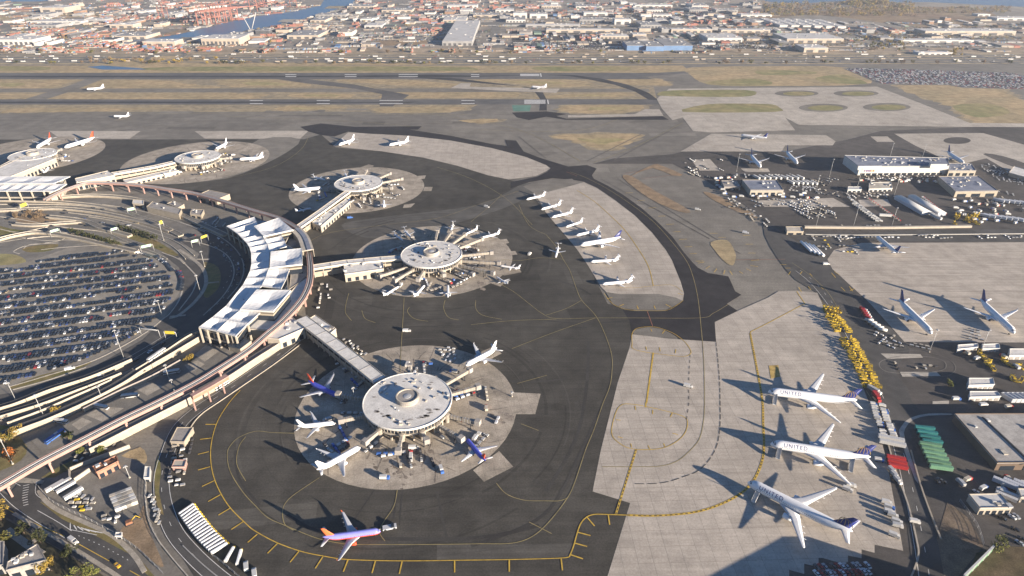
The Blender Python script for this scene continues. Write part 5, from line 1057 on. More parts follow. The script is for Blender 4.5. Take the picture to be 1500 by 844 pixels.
def merge(name, items, mats, lab=None):
    """Past-the-limit repeats joined into one object of kind stuff: items = (x, y, z, angle, mesh)."""
    b = MB(); ML = []
    for x, y, z, a, me in items:
        ca_, sa_ = math.cos(a), math.sin(a); i = b.add([(x + v.co.x * ca_ - v.co.y * sa_, y + v.co.x * sa_ + v.co.y * ca_, z + v.co.z) for v in me.vertices])
        mp = []
        for m_ in me.materials:
            if m_ not in ML: ML.append(m_)
            mp.append(ML.index(m_))
        for p in me.polygons: b.face([i + k for k in p.vertices], mp[p.material_index])
    o = b.build(name, ML); tag(o, lab, kind='stuff'); return o
merge('distant_parked_cars', [(x, y, .08, a, CARM[c]) for x, y, a, c, _r in spots[290:]], None)
print('CARS', len(spots))
def bus(label, px, ang_px, paint='white', L=12.0, group='buses'):
    """ang_px: a second survey point giving the heading."""
    p = G(*px); q = G(*ang_px); t = thing('bus', label, 'bus', (p.x, p.y, .1), math.atan2(q.y - p.y, q.x - p.x), group)
    b = MB(); b.box(0, 0, .4, L, 2.55, 1.0); b.box(0, 0, 2.35, L - .15, 2.5, .75, tx=.97, ty=.9); b.build('body', M[paint], t)
    b = MB(); b.box(0, 0, 1.4, L - .08, 2.5, .95); b.build('window_band', M['glass'], t)
    b = MB(); b.box(L * .12, 0, 3.1, 2.4, 1.6, .3); b.build('roof_unit', M['planegrey'], t)
    for x in (L * .32, -L * .28):
        for y in (-1.2, 1.2): b = MB(); b.tube((x, y - .14, .5), (x, y + .14, .5), .5, n=10); b.build('wheel', M['black'], t)
    return t
for lab, p, q, c, L in (('white bus near the right end of the concrete bus yard', (191, 582), (201, 581), 'white', 12), ('white bus in the middle of the bus yard', (149, 598), (158, 600), 'white', 12), ('white bus at the shaded left of the bus yard', (90, 619), (100, 621), 'white', 12), ('blue and white bus beside the yellow-green tree', (81, 642), (92, 634), 'blue', 14), ('white-and-blue bus at the top of the bus yard', (252, 547), (264, 545), 'white', 12), ('long white bus on the thick departures ramp', (232, 528), (242, 521), 'white', 18), ('white shuttle bus on the road below the viaduct wall', (325, 567), (335, 561), 'white', 12)):
    o = bus(lab, p, q, c, L)
    if 'ramp' in lab: o.location.z = 4.1
def van_proto(name='van', paint='white', L=5.6, H=2.2, W=2.0, label='', cat='van'):
    t = thing(name, label, cat); b = MB()
    b.loft([[(x, -W / 2, .35), (x, W / 2, .35), (x, W / 2 * .93, z), (x, -W / 2 * .93, z)] for x, z in ((L / 2, .95), (L * .30, 1.25), (L * .18, H), (-L / 2, H))], 0, False); b.build('body', M[paint], t)
    b = MB(); b.loft([[(x, -W * .44, z0), (x, W * .44, z0), (x, W * .43, z1), (x, -W * .43, z1)] for x, z0, z1 in ((L * .315, 1.2, 1.28), (L * .205, 1.3, H - .1))], 0, False); b.build('windscreen', M['glass'], t)
    for x in (L * .3, -L * .3):
        for y in (-W * .45, W * .45): b = MB(); b.tube((x, y - .12, .38), (x, y + .12, .38), .38, n=8); b.build('wheel', M['black'], t)
    return t
def truck_proto(name, box='white', cab='white', L=8.0, H=3.4, label='', cat='truck', flat=False):
    t = thing(name, label, cat); W = 2.45; b = MB(); b.loft([[(x, -W / 2, .6), (x, W / 2, .6), (x, W / 2 * .95, z), (x, -W / 2 * .95, z)] for x, z in ((L / 2, 1.6), (L * .47, 2.5), (L / 2 - 2.1, 2.6))], 0, False); c = b.build('cab', M[cab], t)
    b = MB(); b.box(L / 2 - .55, 0, 1.75, .5, W * .92, .65, tx=.6); b.build('windscreen', M['glass'], c)
    b = MB(); b.box(-1.15, 0, 1.0, L - 2.4, W, (H - 1.0) if not flat else .4); b.build('cargo_box', M[box], t)
    b = MB(); b.box(-.2, 0, .6, L - .6, 1.0, .4); b.build('chassis', M['darkmetal'], t)
    for x in (L * .36, -L * .22, -L * .38):
        for y in (-W * .42, W * .42): b = MB(); b.tube((x, y - .15, .48), (x, y + .15, .48), .48, n=8); b.build('wheel', M['black'], t)
    return t
def trailer_proto(name, paint, L=13.5, H=4.0, label='', cat='trailer', tank=False):
    t = thing(name, label, cat); b = MB()
    if tank: b.tube((L / 2, 0, 2.2), (-L / 2, 0, 2.2), 1.3, n=14)
    else: b.box(0, 0, 1.1, L, 2.55, H - 1.1)
    b.build('tank' if tank else 'cargo_box', M[paint], t)
    b = MB()
    if not tank:
        for k in range(int(L / 1.3)): b.box(-L / 2 + .6 + k * 1.3, 0, 1.15, .12, 2.63, H - 1.12)
        tag(b.build('rib', M[paint], t), kind='stuff')
    b = MB(); b.box(0, 0, .8, L - 1, 1.1, .32); b.box(L * .32, 0, 0, .3, 1.6, .8); b.build('chassis', M['darkmetal'], t)
    for x in (-L * .34, -L * .42):
        for y in (-1.05, 1.05): b = MB(); b.tube((x, y - .18, .5), (x, y + .18, .5), .5, n=8); b.build('wheel', M['black'], t)
    return t
def cart_mesh(paint, L=3.4, W=1.9, H=1.9, kind='box'):
    b = MB(); b.box(0, 0, .35, L, W, .18, m=1)
    if kind == 'box': b.box(0, 0, .53, L * .94, W * .94, H - .6, 0, 0, None, .86, .86)
    elif kind == 'curtain':
        b.box(0, 0, H, L * .96, W * .96, .08)
        for x in (-1, 1): b.box(x * L * .46, 0, .5, .1, W * .9, H - .5, 0, 0)
        b.box(0, 0, .55, L * .8, W * .7, .7, 0, 2)
    elif kind == 'tug': b.box(L * .1, 0, .5, L * .8, W * .9, .6); b.box(-L * .22, 0, 1.1, L * .34, W * .8, .75, 0, 2, 0, .85, .9)
    for x in (-L * .34, L * .34):
        for y in (-W * .42, W * .42): b.tube((x, y - .1, .25), (x, y + .1, .25), .25, n=6, m=1, sm=False)
    b.tube((L / 2, 0, .4), (L / 2 + .9, 0, .4), .06, n=4, m=1)
    return b.mesh('baggage_cart', [M[paint], M['black'], M['glass'] if kind == 'tug' else M['roofgrey']])
CART = {'white': cart_mesh('white'), 'grey': cart_mesh('planegrey'), 'beige': cart_mesh('roofbeige', kind='curtain'), 'blue': cart_mesh('blue'), 'red': cart_mesh('red', 3.6), 'silver': cart_mesh('steel', kind='curtain'), 'dark': cart_mesh('darkmetal'), 'yellow': cart_mesh('yellowp')}
TUG = {'white': cart_mesh('white', 3.2, 1.7, 1.9, 'tug'), 'blue': cart_mesh('blue', 3.2, 1.7, 1.9, 'tug'), 'yellow': cart_mesh('yellowp', 3.2, 1.7, 1.9, 'tug'), 'red': cart_mesh('red', 3.2, 1.7, 1.9, 'tug')}
VAN = {c: van_proto(paint=c) for c in ('white', 'blue', 'planegrey')}
TRUCK = {c: truck_proto('service_truck', *c) for c in (('white', 'white'), ('white', 'blue'), ('steel', 'white'), ('roofbeige', 'red'))}
USED = set()
def place(proto, key, loc, rz, label, group, sc=None):
    """First use moves the prototype itself; later uses copy it with all parts."""
    o = proto if key not in USED else copy_tree(proto); USED.add(key); return put(o, loc, rz, label, group, sc)
def near_sat(u, v): return None
def catering(): pass
# belt loaders, stairs and loaders
def stairs_proto():
    t = thing('boarding_stairs', 'mobile boarding stairs', 'boarding stairs'); b = MB()
    b.loft([[(x, -.9, z), (x, .9, z), (x, .9, z + .35), (x, -.9, z + .35)] for x, z in ((-5, .6), (2.8, 4.6), (4.6, 4.6))], 0, False); b.build('flight', M['white'], t)
    for s in (-1, 1):
        b = MB(); b.loft([[(x, s * .95 - .05, z), (x, s * .95 + .05, z), (x, s * .95 + .05, z + 1.1), (x, s * .95 - .05, z + 1.1)] for x, z in ((-5, .9), (2.8, 4.9), (4.6, 4.9))], 0, False); b.build('handrail', M['white'], t)
    b = MB()
    for k in range(14): b.box(-4.7 + k * .56, 0, .98 + k * .287, .3, 1.7, .05)
    tag(b.build('tread', M['darkmetal'], t), kind='stuff')
    b = MB(); b.box(-.6, 0, .5, 7, 1.9, .5); b.build('chassis', M['white'], t); b = MB(); b.box(2.6, 0, 1.0, .4, 1.5, 3.7); b.build('support', M['darkmetal'], t)
    for x in (-3.2, 2.2):
        for y in (-.95, .95): b = MB(); b.tube((x, y - .12, .4), (x, y + .12, .4), .4, n=8); b.build('wheel', M['black'], t)
    return t
ST = stairs_proto()
for lab, a, c in (('boarding stairs at the front door of the middle long airliner', (1138, 676), (1142, 656)), ('boarding stairs at the rear door of the middle long airliner', (1245, 695), (1246, 675)), ('boarding stairs at the front door of the lowest long airliner', (1103, 737), (1112, 722)), ('boarding stairs at the front door of the top long airliner', (1134, 594), (1134.5, 582))):
    p, q = G(*a), G(*c); place(ST, 'st', ((p.x + q.x) / 2, (p.y + q.y) / 2, .1), math.atan2(q.y - p.y, q.x - p.x), lab, 'boarding stairs', (1.15, 1.3, 1.15))
def loader_proto():
    t = thing('cargo_loader', 'yellow cargo loader', 'cargo loader'); b = MB(); b.box(0, 0, .5, 7, 3.0, .5); b.box(2.7, -1.0, 1.0, 1.2, 1.0, 1.3); b.build('chassis', M['yellowp'], t)
    b = MB(); b.box(-.8, 0, 1.7, 5.0, 2.2, .3, 0, 0); b.box(-.8, 1.3, 1.7, 5.0, .35, .5, 0, 1); b.box(-.8, -1.3, 1.7, 5.0, .35, .5, 0, 1); b.build('main_platform', [M['darkmetal'], M['yellowp']], t); b = MB(); b.box(2.6, .3, 2.9, 2.4, 2.6, .3); b.build('bridge_platform', M['yellowp'], t)
    b = MB()
    for s in (-1, 1):
        b.tube((-2.4, s * 1.1, .9), (1.4, s * 1.1, 1.8), .12, n=5); b.tube((1.4, s * 1.1, .9), (-2.4, s * 1.1, 1.8), .12, n=5); b.tube((1.6, s * 1.1, 1), (3.4, s * 1.1, 2.9), .12, n=5)
    b.build('scissor_lift', M['darkmetal'], t)
    b = MB(); b.box(2.5, -1.3, 3.2, 1.4, .1, 1.1); b.build('guard_rail', M['yellowp'], t)
    for x in (-2.6, 2.6):
        for y in (-1.4, 1.4): b = MB(); b.tube((x, y - .18, .45), (x, y + .18, .45), .45, n=8); b.build('wheel', M['black'], t)
    return t
LO = loader_proto(); rd = random.Random(9)
line = resample(smooth(GP([(1220, 466), (1232, 482), (1242, 500), (1254, 522), (1264, 540), (1274, 562), (1278, 570)]), 5), 4.7)
for k, p in enumerate(line):
    if 5 < k < 8 or k in (28,): continue
    t = (line[min(k + 1, len(line) - 1)] - line[max(k - 1, 0)]); a = math.atan2(t.y, t.x); n = Vector((-t.y, t.x)).normalized()
    for s in (-1, 1): place(LO, 'lo', (p.x + n.x * s * 4.3 + rd.uniform(-.8, .8), p.y + n.y * s * 4.3 + rd.uniform(-.5, .5), .1), a + math.pi / 2 + rd.uniform(-.3, .3) + (math.pi if s > 0 else 0), 'yellow cargo loader, ' + ORD(k) + ' from the top in the ' + ('left' if s > 0 else 'right') + ' line along the service road', 'yellow loaders along the service road', (.78, .7, rd.uniform(.9, 1.4)))
for u, v in ((1208, 455), (1213, 456), (1218, 457), (1223, 458), (1228, 458), (1210, 459), (1217, 460), (1224, 462)):
    p = G(u, v); place(LO, 'lo', (p.x, p.y, .1), 1.9 + rd.uniform(-.2, .2), 'yellow cargo loader in the cluster at the top end of the long row', 'yellow loaders at the top of the row')
for lab, gr, PX, n_ in (('yellow machine in the slanting row right of the loop road', 'yellow machines in the dark yard', [(1434, 518), (1440, 524), (1446, 532), (1452, 540), (1457, 544)], 5), ('yellow machine in the second row in the dark yard', 'yellow machines in the second row', [(1470, 530), (1478, 536), (1487, 538), (1496, 540)], 4), ('yellow machine in the group at the far right above the white sheds', 'yellow machines at the far right', [(1482, 556), (1488, 560), (1495, 558), (1499, 562)], 3)):
    for p in resample(smooth(GP(PX), 4), 4.6): place(LO, 'lo', (p.x, p.y, .1), rd.uniform(0, 3), lab, gr, (.8, .9, .9))
for k in range(17):
    p = G(rd.uniform(1398, 1432), rd.uniform(317, 330)); place(LO, 'lo', (p.x, p.y, .1), rd.uniform(0, 3), 'yellow machine in the jumbled cluster near the cargo sheds', 'yellow machines near the cargo sheds')
# parked box trailers
def row(proto, key, px0, px1, n, lab, grp, turn=math.pi / 2, sc=None, jit=.04):
    a, c = G(*px0), G(*px1); d = c - a; ang_ = math.atan2(d.y, d.x); n = max(1, min(n, int(d.length / 3.5) + 1))
    for k in range(n):
        f = k / max(1, n - 1); p = a + d * f; place(proto, key, (p.x, p.y, .1), ang_ + turn + rd.uniform(-jit, jit), (lab if n < 2 else ORD(k) + ' ' + lab + ', from the top'), grp, sc)
row(trailer_proto('box_trailer', 'teal'), 'teal', (1353, 631), (1364, 651), 4, 'teal trailer in the upper block beside the curved road', 'teal trailers by the curved road', math.pi / 2, (.95, .8, .95))
row(trailer_proto('box_trailer', 'greenp'), 'grn', (1361, 656), (1377, 689), 6, 'pale green trailer in the lower block beside the curved road', 'green trailers by the curved road', math.pi / 2, (1, .82, 1))
row(trailer_proto('box_trailer', 'red', 12), 'redt', (1311, 675), (1314, 687), 3, 'red trailer in a row of three beside the service road', 'red trailers by the service road', math.pi / 2, (.95, .85, .9))
row(truck_proto('long_truck', 'red', 'red', 11, 3.6), 'redl', (1283, 584), (1284, 585.5), 1, 'long red truck at the lower end of the yellow loaders', None, 0)
row(truck_proto('long_truck', 'steel', 'white', 11, 3.6), 'greyl', (1280, 574), (1281, 574.6), 1, 'grey truck right above the long red truck', None, 0)
TA = trailer_proto('tank_trailer', 'planewhite', 16, 3.4, tank=True)
for k, (u, v) in enumerate(((1180, 364), (1186, 366), (1192, 368), (1198, 370))):
    p = G(u, v); q = G(u + 20, v + 19); place(TA, 'ta', (p.x, p.y, .1), math.atan2(q.y - p.y, q.x - p.x), 'white tank trailer parked in a row left of the pale right apron', 'white tank trailers', (1.6, 1.1, 1.1))
row(truck_proto('dump_truck', 'red', 'white', 7, 3), 'dump', (1264, 455), (1272, 468), 5, 'red and white tractor in the cluster right of the service road', 'red tractors right of the service road', .8)
row(trailer_proto('tank_trailer', 'white', 7, 3.2, tank=True), 'tk2', (1272, 472), (1292, 486), 6, 'short white tank unit behind the red tractors', 'white tank units', .9)
def blockfill(px, turn, dxs, dys, lab, grp, seed, sc=.62):
    # closely parked service trucks standing in short ranks
    rd_ = random.Random(seed); P = GP(px); a = math.atan2((P[3] - P[0]).y, (P[3] - P[0]).x); e = Vector((math.cos(a), math.sin(a))); f = Vector((-e.y, e.x)); k = 0
    c = sum(P, Vector()) / 4
    for i in range(-14, 15):
        for j in range(-3, 4):
            q = Vector((c.x, c.y)) + e * i * dxs + f * (j + .5) * dys
            if not inside(q, P) or rd_.random() < .08: continue
            tk = rd_.choice(list(TRUCK)[:3] + [('white', 'white')]); nm = {('white', 'white'): 'white', ('white', 'blue'): 'white and blue', ('steel', 'white'): 'silver'}[tk]
            place(TRUCK[tk], ('t', list(TRUCK).index(tk)), (q.x, q.y, .1), a + math.pi / 2 + rd_.uniform(-.12, .12) + turn, nm + ' truck ' + lab, grp, (sc, .72, rd_.uniform(.6, .95)))
blockfill([(1276, 592), (1292, 592), (1303, 619), (1284, 619)], 0, 2.9, 6.0, 'in the packed block right below the red truck', 'trucks in the packed block', 61)
blockfill([(1286, 621), (1303, 621), (1310, 641), (1293, 641)], 0, 3.0, 6.2, 'in the second packed block below the red truck', 'trucks in the second packed block', 62)
blockfill([(1304, 689), (1316, 689), (1322, 707), (1309, 707)], .4, 3.2, 6.4, 'in the small block below the red trailers', 'trucks below the red trailers', 63)
row(trailer_proto('long_trailer', 'white', 16, 3.6), 'lw', (1304, 646), (1306, 653), 2, 'long white trailer below the truck blocks', 'long white trailers', math.pi / 2)
row(TRUCK[('steel', 'white')], ('t', 2), (1306, 692), (1314, 706), 5, 'grey truck below the red trailers', 'grey trucks below the red trailers', .3, (.8, .9, .9))
for lab, u, v, c in (('white catering truck, highest of those below the slab edge', 1298, 738, ('white', 'white')), ('blue-cab service truck at the slab edge', 1302, 745, ('white', 'blue')), ('white service truck just under the blue one', 1302, 752, ('white', 'white')), ('white truck alone, mid slab edge', 1307, 757, ('steel', 'white')), ('white truck with long shadow, lower slab edge', 1313, 766, ('white', 'white')), ('white truck beside it at the lower slab edge', 1314, 772, ('steel', 'white')), ('white truck lowest at the slab edge', 1309, 786, ('white', 'white')), ('white truck at the kerb by the service road', 1339, 766, ('white', 'white')), ('grey service truck with long shadow beyond the wing tip', 1246, 713, ('steel', 'white')), ('small service truck next to the grey one', 1241, 719, ('white', 'white')), ('pale truck behind the tail of the middle long airliner', 1287, 676, ('white', 'blue'))):
    p = G(u, v); place(TRUCK[c], ('t', {('white', 'white'): 0, ('white', 'blue'): 1, ('steel', 'white'): 2}[c]), (p.x, p.y, .12), R(-20) + rd.uniform(-.3, .3), lab, 'service trucks on the slab apron', (.75, .85, .85))
for lab, u, v, a_, c in (('white van with long shadow on the dashed line', 1008, 567, -.4, 'white'), ('white catering van behind the nearest airliner tail', 1210, 388, 0, 'white'), ('white van by the far edge of the dark apron', 713, 304, -.5, 'white'), ('white van alone near the second stand', 776, 373, 1.2, 'white'), ('dark blue van near the third annex', 513, 320, .3, 'blue'), ('white van between second and first stands', 596, 486, 0, 'white'), ('white van at the grass strip end of the ramp', 146, 552, .5, 'white'), ('white van on the second cream ramp', 105, 546, .5, 'white'), ('small van on the taxiway edge', 1022, 308, -.4, 'white'), ('van beside the construction strip', 1092, 342, -.4, 'planegrey'), ('white van on the road beside the hatched box', 108, 794, -.5, 'white')):
    p = G(u, v); z = 3.3 if 'ramp' in lab and 'second' in lab else .12; place(VAN[c], ('v', c), (p.x, p.y, z), a_, lab, 'vans about the airport', (1.25, 1.2, 1.2))
o = link('taxi_cab', CARM['cab_yellow'], None, (*G(172, 829).xy, .1), -.55); tag(o, 'yellow taxi cab on the lower left road', 'taxi')
p = G(571, 774); TG = thing('pushback_tug', 'white and blue pushback tug at the nose of the taxiing airliner', 'tug', (p.x, p.y, .1), .25)
b = MB(); b.box(0, 0, .5, 8.0, 3.2, 1.0); b.build('body', M['planegrey'], TG); b = MB(); b.box(1.8, 0, 1.5, 2.0, 2.6, 1.1, tx=.8); b.build('cab', M['glass'], TG); b = MB(); b.tube((-4, 0, .8), (-8.5, 0, .8), .14); b.build('tow_bar', M['steel'], TG)
for x in (-2.6, 2.6):
    for y in (-1.5, 1.5): b = MB(); b.tube((x, y - .3, .7), (x, y + .3, .7), .7, n=10); b.build('wheel', M['black'], TG)
# baggage carts, tugs and trucks round every stand
WHERE = {'one': 'the nearest round building', 'two': 'the second round building', 'three': 'the third round building', 'four': 'the fourth round building', 'five': 'the farthest round building'}
CNM = {'white': 'white', 'grey': 'grey', 'beige': 'open beige', 'blue': 'blue', 'red': 'red', 'silver': 'open silver', 'yellow': 'yellow', 'dark': 'dark'}
rd = random.Random(21); PLN = [(o.location.x, o.location.y) for o in C.objects if o.type == 'EMPTY' and o.get('category') in ('airliner', 'small jet')]
for key, n_, rmax in (('one', 46, 66), ('two', 62, 58), ('three', 30, 58), ('four', 22, 56), ('five', 14, 52)):
    cx, cy = SAT[key]; k = 0; tr = 0
    while k < n_ and tr < 3000:
        tr += 1; a = rd.uniform(0, 6.283); d = rd.uniform(36, rmax); x, y = cx + d * math.cos(a), cy + d * math.sin(a)
        if any((x - q[0]) ** 2 + (y - q[1]) ** 2 < 8 ** 2 for q in PLN): continue
        c = rd.choice(('white', 'white', 'grey', 'beige', 'dark', 'silver', 'silver', 'dark', 'beige', 'blue')); ang_ = a + rd.choice((0, math.pi / 2)) + rd.uniform(-.3, .3)
        m_ = rd.choice((1, 1, 2, 3, 4)); kind = rd.random(); side = ('right of', 'upper right of', 'behind', 'upper left of', 'left of', 'lower left of', 'below', 'lower right of')[int(((a + .39) % 6.283) / .7854)]
        if kind < .72:
            for j in range(m_):
                o = link('baggage_cart', CART[c], None, (x - math.cos(ang_) * 4.5 * j, y - math.sin(ang_) * 4.5 * j, .14), ang_); tag(o, CNM[c] + ' baggage cart on the concrete ' + side + ' ' + WHERE[key], 'baggage cart', 'baggage carts round ' + WHERE[key])
            if rd.random() < .5:
                tc = rd.choice(['white', 'white', 'blue', 'white', 'yellow', 'red']); o = link('baggage_tug', TUG[tc], None, (x + math.cos(ang_) * 4.6, y + math.sin(ang_) * 4.6, .14), ang_); tag(o, tc + ' baggage tug on the concrete ' + side + ' ' + WHERE[key], 'tug', 'baggage tugs round ' + WHERE[key])
        elif kind < .9:
            tk = rd.choice(list(TRUCK)); place(TRUCK[tk], ('t', list(TRUCK).index(tk)), (x, y, .14), ang_, {('white', 'white'): 'white', ('white', 'blue'): 'white and blue', ('steel', 'white'): 'silver', ('roofbeige', 'red'): 'beige and red'}[tk] + ' service truck on the concrete ' + side + ' ' + WHERE[key], 'service trucks round ' + WHERE[key], (.8, .9, .9))
        else: place(VAN['white'], ('v', 'white'), (x, y, .14), ang_, 'white van on the concrete ' + side + ' ' + WHERE[key], 'vans round ' + WHERE[key])
        k += 1
def scatter(meshes, px, n, lab, grp, cat, seed, ang0=None, z=.1, name='baggage_cart', sp=3.2):
    rd = random.Random(seed); P = GP(px); xs = [p.x for p in P]; ys = [p.y for p in P]; got = []; tr = 0
    while len(got) < n and tr < n * 60:
        tr += 1; x, y = rd.uniform(min(xs), max(xs)), rd.uniform(min(ys), max(ys)); base = seed * .37 if ang0 is None else ang0
        an = base + rd.choice((0, 0, math.pi / 2)) + rd.uniform(-.06, .06); c = rd.choice(list(meshes))      # short trains of alike carts, parked to one grid
        for j in range(rd.choice((1, 2, 3, 4, 5))):
            X, Y_ = x + math.cos(an) * 4.4 * j, y + math.sin(an) * 4.4 * j
            if len(got) >= n or not inside((X, Y_), P) or any((X - a) ** 2 + (Y_ - b_) ** 2 < sp * sp for a, b_ in got): break
            if rd.random() < .15: c = rd.choice(list(meshes))
            got.append((X, Y_)); o = link(name, meshes[c], None, (X, Y_, z), an); s = rd.uniform(.7, .95); o.scale = (s, s, s * rd.uniform(.55, 1.0)); tag(o, lab % CNM.get(c, CN.get(c, c)), cat, grp)
scatter({k: CART[k] for k in ('white', 'silver', 'grey', 'beige')}, [(1150, 293), (1190, 290), (1222, 305), (1225, 321), (1190, 322), (1152, 312)], 85, '%s cargo dolly in the dense field left of the tractor rows', 'cargo dollies in the dense field', 'dolly', 31, name='cargo_dolly', sp=3.6)
scatter({k: CART[k] for k in ('white', 'beige', 'grey')}, [(1100, 292), (1150, 291), (1152, 300), (1105, 304)], 22, '%s cargo dolly on the strip below the low cargo shed', 'cargo dollies below the shed', 'dolly', 32, name='cargo_dolly', sp=3.6)
scatter({k: CART[k] for k in ('white', 'silver', 'grey')}, [(1155, 272), (1195, 270), (1197, 282), (1158, 284)], 34, '%s cargo dolly parked right of the low cargo shed', 'cargo dollies right of the shed', 'dolly', 33, name='cargo_dolly', sp=3.4)
scatter({k: CART[k] for k in ('white', 'beige', 'dark', 'silver')}, [(1052, 290), (1070, 290), (1118, 318), (1140, 332), (1130, 338), (1100, 322), (1060, 300)], 38, '%s cart in the untidy line along the construction edge', 'carts along the construction edge', 'cart', 34, name='equipment_cart', sp=3.4)
scatter({k: CART[k] for k in ('white', 'beige', 'silver')}, [(1005, 246), (1020, 244), (1026, 260), (1010, 262)], 18, '%s cart in the heap beside the grey pad', 'carts beside the grey pad', 'cart', 35, name='equipment_cart')
scatter({k: CART[k] for k in ('white', 'beige', 'grey')}, [(1265, 258), (1380, 258), (1382, 263), (1270, 266)], 52, '%s container dolly lined up below the big hangar front', 'dollies below the hangar front', 'dolly', 36, .3, name='cargo_dolly', sp=3.6)
scatter({k: CART[k] for k in ('white', 'silver', 'grey')}, [(1432, 243), (1450, 240), (1496, 262), (1500, 272), (1470, 270)], 60, '%s container dolly in the field right of the big hangar', 'dollies right of the hangar', 'dolly', 37, name='cargo_dolly', sp=3.8)
scatter({k: CART[k] for k in ('white', 'beige', 'silver', 'yellow')}, [(1190, 346), (1262, 348), (1262, 374), (1215, 372), (1190, 356)], 32, '%s cart in the cluttered corner above the pale right apron', 'carts in the cluttered corner', 'cart', 38, name='equipment_cart')
scatter({k: CART[k] for k in ('white', 'silver', 'grey')}, [(1205, 346), (1500, 345), (1500, 350), (1205, 350)], 46, '%s cart in the line along the fenced road above the pale apron', 'carts along the fenced road', 'cart', 39, 0.1, name='equipment_cart', sp=3.6)
scatter({k: CART[k] for k in ('white', 'grey', 'beige')}, [(1270, 482), (1290, 478), (1325, 503), (1322, 512), (1290, 508)], 14, '%s cart in the corner yard above the loop road', 'carts above the loop road', 'cart', 40, name='equipment_cart')
scatter({k: CART[k] for k in ('white', 'silver')}, [(1416, 486), (1436, 484), (1438, 499), (1420, 498)], 9, '%s round-topped unit between the two grey-white freighters', 'units between the freighters', 'ground unit', 41, name='ground_unit', sp=4.2)
scatter({k: CART[k] for k in ('white', 'grey', 'silver')}, [(1085, 255), (1170, 256), (1172, 262), (1088, 262)], 20, '%s truck-sized cart in the row above the low cargo shed', 'carts above the low cargo shed', 'cart', 42, name='equipment_cart', sp=3.6)
scatter({k: CART[k] for k in ('white', 'grey', 'beige', 'white')}, [(470, 385), (488, 410), (480, 452), (466, 455), (464, 430)], 18, '%s cart parked beside the terminal road between the concourses', 'carts between the concourses', 'cart', 43, name='equipment_cart', sp=4)
scatter({k: CART[k] for k in ('white', 'dark', 'silver')}, [(475, 505), (500, 520), (550, 555), (540, 566), (500, 545)], 24, '%s cart in the shade along the diagonal concourse', 'carts along the diagonal concourse', 'cart', 44, name='equipment_cart', sp=4)
scatter({k: CART[k] for k in ('white', 'beige', 'silver')}, [(500, 497), (512, 498), (540, 522), (522, 520)], 12, '%s cart on the sunny side of the diagonal concourse', 'carts on the sunny side', 'cart', 45, name='equipment_cart', sp=3.6)
scatter({k: CART[k] for k in ('white', 'white', 'grey')}, [(644, 512), (664, 508), (668, 530), (648, 530)], 14, '%s baggage cart in the shade upper right of the nearest round building', 'shaded carts by the nearest round building', 'baggage cart', 46, sp=4)
scatter({k: CART[k] for k in ('white', 'beige', 'silver')}, [(275, 322), (310, 316), (345, 330), (332, 340), (300, 338)], 30, '%s vehicle in the packed lot above the terminal front road', 'vehicles in the packed lot', 'cart', 47, name='equipment_cart', sp=4)
scatter({k: CART[k] for k in ('dark', 'silver', 'grey', 'beige', 'white')}, [(1385, 268), (1395, 262), (1500, 282), (1500, 312), (1420, 300)], 70, '%s dolly on the crowded yard right of the blue-roofed shed', 'dollies right of the blue-roofed shed', 'dolly', 71, name='cargo_dolly', sp=3.6)
scatter({k: CART[k] for k in ('dark', 'silver', 'beige', 'white')}, [(1225, 282), (1300, 283), (1300, 290), (1225, 291)], 34, '%s dolly in the lane above the tractor rows', 'dollies above the tractor rows', 'dolly', 72, name='cargo_dolly', sp=3.6)
scatter({k: CART[k] for k in ('dark', 'silver', 'beige', 'white')}, [(1000, 232), (1075, 228), (1085, 262), (1040, 270), (1010, 250)], 24, '%s cart on the dark yard left of the pale pad freighter', 'carts on the upper left yard', 'cart', 73, name='equipment_cart', sp=3.8)
scatter({k: CART[k] for k in ('dark', 'silver', 'beige', 'white')}, [(1170, 262), (1232, 262), (1232, 290), (1200, 286)], 40, '%s dolly in the shade left of the big hangar', 'dollies in the hangar shade', 'dolly', 74, name='cargo_dolly', sp=3.8)
scatter({k: CART[k] for k in ('dark', 'silver', 'beige')}, [(1290, 500), (1360, 506), (1362, 514), (1292, 516)], 12, '%s cart between the loop road and the pale apron', 'carts above the loop', 'cart', 75, name='equipment_cart', sp=3.4)
scatter({k: CART[k] for k in ('dark', 'silver', 'beige')}, [(1310, 528), (1372, 527), (1378, 541), (1312, 542)], 8, '%s cart inside the loop road', 'carts inside the loop road', 'cart', 76, name='equipment_cart', sp=3.4)
scatter({k: CART[k] for k in ('dark', 'silver', 'grey', 'beige')}, [(1225, 331), (1420, 330), (1420, 332.6), (1225, 333.4)], 18, '%s cart lined up along the long barrier wall', 'carts along the barrier wall', 'cart', 77, 0, name='equipment_cart', sp=3.6)
# tractor rows in the cargo yard
row(truck_proto('yard_tractor', 'white', 'white', 6.5, 3), 'yt', (1243, 291), (1290, 325), 20, 'white yard tractor in the long slanting row', 'white yard tractors', 1.2, (.6, .7, .8), .25)
row(truck_proto('yard_tractor', 'white', 'white', 6.5, 3), 'yt2', (1250, 300), (1284, 325), 12, 'white yard tractor in the second slanting row', 'white yard tractors in the second row', 1.2, (.6, .7, .8), .25)
row(truck_proto('yard_tractor', 'roofgrey', 'red', 6.5, 3), 'yr', (1272, 292), (1317, 324), 15, 'red yard tractor in the slanting row', 'red yard tractors', 1.2, (.55, .62, .7), .25)
row(truck_proto('yard_tractor', 'white', 'red', 6.5, 3), 'yr2', (1352, 290), (1384, 315), 12, 'white and red tractor right of the long white sheds', 'tractors right of the long sheds', 1.2, (.6, .65, .7), .2)
row(trailer_proto('box_trailer', 'white', 14), 'bt', (1296, 318), (1303, 318.5), 1, 'white trailer between tractor rows', None, 0)
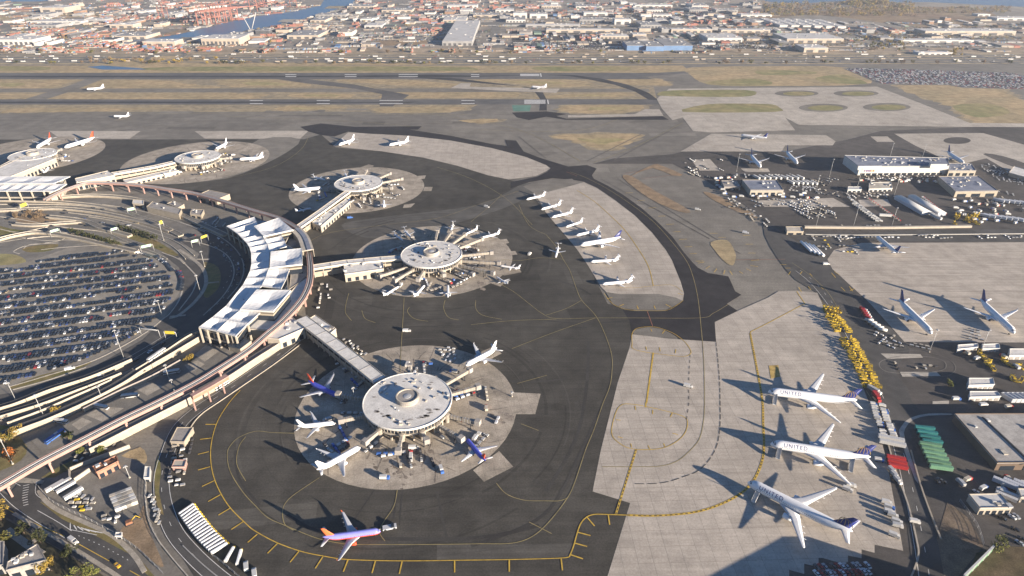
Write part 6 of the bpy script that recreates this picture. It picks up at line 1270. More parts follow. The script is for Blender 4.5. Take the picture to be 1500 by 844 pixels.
row(trailer_proto('box_trailer', 'white', 12), 'bt2', (1357, 312), (1372, 321), 5, 'white trailer at the lower end of the long white sheds', 'white trailers at the long sheds', .2)
# cars in the yard at the lower left and cars on the roads
rd = random.Random(8)
for k in range(34):
    u = rd.uniform(10, 300); v = 345 - (u - 150) ** 2 / 2400 + rd.uniform(-42, -10)
    p = G(u, v); c = rd.choice(CW); o = link('road_car', CARM[c], None, (p.x, p.y, 2.9 if False else .14), rd.uniform(-.3, .1)); tag(o, CN[c] + ' car driving in the road tangle at the upper left', 'car', 'cars in the upper left road tangle')
for px in ([(285, 345), (322, 368), (334, 392), (328, 420)], [(303, 342), (338, 366), (350, 392), (344, 418)], [(200, 528), (240, 503), (268, 478)], [(60, 571), (120, 550), (170, 528)], [(320, 350), (355, 380), (358, 395), (340, 432)]):
    for q, n_ in zip(*(lambda z: (z, z[1:]))(resample(smooth(GP(px), 6), 13))):
        if rd.random() < .5: continue
        c = rd.choice(CW); o = link('road_car', CARM[c], None, (q.x, q.y, .15), math.atan2((n_ - q).y, (n_ - q).x)); tag(o, CN[c] + ' car on the curving road in front of the terminal', 'car', 'cars on the terminal front road')
# long white dollies in a fan at the lower left
DO = thing('shuttle_dolly', 'long white shuttle trailer', 'shuttle trailer'); b = MB(); b.box(0, 0, .7, 9.5, 1.5, 1.5); b.build('body', M['white'], DO); b = MB(); b.box(0, 0, 2.2, 9.2, 1.0, .3); b.build('roof', M['planewhite'], DO)
b = MB(); b.box(4.9, 0, .4, 1.4, 1.3, 1.2); b.build('hitch', M['yellowp'], DO)
for x in (-3, 3):
    for y in (-.62, .62): b = MB(); b.tube((x, y - .12, .4), (x, y + .12, .4), .4, n=8); b.build('wheel', M['black'], DO)
ln = smooth(GP([(274, 749), (286, 766), (302, 786), (324, 808)]), 8); ln = resample(ln, 2.6)[:18]
for k, p in enumerate(ln): place(DO, 'do', (p.x, p.y, .12), R(58) - k * .014 + .05 * ((k * 7) % 3 - 1), ORD(k) + ' long white shuttle trailer from the upper end of the tight fan', 'white shuttle trailers in the fan')
for lab, u, v, a_ in (('white shuttle trailer standing just right of the fan', 337, 815, 1.45), ('second white shuttle trailer right of the fan', 351, 819, 1.7)): p = G(u, v); place(DO, 'do', (p.x, p.y, .12), a_, lab, None)
for lab, u, v in (('white van right of the shuttle trailers', 361, 831), ('white van at the bottom edge by the shuttle trailers', 373, 841)): p = G(u, v); place(VAN['white'], ('v', 'white'), (p.x, p.y, .12), 2.0, lab, None, (1.2, 1.2, 1.2))
# lower left yard: trailers, containers, huts
LT = trailer_proto('box_trailer', 'white', 14, 3.8)
for lab, u, v, u2, v2 in (('white box trailer, upper one in the lower left yard', 92, 712, 106, 704), ('white box trailer, middle one in the lower left yard', 98, 717, 112, 709), ('white box trailer, lower one in the lower left yard', 109, 726, 122, 718), ('silver box trailer by the fence in the lower left yard', 82, 715, 96, 707)):
    p, q = G(u, v), G(u2, v2); place(LT, 'lt', (p.x, p.y, .1), math.atan2(q.y - p.y, q.x - p.x), lab, None, (.78, .85, .8))
cb = MB(); cb.box(0, 0, .1, 6.1, 2.4, 2.5)
for k in range(9): cb.box(-2.7 + k * .67, 0, .12, .12, 2.48, 2.46)
CONT = {c: cb.mesh('shipping_container', M[c]) for c in ('white', 'roofbeige')}
a0, a1, a2 = G(170, 728), G(186, 722), G(178, 746)
for i in range(3):
    for j in range(5):
        p = a0 + (a1 - a0) * (i / 2) + (a2 - a0) * (j / 4); e = a1 - a0; o = link('shipping_container', CONT['white' if (i + j) % 3 else 'roofbeige'], None, (p.x, p.y, .1), math.atan2(e.y, e.x)); tag(o, ('white' if (i + j) % 3 else 'beige') + ' container in the square block in the lower left yard', 'container', 'containers in the lower left yard')
scatter({k: CART[k] for k in ('white', 'beige', 'yellow', 'silver')}, [(100, 730), (118, 724), (142, 735), (128, 752), (105, 742)], 34, '%s skip in the jumble of the lower left yard', 'skips in the lower left yard', 'skip', 51, name='builders_skip', sp=2.8)
scatter({k: CART[k] for k in ('white', 'silver', 'beige')}, [(150, 756), (175, 758), (170, 766), (150, 762)], 8, '%s skip near the lower fence of the yard', 'skips near the lower fence', 'skip', 52, name='builders_skip', sp=2.8)
scatter({k: CART[k] for k in ('white', 'silver', 'dark', 'beige')}, [(218, 728), (226, 726), (238, 766), (232, 770)], 14, '%s vehicle squeezed beside the perimeter road', 'vehicles beside the perimeter road', 'cart', 53, 1.7, name='equipment_cart', sp=2.6)
scatter({k: CART[k] for k in ('white', 'beige', 'dark', 'silver')}, [(250, 660), (272, 640), (284, 640), (272, 690), (270, 712), (248, 710)], 34, '%s equipment box on the strip inside the perimeter road', 'equipment on the perimeter strip', 'equipment', 54, .3, name='equipment_box', sp=4)
scatter({k: CART[k] for k in ('white', 'beige', 'silver')}, [(105, 668), (165, 645), (168, 654), (110, 682)], 14, '%s vehicle under the viaduct end at the lower left', 'vehicles under the viaduct end', 'cart', 55, name='equipment_cart', sp=3.4)
p = G(190, 768); ex = thing('excavator', 'orange excavator in the lower left yard', 'excavator', (p.x, p.y, .1), .6)
b = MB(); b.box(0, 0, .9, 3.6, 2.6, 1.6, tx=.9); b.build('body', M['rust'], ex)
for s in (-1, 1): b = MB(); b.box(0, s * 1.1, 0, 4.2, .6, .9, tx=.85); b.build('track', M['black'], ex)
b = MB(); b.tube((1.4, 0, 2.2), (4.2, 0, 4.4), .28, .22, 6); b.tube((4.2, 0, 4.4), (6.0, 0, 1.6), .2, .16, 6); b.build('arm', M['yellowp'], ex); b = MB(); b.box(6.0, 0, .6, 1.1, 1.2, 1.0, tx=1.3); b.build('bucket', M['darkmetal'], ex)
# ------------------------------------------------------------------ cargo buildings and other sheds
def block(name, label, cat, base_px, h, wall='beige', roof='roofgrey', group=None, doors=0, door_m='glass', units=0, seed=1, depth=None, eave=.5, world=None):
    """Building standing on a ground outline; base_px four corners on the ground (front-left, front-right, back-right, back-left)."""
    P = [Vector(p) for p in world] if world else [Vector((p.x, p.y)) for p in GP(base_px)]
    if depth:
        d = (P[1] - P[0]); n = Vector((-d.y, d.x)).normalized(); n = n if n.y > 0 else -n; P = [P[0], P[1], P[1] + n * depth, P[0] + n * depth]
    c = sum(P, Vector((0, 0))) / len(P); t = thing(name, label, cat, (c.x, c.y, 0), group=group)
    m = MB(); m.prism(P, 0, h - .4); m.build('wall', M[wall], t, True)
    m = MB(); m.prism([p + (p - c).normalized() * eave for p in P], h - .4, h); r = m.build('roof', M[roof], t, True)
    m = MB(); m.wallstrip(P + [P[0]], .4, h, h + .55); m.build('parapet', M[wall], r, True)
    d = P[1] - P[0]; L = d.length; d.normalize(); n = Vector((d.y, -d.x)); n = n if n.dot((P[0] + P[1]) / 2 - c) > 0 else -n; ang_ = math.atan2(d.y, d.x)
    for k in range(doors):
        p = P[0] + d * (L * (k + .5) / doors) + n * .05; m = MB(); m.box(p.x, p.y, .1, L / doors * .62, .2, min(h * .55, 5), ang_); m.build('door', M[door_m], t, True)
    rd = random.Random(seed)
    for k in range(units):
        a, b_ = rd.uniform(.06, .94), rd.uniform(.08, .92); p = P[0].lerp(P[1], a).lerp(P[3].lerp(P[2], a), b_); s = rd.uniform(1.2, 3)
        m = MB(); m.box(p.x, p.y, h, s, s * rd.uniform(.7, 1.5), rd.uniform(.6, 1.5), ang_); m.build('roof_unit', M[rd.choice(('white', 'steel', 'roofbeige'))], r, True)
    return t
M['hangarwhite'] = mat('hangar_white', (0.50, 0.485, 0.45), .6, .06, .2); M['shadebrown'] = mat('shade_darkened_brown_wall', (0.12, 0.085, 0.06), .8, .12, .3)  # brown warehouse wall: colour darkened to stand for the side facing away from sun
hg = block('cargo_hangar', 'big cargo hangar with a long cream front wall and blue-grey roof', 'hangar', [(1256, 257), (1386, 256), (1384, 244), (1234, 240)], 13, 'hangarwhite', 'roofblue', None, 0, units=46, seed=3)
a, c = G(1256, 257), G(1386, 256); d = (c - a).normalized(); n = Vector((d.y, -d.x, 0)); ang_ = math.atan2(d.y, d.x)
for word, m_, off in (('Fed', mat('purple_print', (0.10, 0.03, 0.24), .6, 0), 8.0), ('Ex', mat('orange_print', (0.75, 0.20, 0.02), .6, 0), 17.2)):
    cu = bpy.data.curves.new('sign', 'FONT'); cu.body = word; cu.size = 6.2; cu.extrude = .05; to = bpy.data.objects.new('sign', cu); COL.objects.link(to)
    me = bpy.data.meshes.new_from_object(to.evaluated_get(bpy.context.evaluated_depsgraph_get())); bpy.data.objects.remove(to); me.materials.clear(); me.materials.append(m_)
    q = a + d * off + n * .25; o = link('sign_lettering', me, hg, (q.x - hg.location.x, q.y - hg.location.y, 5.4)); o.rotation_euler = (math.pi / 2, 0, ang_)
    tag(o, kind='stuff')
for k in range(14):
    p = a.lerp(c, (k + .8) / 15) + n * .15; m = MB(); m.box(p.x, p.y, .1, 6.5, .3, 3.0, ang_); m.build('dock_door', M['glass'], hg, True)
for lab, q in (('upper roof block at the left end', [(1256, 249), (1290, 248.5), (1288, 242), (1248, 242)]), ('', [(1362, 246), (1386, 246), (1385, 242), (1360, 242)])):
    P = [Vector((p.x, p.y)) for p in GP(q, 13)]; m = MB(); m.prism(P, 13, 18.5); o = m.build('roof_block', [M['hangarwhite']], hg, True); m = MB(); cc = sum(P, Vector((0, 0))) / 4; m.prism([p + (p - cc).normalized() * .4 for p in P], 18.5, 18.9); m.build('roof', M['roofblue'], o, True)
block('cargo_shed', 'blue-roofed annex stepping back at the right of the big hangar', 'shed', [(1387, 258), (1427, 258), (1420, 247), (1386, 247)], 8, 'cream', 'roofblue', None, 4, units=12, seed=4)
block('cargo_shed', 'blue-roofed shed with a tan wall and two dark doors', 'shed', [(1397, 289), (1459, 288), (1430, 266), (1372, 267)], 8, 'beige', 'roofblue', None, 3, units=16, seed=5)
block('cargo_shed', 'low cargo shed with a white fascia and dark ribbed roof', 'shed', [(1098, 287), (1146, 287), (1136, 272), (1086, 272)], 8, 'cream', 'roofblue', None, 5, units=8, seed=6)
block('hut', 'small white hut under the two cargo hangars', 'hut', [(1391, 278), (1410, 278), (1410, 274), (1391, 274)], 4, 'white', 'white', None, 1)
block('hut', 'small white hut with green end by the blue-roofed shed', 'hut', [(1387, 270), (1400, 270), (1400, 266), (1387, 266)], 5, 'white', 'greenp', None, 1)
for lab, p in (('long white canopy shed, left one of two', [(1309, 292), (1321, 291), (1362, 314), (1350, 316)]), ('long white canopy shed, right one of two', [(1329, 291), (1340, 290), (1384, 315), (1374, 318)])):
    P = GP(p); cc = sum(P, Vector()) / 4; t = thing('canopy_shed', lab, 'shed', (cc.x, cc.y, 0), group=None)
    m = MB(); a, b_ = (P[0] + P[1]) / 2, (P[2] + P[3]) / 2; w_ = (P[1] - P[0]).length; dd = (b_ - a).normalized(); nn = Vector((-dd.y, dd.x, 0))
    m.loft([[q + nn * (w_ / 2 * math.cos(k * math.pi / 8)) + Vector((0, 0, 3.6 + 1.7 * math.sin(k * math.pi / 8))) for k in range(9)] for q in (a, b_)], 0, True, True, False); m.build('roof', M['white'], t, True)
    m = MB(); m.wallstrip([a, b_], w_ * .9, 0, 3.6); m.build('wall', M['planegrey'], t, True)
for lab, p, h, w_, r_ in (('white portable office, topmost of the yard sheds at the right', [(1416, 572), (1453, 571), (1451, 562), (1416, 562)], 5, 'white', 'roofwhite'), ('row of white cabins with long shadow, right edge yard', [(1418, 588), (1463, 587), (1458, 580), (1418, 580)], 4, 'white', 'white'), ('white low shed at the right edge', [(1476, 527), (1520, 527), (1520, 518), (1476, 518)], 4.5, 'white', 'roofwhite'), ('white cabin in the row above the dark yard', [(1401, 517), (1430, 514), (1430, 509), (1401, 511)], 3.6, 'white', 'roofwhite'), ('second white cabin above the dark yard', [(1437, 516), (1462, 516), (1461, 509), (1437, 510)], 3.6, 'white', 'roofwhite')):
    block('yard_shed', lab, 'shed', p, h, w_, r_, None, 5, 'roofgrey')
for k in range(5):
    block('site_cabin', 'blue-white cabin in the slanting set at the right edge yard', 'cabin', [(1465 + 7 * k, 580), (1470 + 7 * k, 580), (1487 + 7 * k, 590), (1481 + 7 * k, 590)], 3, 'planegrey', 'white', 'slanting cabins at the right edge')
wh = block('warehouse', 'large warehouse with a two-part pale flat roof at the right edge', 'warehouse', [(1456, 689), (1660, 687), (1620, 616), (1394, 617)], 6.5, 'shadebrown', 'roofwarm', None, 6, units=14, seed=9)
m = MB(); q = [G(1441, 607.5, 9.1), G(1520, 681, 9.1)]; m.wallstrip(q, 1.0, 6.4, 7.2); m.build('roof_joint', M['darkmetal'], wh, True)
block('depot', 'white-roofed depot with a lit cream front, lower right', 'depot', [(1431, 754), (1478, 753), (1460, 733), (1415, 734)], 5.5, 'cream', 'white', None, 5, units=4, seed=10)
block('depot', 'pale depot at the right edge beside the white-roofed one', 'depot', [(1492, 736), (1540, 736), (1530, 724), (1487, 724)], 4.5, 'cream', 'white', None, 3)
for lab, u, v in (('silver trailer in front of the depot', 1478, 728), ('second silver trailer near the depot', 1472, 731)):
    p = G(u, v); place(LT, 'lt', (p.x, p.y, .1), R(-40), lab, None, (.8, .9, .85))
for k, (u, v) in enumerate(((1373, 706), (1377, 704), (1381, 706), (1468, 760), (1482, 758), (1488, 757), (1430, 722), (1496, 790), (1493, 796), (1486, 776))):
    p = G(u, v); c = rd.choice(('car_silver', 'car_white', 'car_black', 'car_grey')); o = link('parked_car', CARM[c], None, (p.x, p.y, .1), rd.uniform(1.5, 2.4)); tag(o, CN[c] + ' car parked about the depot at the lower right', 'car', 'cars about the depot')
# sheds left of the terminal
block('shed', 'tan vaulted shed above the terminal front road', 'shed', [(217, 311), (264, 322), (268, 314), (226, 303)], 7, 'beige', 'roofgrey', None, 0, units=2)
block('shed', 'grey flat shed behind the tan vaulted one', 'shed', [(246, 304), (262, 310), (271, 305), (256, 300)], 5, 'beige', 'roofgrey', None, 1, units=2)
block('shed', 'low grey shed in the packed lot left of the white roofs', 'shed', [(280, 319), (296, 321), (300, 313), (282, 312)], 5, 'beige', 'roofgrey', None, 2, units=3)
block('hangar', 'grey ribbed hangar roof beside the far guideway', 'hangar', [(290, 294), (319, 300), (338, 292), (308, 286)], 7, 'beige', 'roofgrey', None, 2)
block('shed', 'small white shed in the road tangle with a dark side', 'shed', [(196, 304), (212, 306), (212, 300), (197, 299)], 6, 'beige', 'roofwhite', None, 1)
block('brick_hut', 'orange brick hut in the lower left yard', 'hut', [(146, 702), (177, 686), (174, 678), (140, 694)], 6, 'brick', 'rust', None, 3, 'glass', 2)
block('site_hut', 'grey and white hut by the perimeter road', 'hut', [(252, 654), (272, 655), (285, 634), (262, 634)], 4.5, 'beige', 'roofgrey', None, 2)
block('site_hut', 'pinkish container hut by the perimeter road', 'hut', [(254, 690), (272, 690), (275, 680), (258, 680)], 3.5, 'pink', 'roofbeige', None, 1)
block('gate_hut', 'white gate hut beside the yard wall', 'hut', [(213, 706), (221, 706), (222, 690), (215, 690)], 3.5, 'white', 'roofwhite', None, 1)
block('gate_hut', 'small white gate hut by the lower left road', 'hut', [(171, 790), (180, 790), (180, 785), (172, 785)], 2.6, 'white', 'roofwhite', None, 1)
for lab, p in (('concrete wall of the lower left yard, long upper part', [(104, 690), (118, 684), (160, 668), (191, 656)]), ('short concrete wall in the yard corner', [(103, 692), (104, 708)]), ('low wall leaving the yard corner', [(110, 706), (133, 690)])):
    q = MB(); P = GP(p); q.wallstrip(P, .8, 0, 3.0); o = q.build('yard_wall', M['cream']); tag(o, lab, 'wall')
# building with light roof edge at the lower left corner
block('corner_building', 'grey flat-roofed building with pale parapet in the lower left corner', 'building', [(18, 850), (75, 835), (62, 812), (20, 838)], 8, 'roofgrey', 'roofgrey', None, 3, units=5, seed=3)
block('corner_building', 'grey building cut by the left edge in the lower left corner', 'building', [(-40, 850), (12, 840), (12, 806), (-40, 800)], 7, 'roofgrey', 'roofgrey', None, 2, units=4, seed=4)
kerb([(10, 776), (40, 798), (62, 812)], 4, .1, 0, 'sidewalk', 'pavement'); kerb([(40, 798), (66, 784)], 3, .12, 0, 'sidewalk', 'pavement')
# screen wall at the lower right
P = GP([(1408, 852), (1452, 808)]); t = thing('screen_wall', 'white-capped green screen wall at the lower right corner', 'wall', tuple(P[0])); q = MB(); q.wallstrip(P, .5, 0, 5.0); q.build('panel', M['greenp'], t, True); q = MB(); q.wallstrip(P, 1.0, 5.0, 5.4); q.build('cap', M['white'], t, True)
for p in resample(P, 6): q = MB(); q.box(p.x, p.y, 0, .7, .7, 5.2); q.build('post', M['steel'], t, True)
# tall neighbour just below the picture whose shadow reaches the apron
hb = block('maintenance_hangar', 'tall hangar standing outside the lower right of the picture', 'hangar', [(0, 0)] * 4, 13.5, 'beige', 'roofgrey', world=[(G(u, v).x + 54.3, G(u, v).y - 37.3) for u, v in ((1033, 846), (1122, 799), (1145, 786), (1182, 786), (1262, 812))] + [(330, 170), (330, 100), (150, 100)])
rd = random.Random(12)
for k in range(26):
    p = G(1196 + (k % 13) * 6.2, 832 + 9 * (k // 13) - (k % 13) * .25); c = rd.choice(('car_white', 'car_silver', 'car_black', 'car_grey', 'car_red')); o = link('parked_car', CARM[c], None, (p.x, p.y, .1), 1.9 + rd.uniform(-.1, .1)); tag(o, CN[c] + ' car in the ' + ('upper' if k < 13 else 'lower') + ' row of the shaded lot at the bottom edge', 'car', 'cars in the shaded bottom lot')
sheet('yard', [(1135, 868), (1156, 838), (1178, 832), (1199, 822), (1242, 820), (1262, 810), (1281, 802), (1322, 808), (1345, 830), (1340, 900), (1120, 930)], M['yard'], 2)
# more of the cargo yard: low offices, ranks of trailers and trucks
block('yard_shed', 'white low office between the big hangar and the tractor rows', 'shed', [(1272, 281), (1306, 280), (1304, 271), (1272, 272)], 4, 'hangarwhite', 'roofbeige', None, 5, units=5, seed=21)
block('yard_shed', 'white trailer-like office left of the low white office', 'shed', [(1241, 282), (1261, 282), (1260, 278), (1241, 278)], 4, 'white', 'white', None, 3)
block('cargo_shed', 'dark roofed shed left of the low cargo shed', 'shed', [(1060, 279), (1084, 279), (1078, 270), (1056, 270)], 5, 'roofgrey', 'roofgrey', None, 2, units=4, seed=22)
block('yard_shed', 'tan shed at the left end of the long barrier wall', 'shed', [(1152, 344), (1176, 344), (1174, 337), (1150, 337)], 4, 'beige', 'roofbeige', None, 2)
block('yard_shed', 'long low white-roofed shed at the right end of the cargo yard', 'shed', [(1476, 258), (1540, 276), (1546, 268), (1484, 248)], 5, 'beige', 'roofwhite', None, 0, units=6, seed=23)
BT = trailer_proto('box_trailer', 'white', 13, 4.0); BT2 = trailer_proto('box_trailer', 'planegrey', 13, 4.0)
rd = random.Random(64)
for lab, grp, (u0, v0), (u1, v1), n_, a_ in (('white box trailer in the rank above the low cargo shed', 'trailers above the low cargo shed', (1108, 262), (1172, 262), 9, 1.9), ('white box trailer in the rank right of the low cargo shed', 'trailers right of the low cargo shed', (1158, 269), (1192, 270), 6, 1.9), ('grey box trailer in the rank at the far right of the cargo yard', 'trailers at the far right of the yard', (1440, 318), (1498, 325), 8, 2.3), ('grey box trailer right of the tan shed', 'trailers right of the tan shed', (1462, 296), (1500, 300), 6, 2.2), ('grey box trailer on the lot beside the depot', 'trailers beside the depot', (1470, 712), (1500, 716), 3, 2.4)):
    pr = BT if lab.startswith('white') else BT2; a, c = G(u0, v0), G(u1, v1)
    for k in range(n_):
        p = a.lerp(c, k / (n_ - 1)); place(pr, 'bt_w' if pr is BT else 'bt_g', (p.x, p.y, .1), a_ + rd.uniform(-.08, .08), ORD(k) + ' ' + lab, grp)
for lab, px, n_, sd in (('in the lane below the big hangar', [(1260, 264), (1370, 264), (1372, 270), (1262, 270)], 14, 1), ('on the yard right of the long white sheds', [(1390, 293), (1480, 300), (1490, 330), (1440, 330), (1400, 312)], 26, 2), ('on the dark yard right of the loop road', [(1400, 520), (1430, 505), (1498, 506), (1498, 555), (1420, 545)], 5, 3), ('about the dollies below the shed', [(1075, 284), (1200, 284), (1200, 292), (1080, 292)], 14, 4), ('on the yard left of the low shed', [(1040, 258), (1080, 256), (1082, 292), (1060, 286)], 16, 5), ('in the yard around the depot', [(1395, 700), (1495, 700), (1495, 722), (1400, 722)], 8, 6), ('beside the curved yard road', [(1395, 575), (1415, 568), (1500, 570), (1500, 600), (1400, 598)], 4, 7)):
    rr = random.Random(sd); P = GP(px); xs = [p.x for p in P]; ys = [p.y for p in P]; k = 0; got = []
    for _ in range(900):
        if k >= n_: break
        x, y = rr.uniform(min(xs), max(xs)), rr.uniform(min(ys), max(ys))
        if not inside((x, y), P) or any((x - q[0]) ** 2 + (y - q[1]) ** 2 < 36 for q in got): continue
        got.append((x, y)); tk = rr.choice(list(TRUCK)); place(TRUCK[tk], ('t', list(TRUCK).index(tk)), (x, y, .1), rr.choice((0, 1.57, .4)) + rr.uniform(-.2, .2), {('white', 'white'): 'white', ('white', 'blue'): 'white and blue', ('steel', 'white'): 'silver', ('roofbeige', 'red'): 'beige and red'}[tk] + ' truck standing ' + lab, 'trucks ' + lab, (.8, .9, .9)); k += 1
# ------------------------------------------------------------------ light masts and signs
def mast(label, u, v, h, group='light masts', lamps=3, scale=1.0):
    p = G(u, v); t = thing('light_mast', label, 'light mast', (p.x, p.y, 0), group=group)
    m = MB(); m.tube((0, 0, 0), (0, 0, h), .24 * scale, .12 * scale, 8); m.build('pole', M['steel'], t)
    m = MB(); m.tube((0, 0, 0), (0, 0, .9), .7 * scale, .6 * scale, 8); m.build('base', M['kerb'], t)
    m = MB(); m.lathe([(.3, h - .3), (.9 * scale, h), (.9 * scale, h + .25), (.2, h + .5)], 10); hd = m.build('head', M['steel'], t)
    for k in range(lamps):
        a = 2 * math.pi * k / lamps; m = MB(); m.box(1.1 * scale * math.cos(a), 1.1 * scale * math.sin(a), h - .35, .7 * scale, .5 * scale, .35, a); m.build('lamp', M['white'], hd)
    return t
for lab, u, v, h, g in (('tall light mast on the car park edge above the lanes', 182, 526, 28, None), ('light mast with round head by the walkway bend', 237, 461, 15, None), ('leaning tall mast between the red and yellow-green trees', 19, 680, 34, None), ('light mast beside the thick ramp at the left', 65, 611, 20, None), ('short mast at the ramp start, left edge', 23, 586, 16, None), ('light mast on the curved front road near the yellow sign', 300, 391, 18, None), ('light mast inside the curved walkway', 294, 430, 20, None), ('light mast in the dark yard left of the second freighter', 1361, 516, 22, None), ('light mast in front of the second freighter', 1437, 513, 20, None), ('tall light mast above the long white sheds', 1309, 289, 32, None), ('light mast below the left end of the big hangar', 1254, 281, 32, None), ('light mast beside the freighter on the pale pad', 1079, 251, 26, None), ('light mast in the shade left of the big hangar', 1215, 259, 26, None), ('light mast in the dolly field', 1195, 282, 24, None), ('light mast above the long barrier wall, left one', 1195, 333, 24, None), ('light mast above the long barrier wall, middle one', 1250, 332, 24, None), ('light mast above the long barrier wall, right one', 1306, 332, 24, None),
                         ('slim mast beside the diagonal concourse', 520, 590, 14, None), ('light mast on the dark apron near the stand edge', 750, 581, 4, None), ('light mast in the bus yard', 150, 585, 12, None), ('light mast on the upper left roads', 240, 352, 20, None), ('mast behind the big hangar roof, left one', 1303, 232, 24, None), ('mast behind the big hangar roof, right one', 1350, 234, 24, None), ('light mast in the bus yard near the tree', 248, 556, 14, None), ('mast on the bus yard right side', 256, 575, 12, None), ('light mast left of the excavator', 190, 700, 10, None)):
    mast(lab, u, v, h, g)
def gantry(label, u0, v0, u1, v1, h, colour, group=None, panel=(4.5, .25), word=None):
    a, c = G(u0, v0), G(u1, v1); t = thing('sign_gantry', label, 'road sign', tuple(a), group=group); d = (c - a); ang_ = math.atan2(d.y, d.x)
    for p in (a, c): m = MB(); m.tube((p.x, p.y, 0), (p.x, p.y, h + 1), .2, n=8); m.build('post', M['steel'], t, True)
    m = MB(); m.tube((a.x, a.y, h + .6), (c.x, c.y, h + .6), .25, n=6); m.build('beam', M['steel'], t, True)
    p = (a + c) / 2; m = MB(); m.box(p.x, p.y - .3, h - panel[0] * .36 + .3, d.length * .8, panel[1], panel[0] * .68, ang_); m.build('panel', M[colour], t, True)
    return t
gantry('wide yellow overhead sign over the shaded lanes', 243, 496, 260, 497, 6.5, 'yellowsign', panel=(4.2, .3))
gantry('pale overhead gantry beside the wide yellow sign', 207, 490, 235, 494, 6.5, 'steel', panel=(.8, .6))
gantry('small yellow overhead sign on the curved front road', 296, 357, 306, 353, 7, 'yellowsign', panel=(4, .3))
gantry('pale green overhead sign left of the small yellow one', 282, 363, 293, 360, 7, 'greensign', panel=(4, .3))
gantry('long pale green overhead sign above the car park corner', 208, 371, 226, 367, 7, 'greensign', panel=(4, .3))
gantry('white-green overhead sign on the upper left roads', 76, 348, 90, 344, 7, 'greensign', panel=(4, .3))
gantry('bright yellow sign by the uppermost ramp', 32, 310, 43, 306, 7, 'yellowsign', panel=(6, .3))
gantry('yellow pole sign beside the front road curve', 236, 336, 241, 334, 8, 'yellowsign', panel=(6, .3))
gantry('pale green sign in front of the tan shed', 188, 314, 200, 312, 6, 'greensign', panel=(5, .3))
gantry('pale road sign above the planted strip', 164, 344, 175, 341, 6, 'greensign', panel=(4, .3))
# fences
def fence(label, px, h=2.4, sm=4, group='chain fences'):
    P = GP(px); P = smooth(P, sm) if sm else P; t = thing('fence', label, 'fence', tuple(P[0]), group=None)
    for p in resample(P, 5.0): q = MB(); q.box(p.x, p.y, 0, .14, .14, h); q.build('post', M['fence'], t, True)
    for z in (.5, 1.2, 1.9, h - .1): q = MB(); q.wallstrip(P, .08, z, z + .08); q.build('rail', M['fence'], t, True)
    return t
fence('dark railing along the outside of the shuttle trailer fan', [(312, 815), (336, 834), (356, 852)], 2.6)
fence('fence along the lower edge of the lower left yard', [(58, 716), (80, 738), (130, 762), (176, 788), (205, 808), (240, 842)], 2.6)
fence('fence between yard and perimeter road', [(214, 705), (214, 740), (226, 780), (236, 800)], 2.2)
fence('fence on the slope by the depot at the lower right', [(1405, 735), (1430, 770), (1440, 800)], 2.4)
# ------------------------------------------------------------------ trees
LEAF = {}
def leafmat(name, a, c):
    m = bpy.data.materials.new(name); m.use_nodes = True; t = m.node_tree; p = t.nodes['Principled BSDF']; p.inputs['Roughness'].default_value = .8; p.inputs['Specular IOR Level'].default_value = .2
    g = t.nodes.new('ShaderNodeTexCoord'); nz = t.nodes.new('ShaderNodeTexNoise'); nz.inputs['Scale'].default_value = .9; t.links.new(g.outputs['Object'], nz.inputs[0])
    mx = t.nodes.new('ShaderNodeMix'); mx.data_type = 'RGBA'; mx.inputs[6].default_value = (*a, 1); mx.inputs[7].default_value = (*c, 1)
    r = t.nodes.new('ShaderNodeMapRange'); r.inputs[1].default_value = .38; r.inputs[2].default_value = .62; t.links.new(nz.outputs[0], r.inputs[0]); t.links.new(r.outputs[0], mx.inputs[0]); t.links.new(mx.outputs[2], p.inputs['Base Color']); return m
LM = {'gold': leafmat('golden_leaves', (.20, .15, .03), (.30, .20, .04)), 'orange': leafmat('orange_leaves', (.28, .08, .02), (.36, .14, .03)), 'olive': leafmat('olive_leaves', (.07, .075, .02), (.14, .12, .03)), 'green': leafmat('green_leaves', (.09, .11, .025), (.16, .15, .04)), 'bare': leafmat('brown_twigs', (.13, .095, .06), (.19, .13, .075)), 'dark': leafmat('dark_leaves', (.03, .04, .015), (.06, .06, .02))}
bark = mat('bark', (.09, .065, .045), .9, .2, 1)
def crown_mesh(seed, h, r, n, col, leaf=.55):
    rd = random.Random(seed); b = MB(); cl = [(rd.gauss(0, r * .42), rd.gauss(0, r * .42), h * rd.uniform(.42, .92), r * rd.uniform(.22, .45)) for _ in range(11)]
    for k in range(n):
        x, y, z, s = rd.choice(cl); v = Vector((rd.gauss(0, 1), rd.gauss(0, 1), rd.gauss(0, .8))).normalized() * s * rd.uniform(.55, 1.05)
        c = Vector((x, y, z)) + v; a = Vector((rd.gauss(0, 1), rd.gauss(0, 1), rd.gauss(0, 1))).normalized(); q = a.orthogonal().normalized(); w_ = a.cross(q); l = leaf * rd.uniform(.6, 1.3)
        b.quad(c - q * l, c + w_ * l * .6, c + q * l, c - w_ * l * .6)
    return b.mesh('crown', LM[col])
def trunk_mesh(seed, h, r):
    rd = random.Random(seed); b = MB(); b.tube((0, 0, 0), (.1, 0, h * .5), r * .06 + .12, r * .04 + .06, 7)
    for k in range(6):
        a = k * 1.05 + rd.uniform(-.3, .3); b.tube((0.05, 0, h * rd.uniform(.28, .48)), (math.cos(a) * r * .6, math.sin(a) * r * .6, h * rd.uniform(.6, .8)), .09 + r * .015, .03, 5)
    b.tube((.1, 0, h * .5), (0, .1, h * .85), r * .03 + .06, .03, 6)
    return b.mesh('trunk', bark)
TM = {}
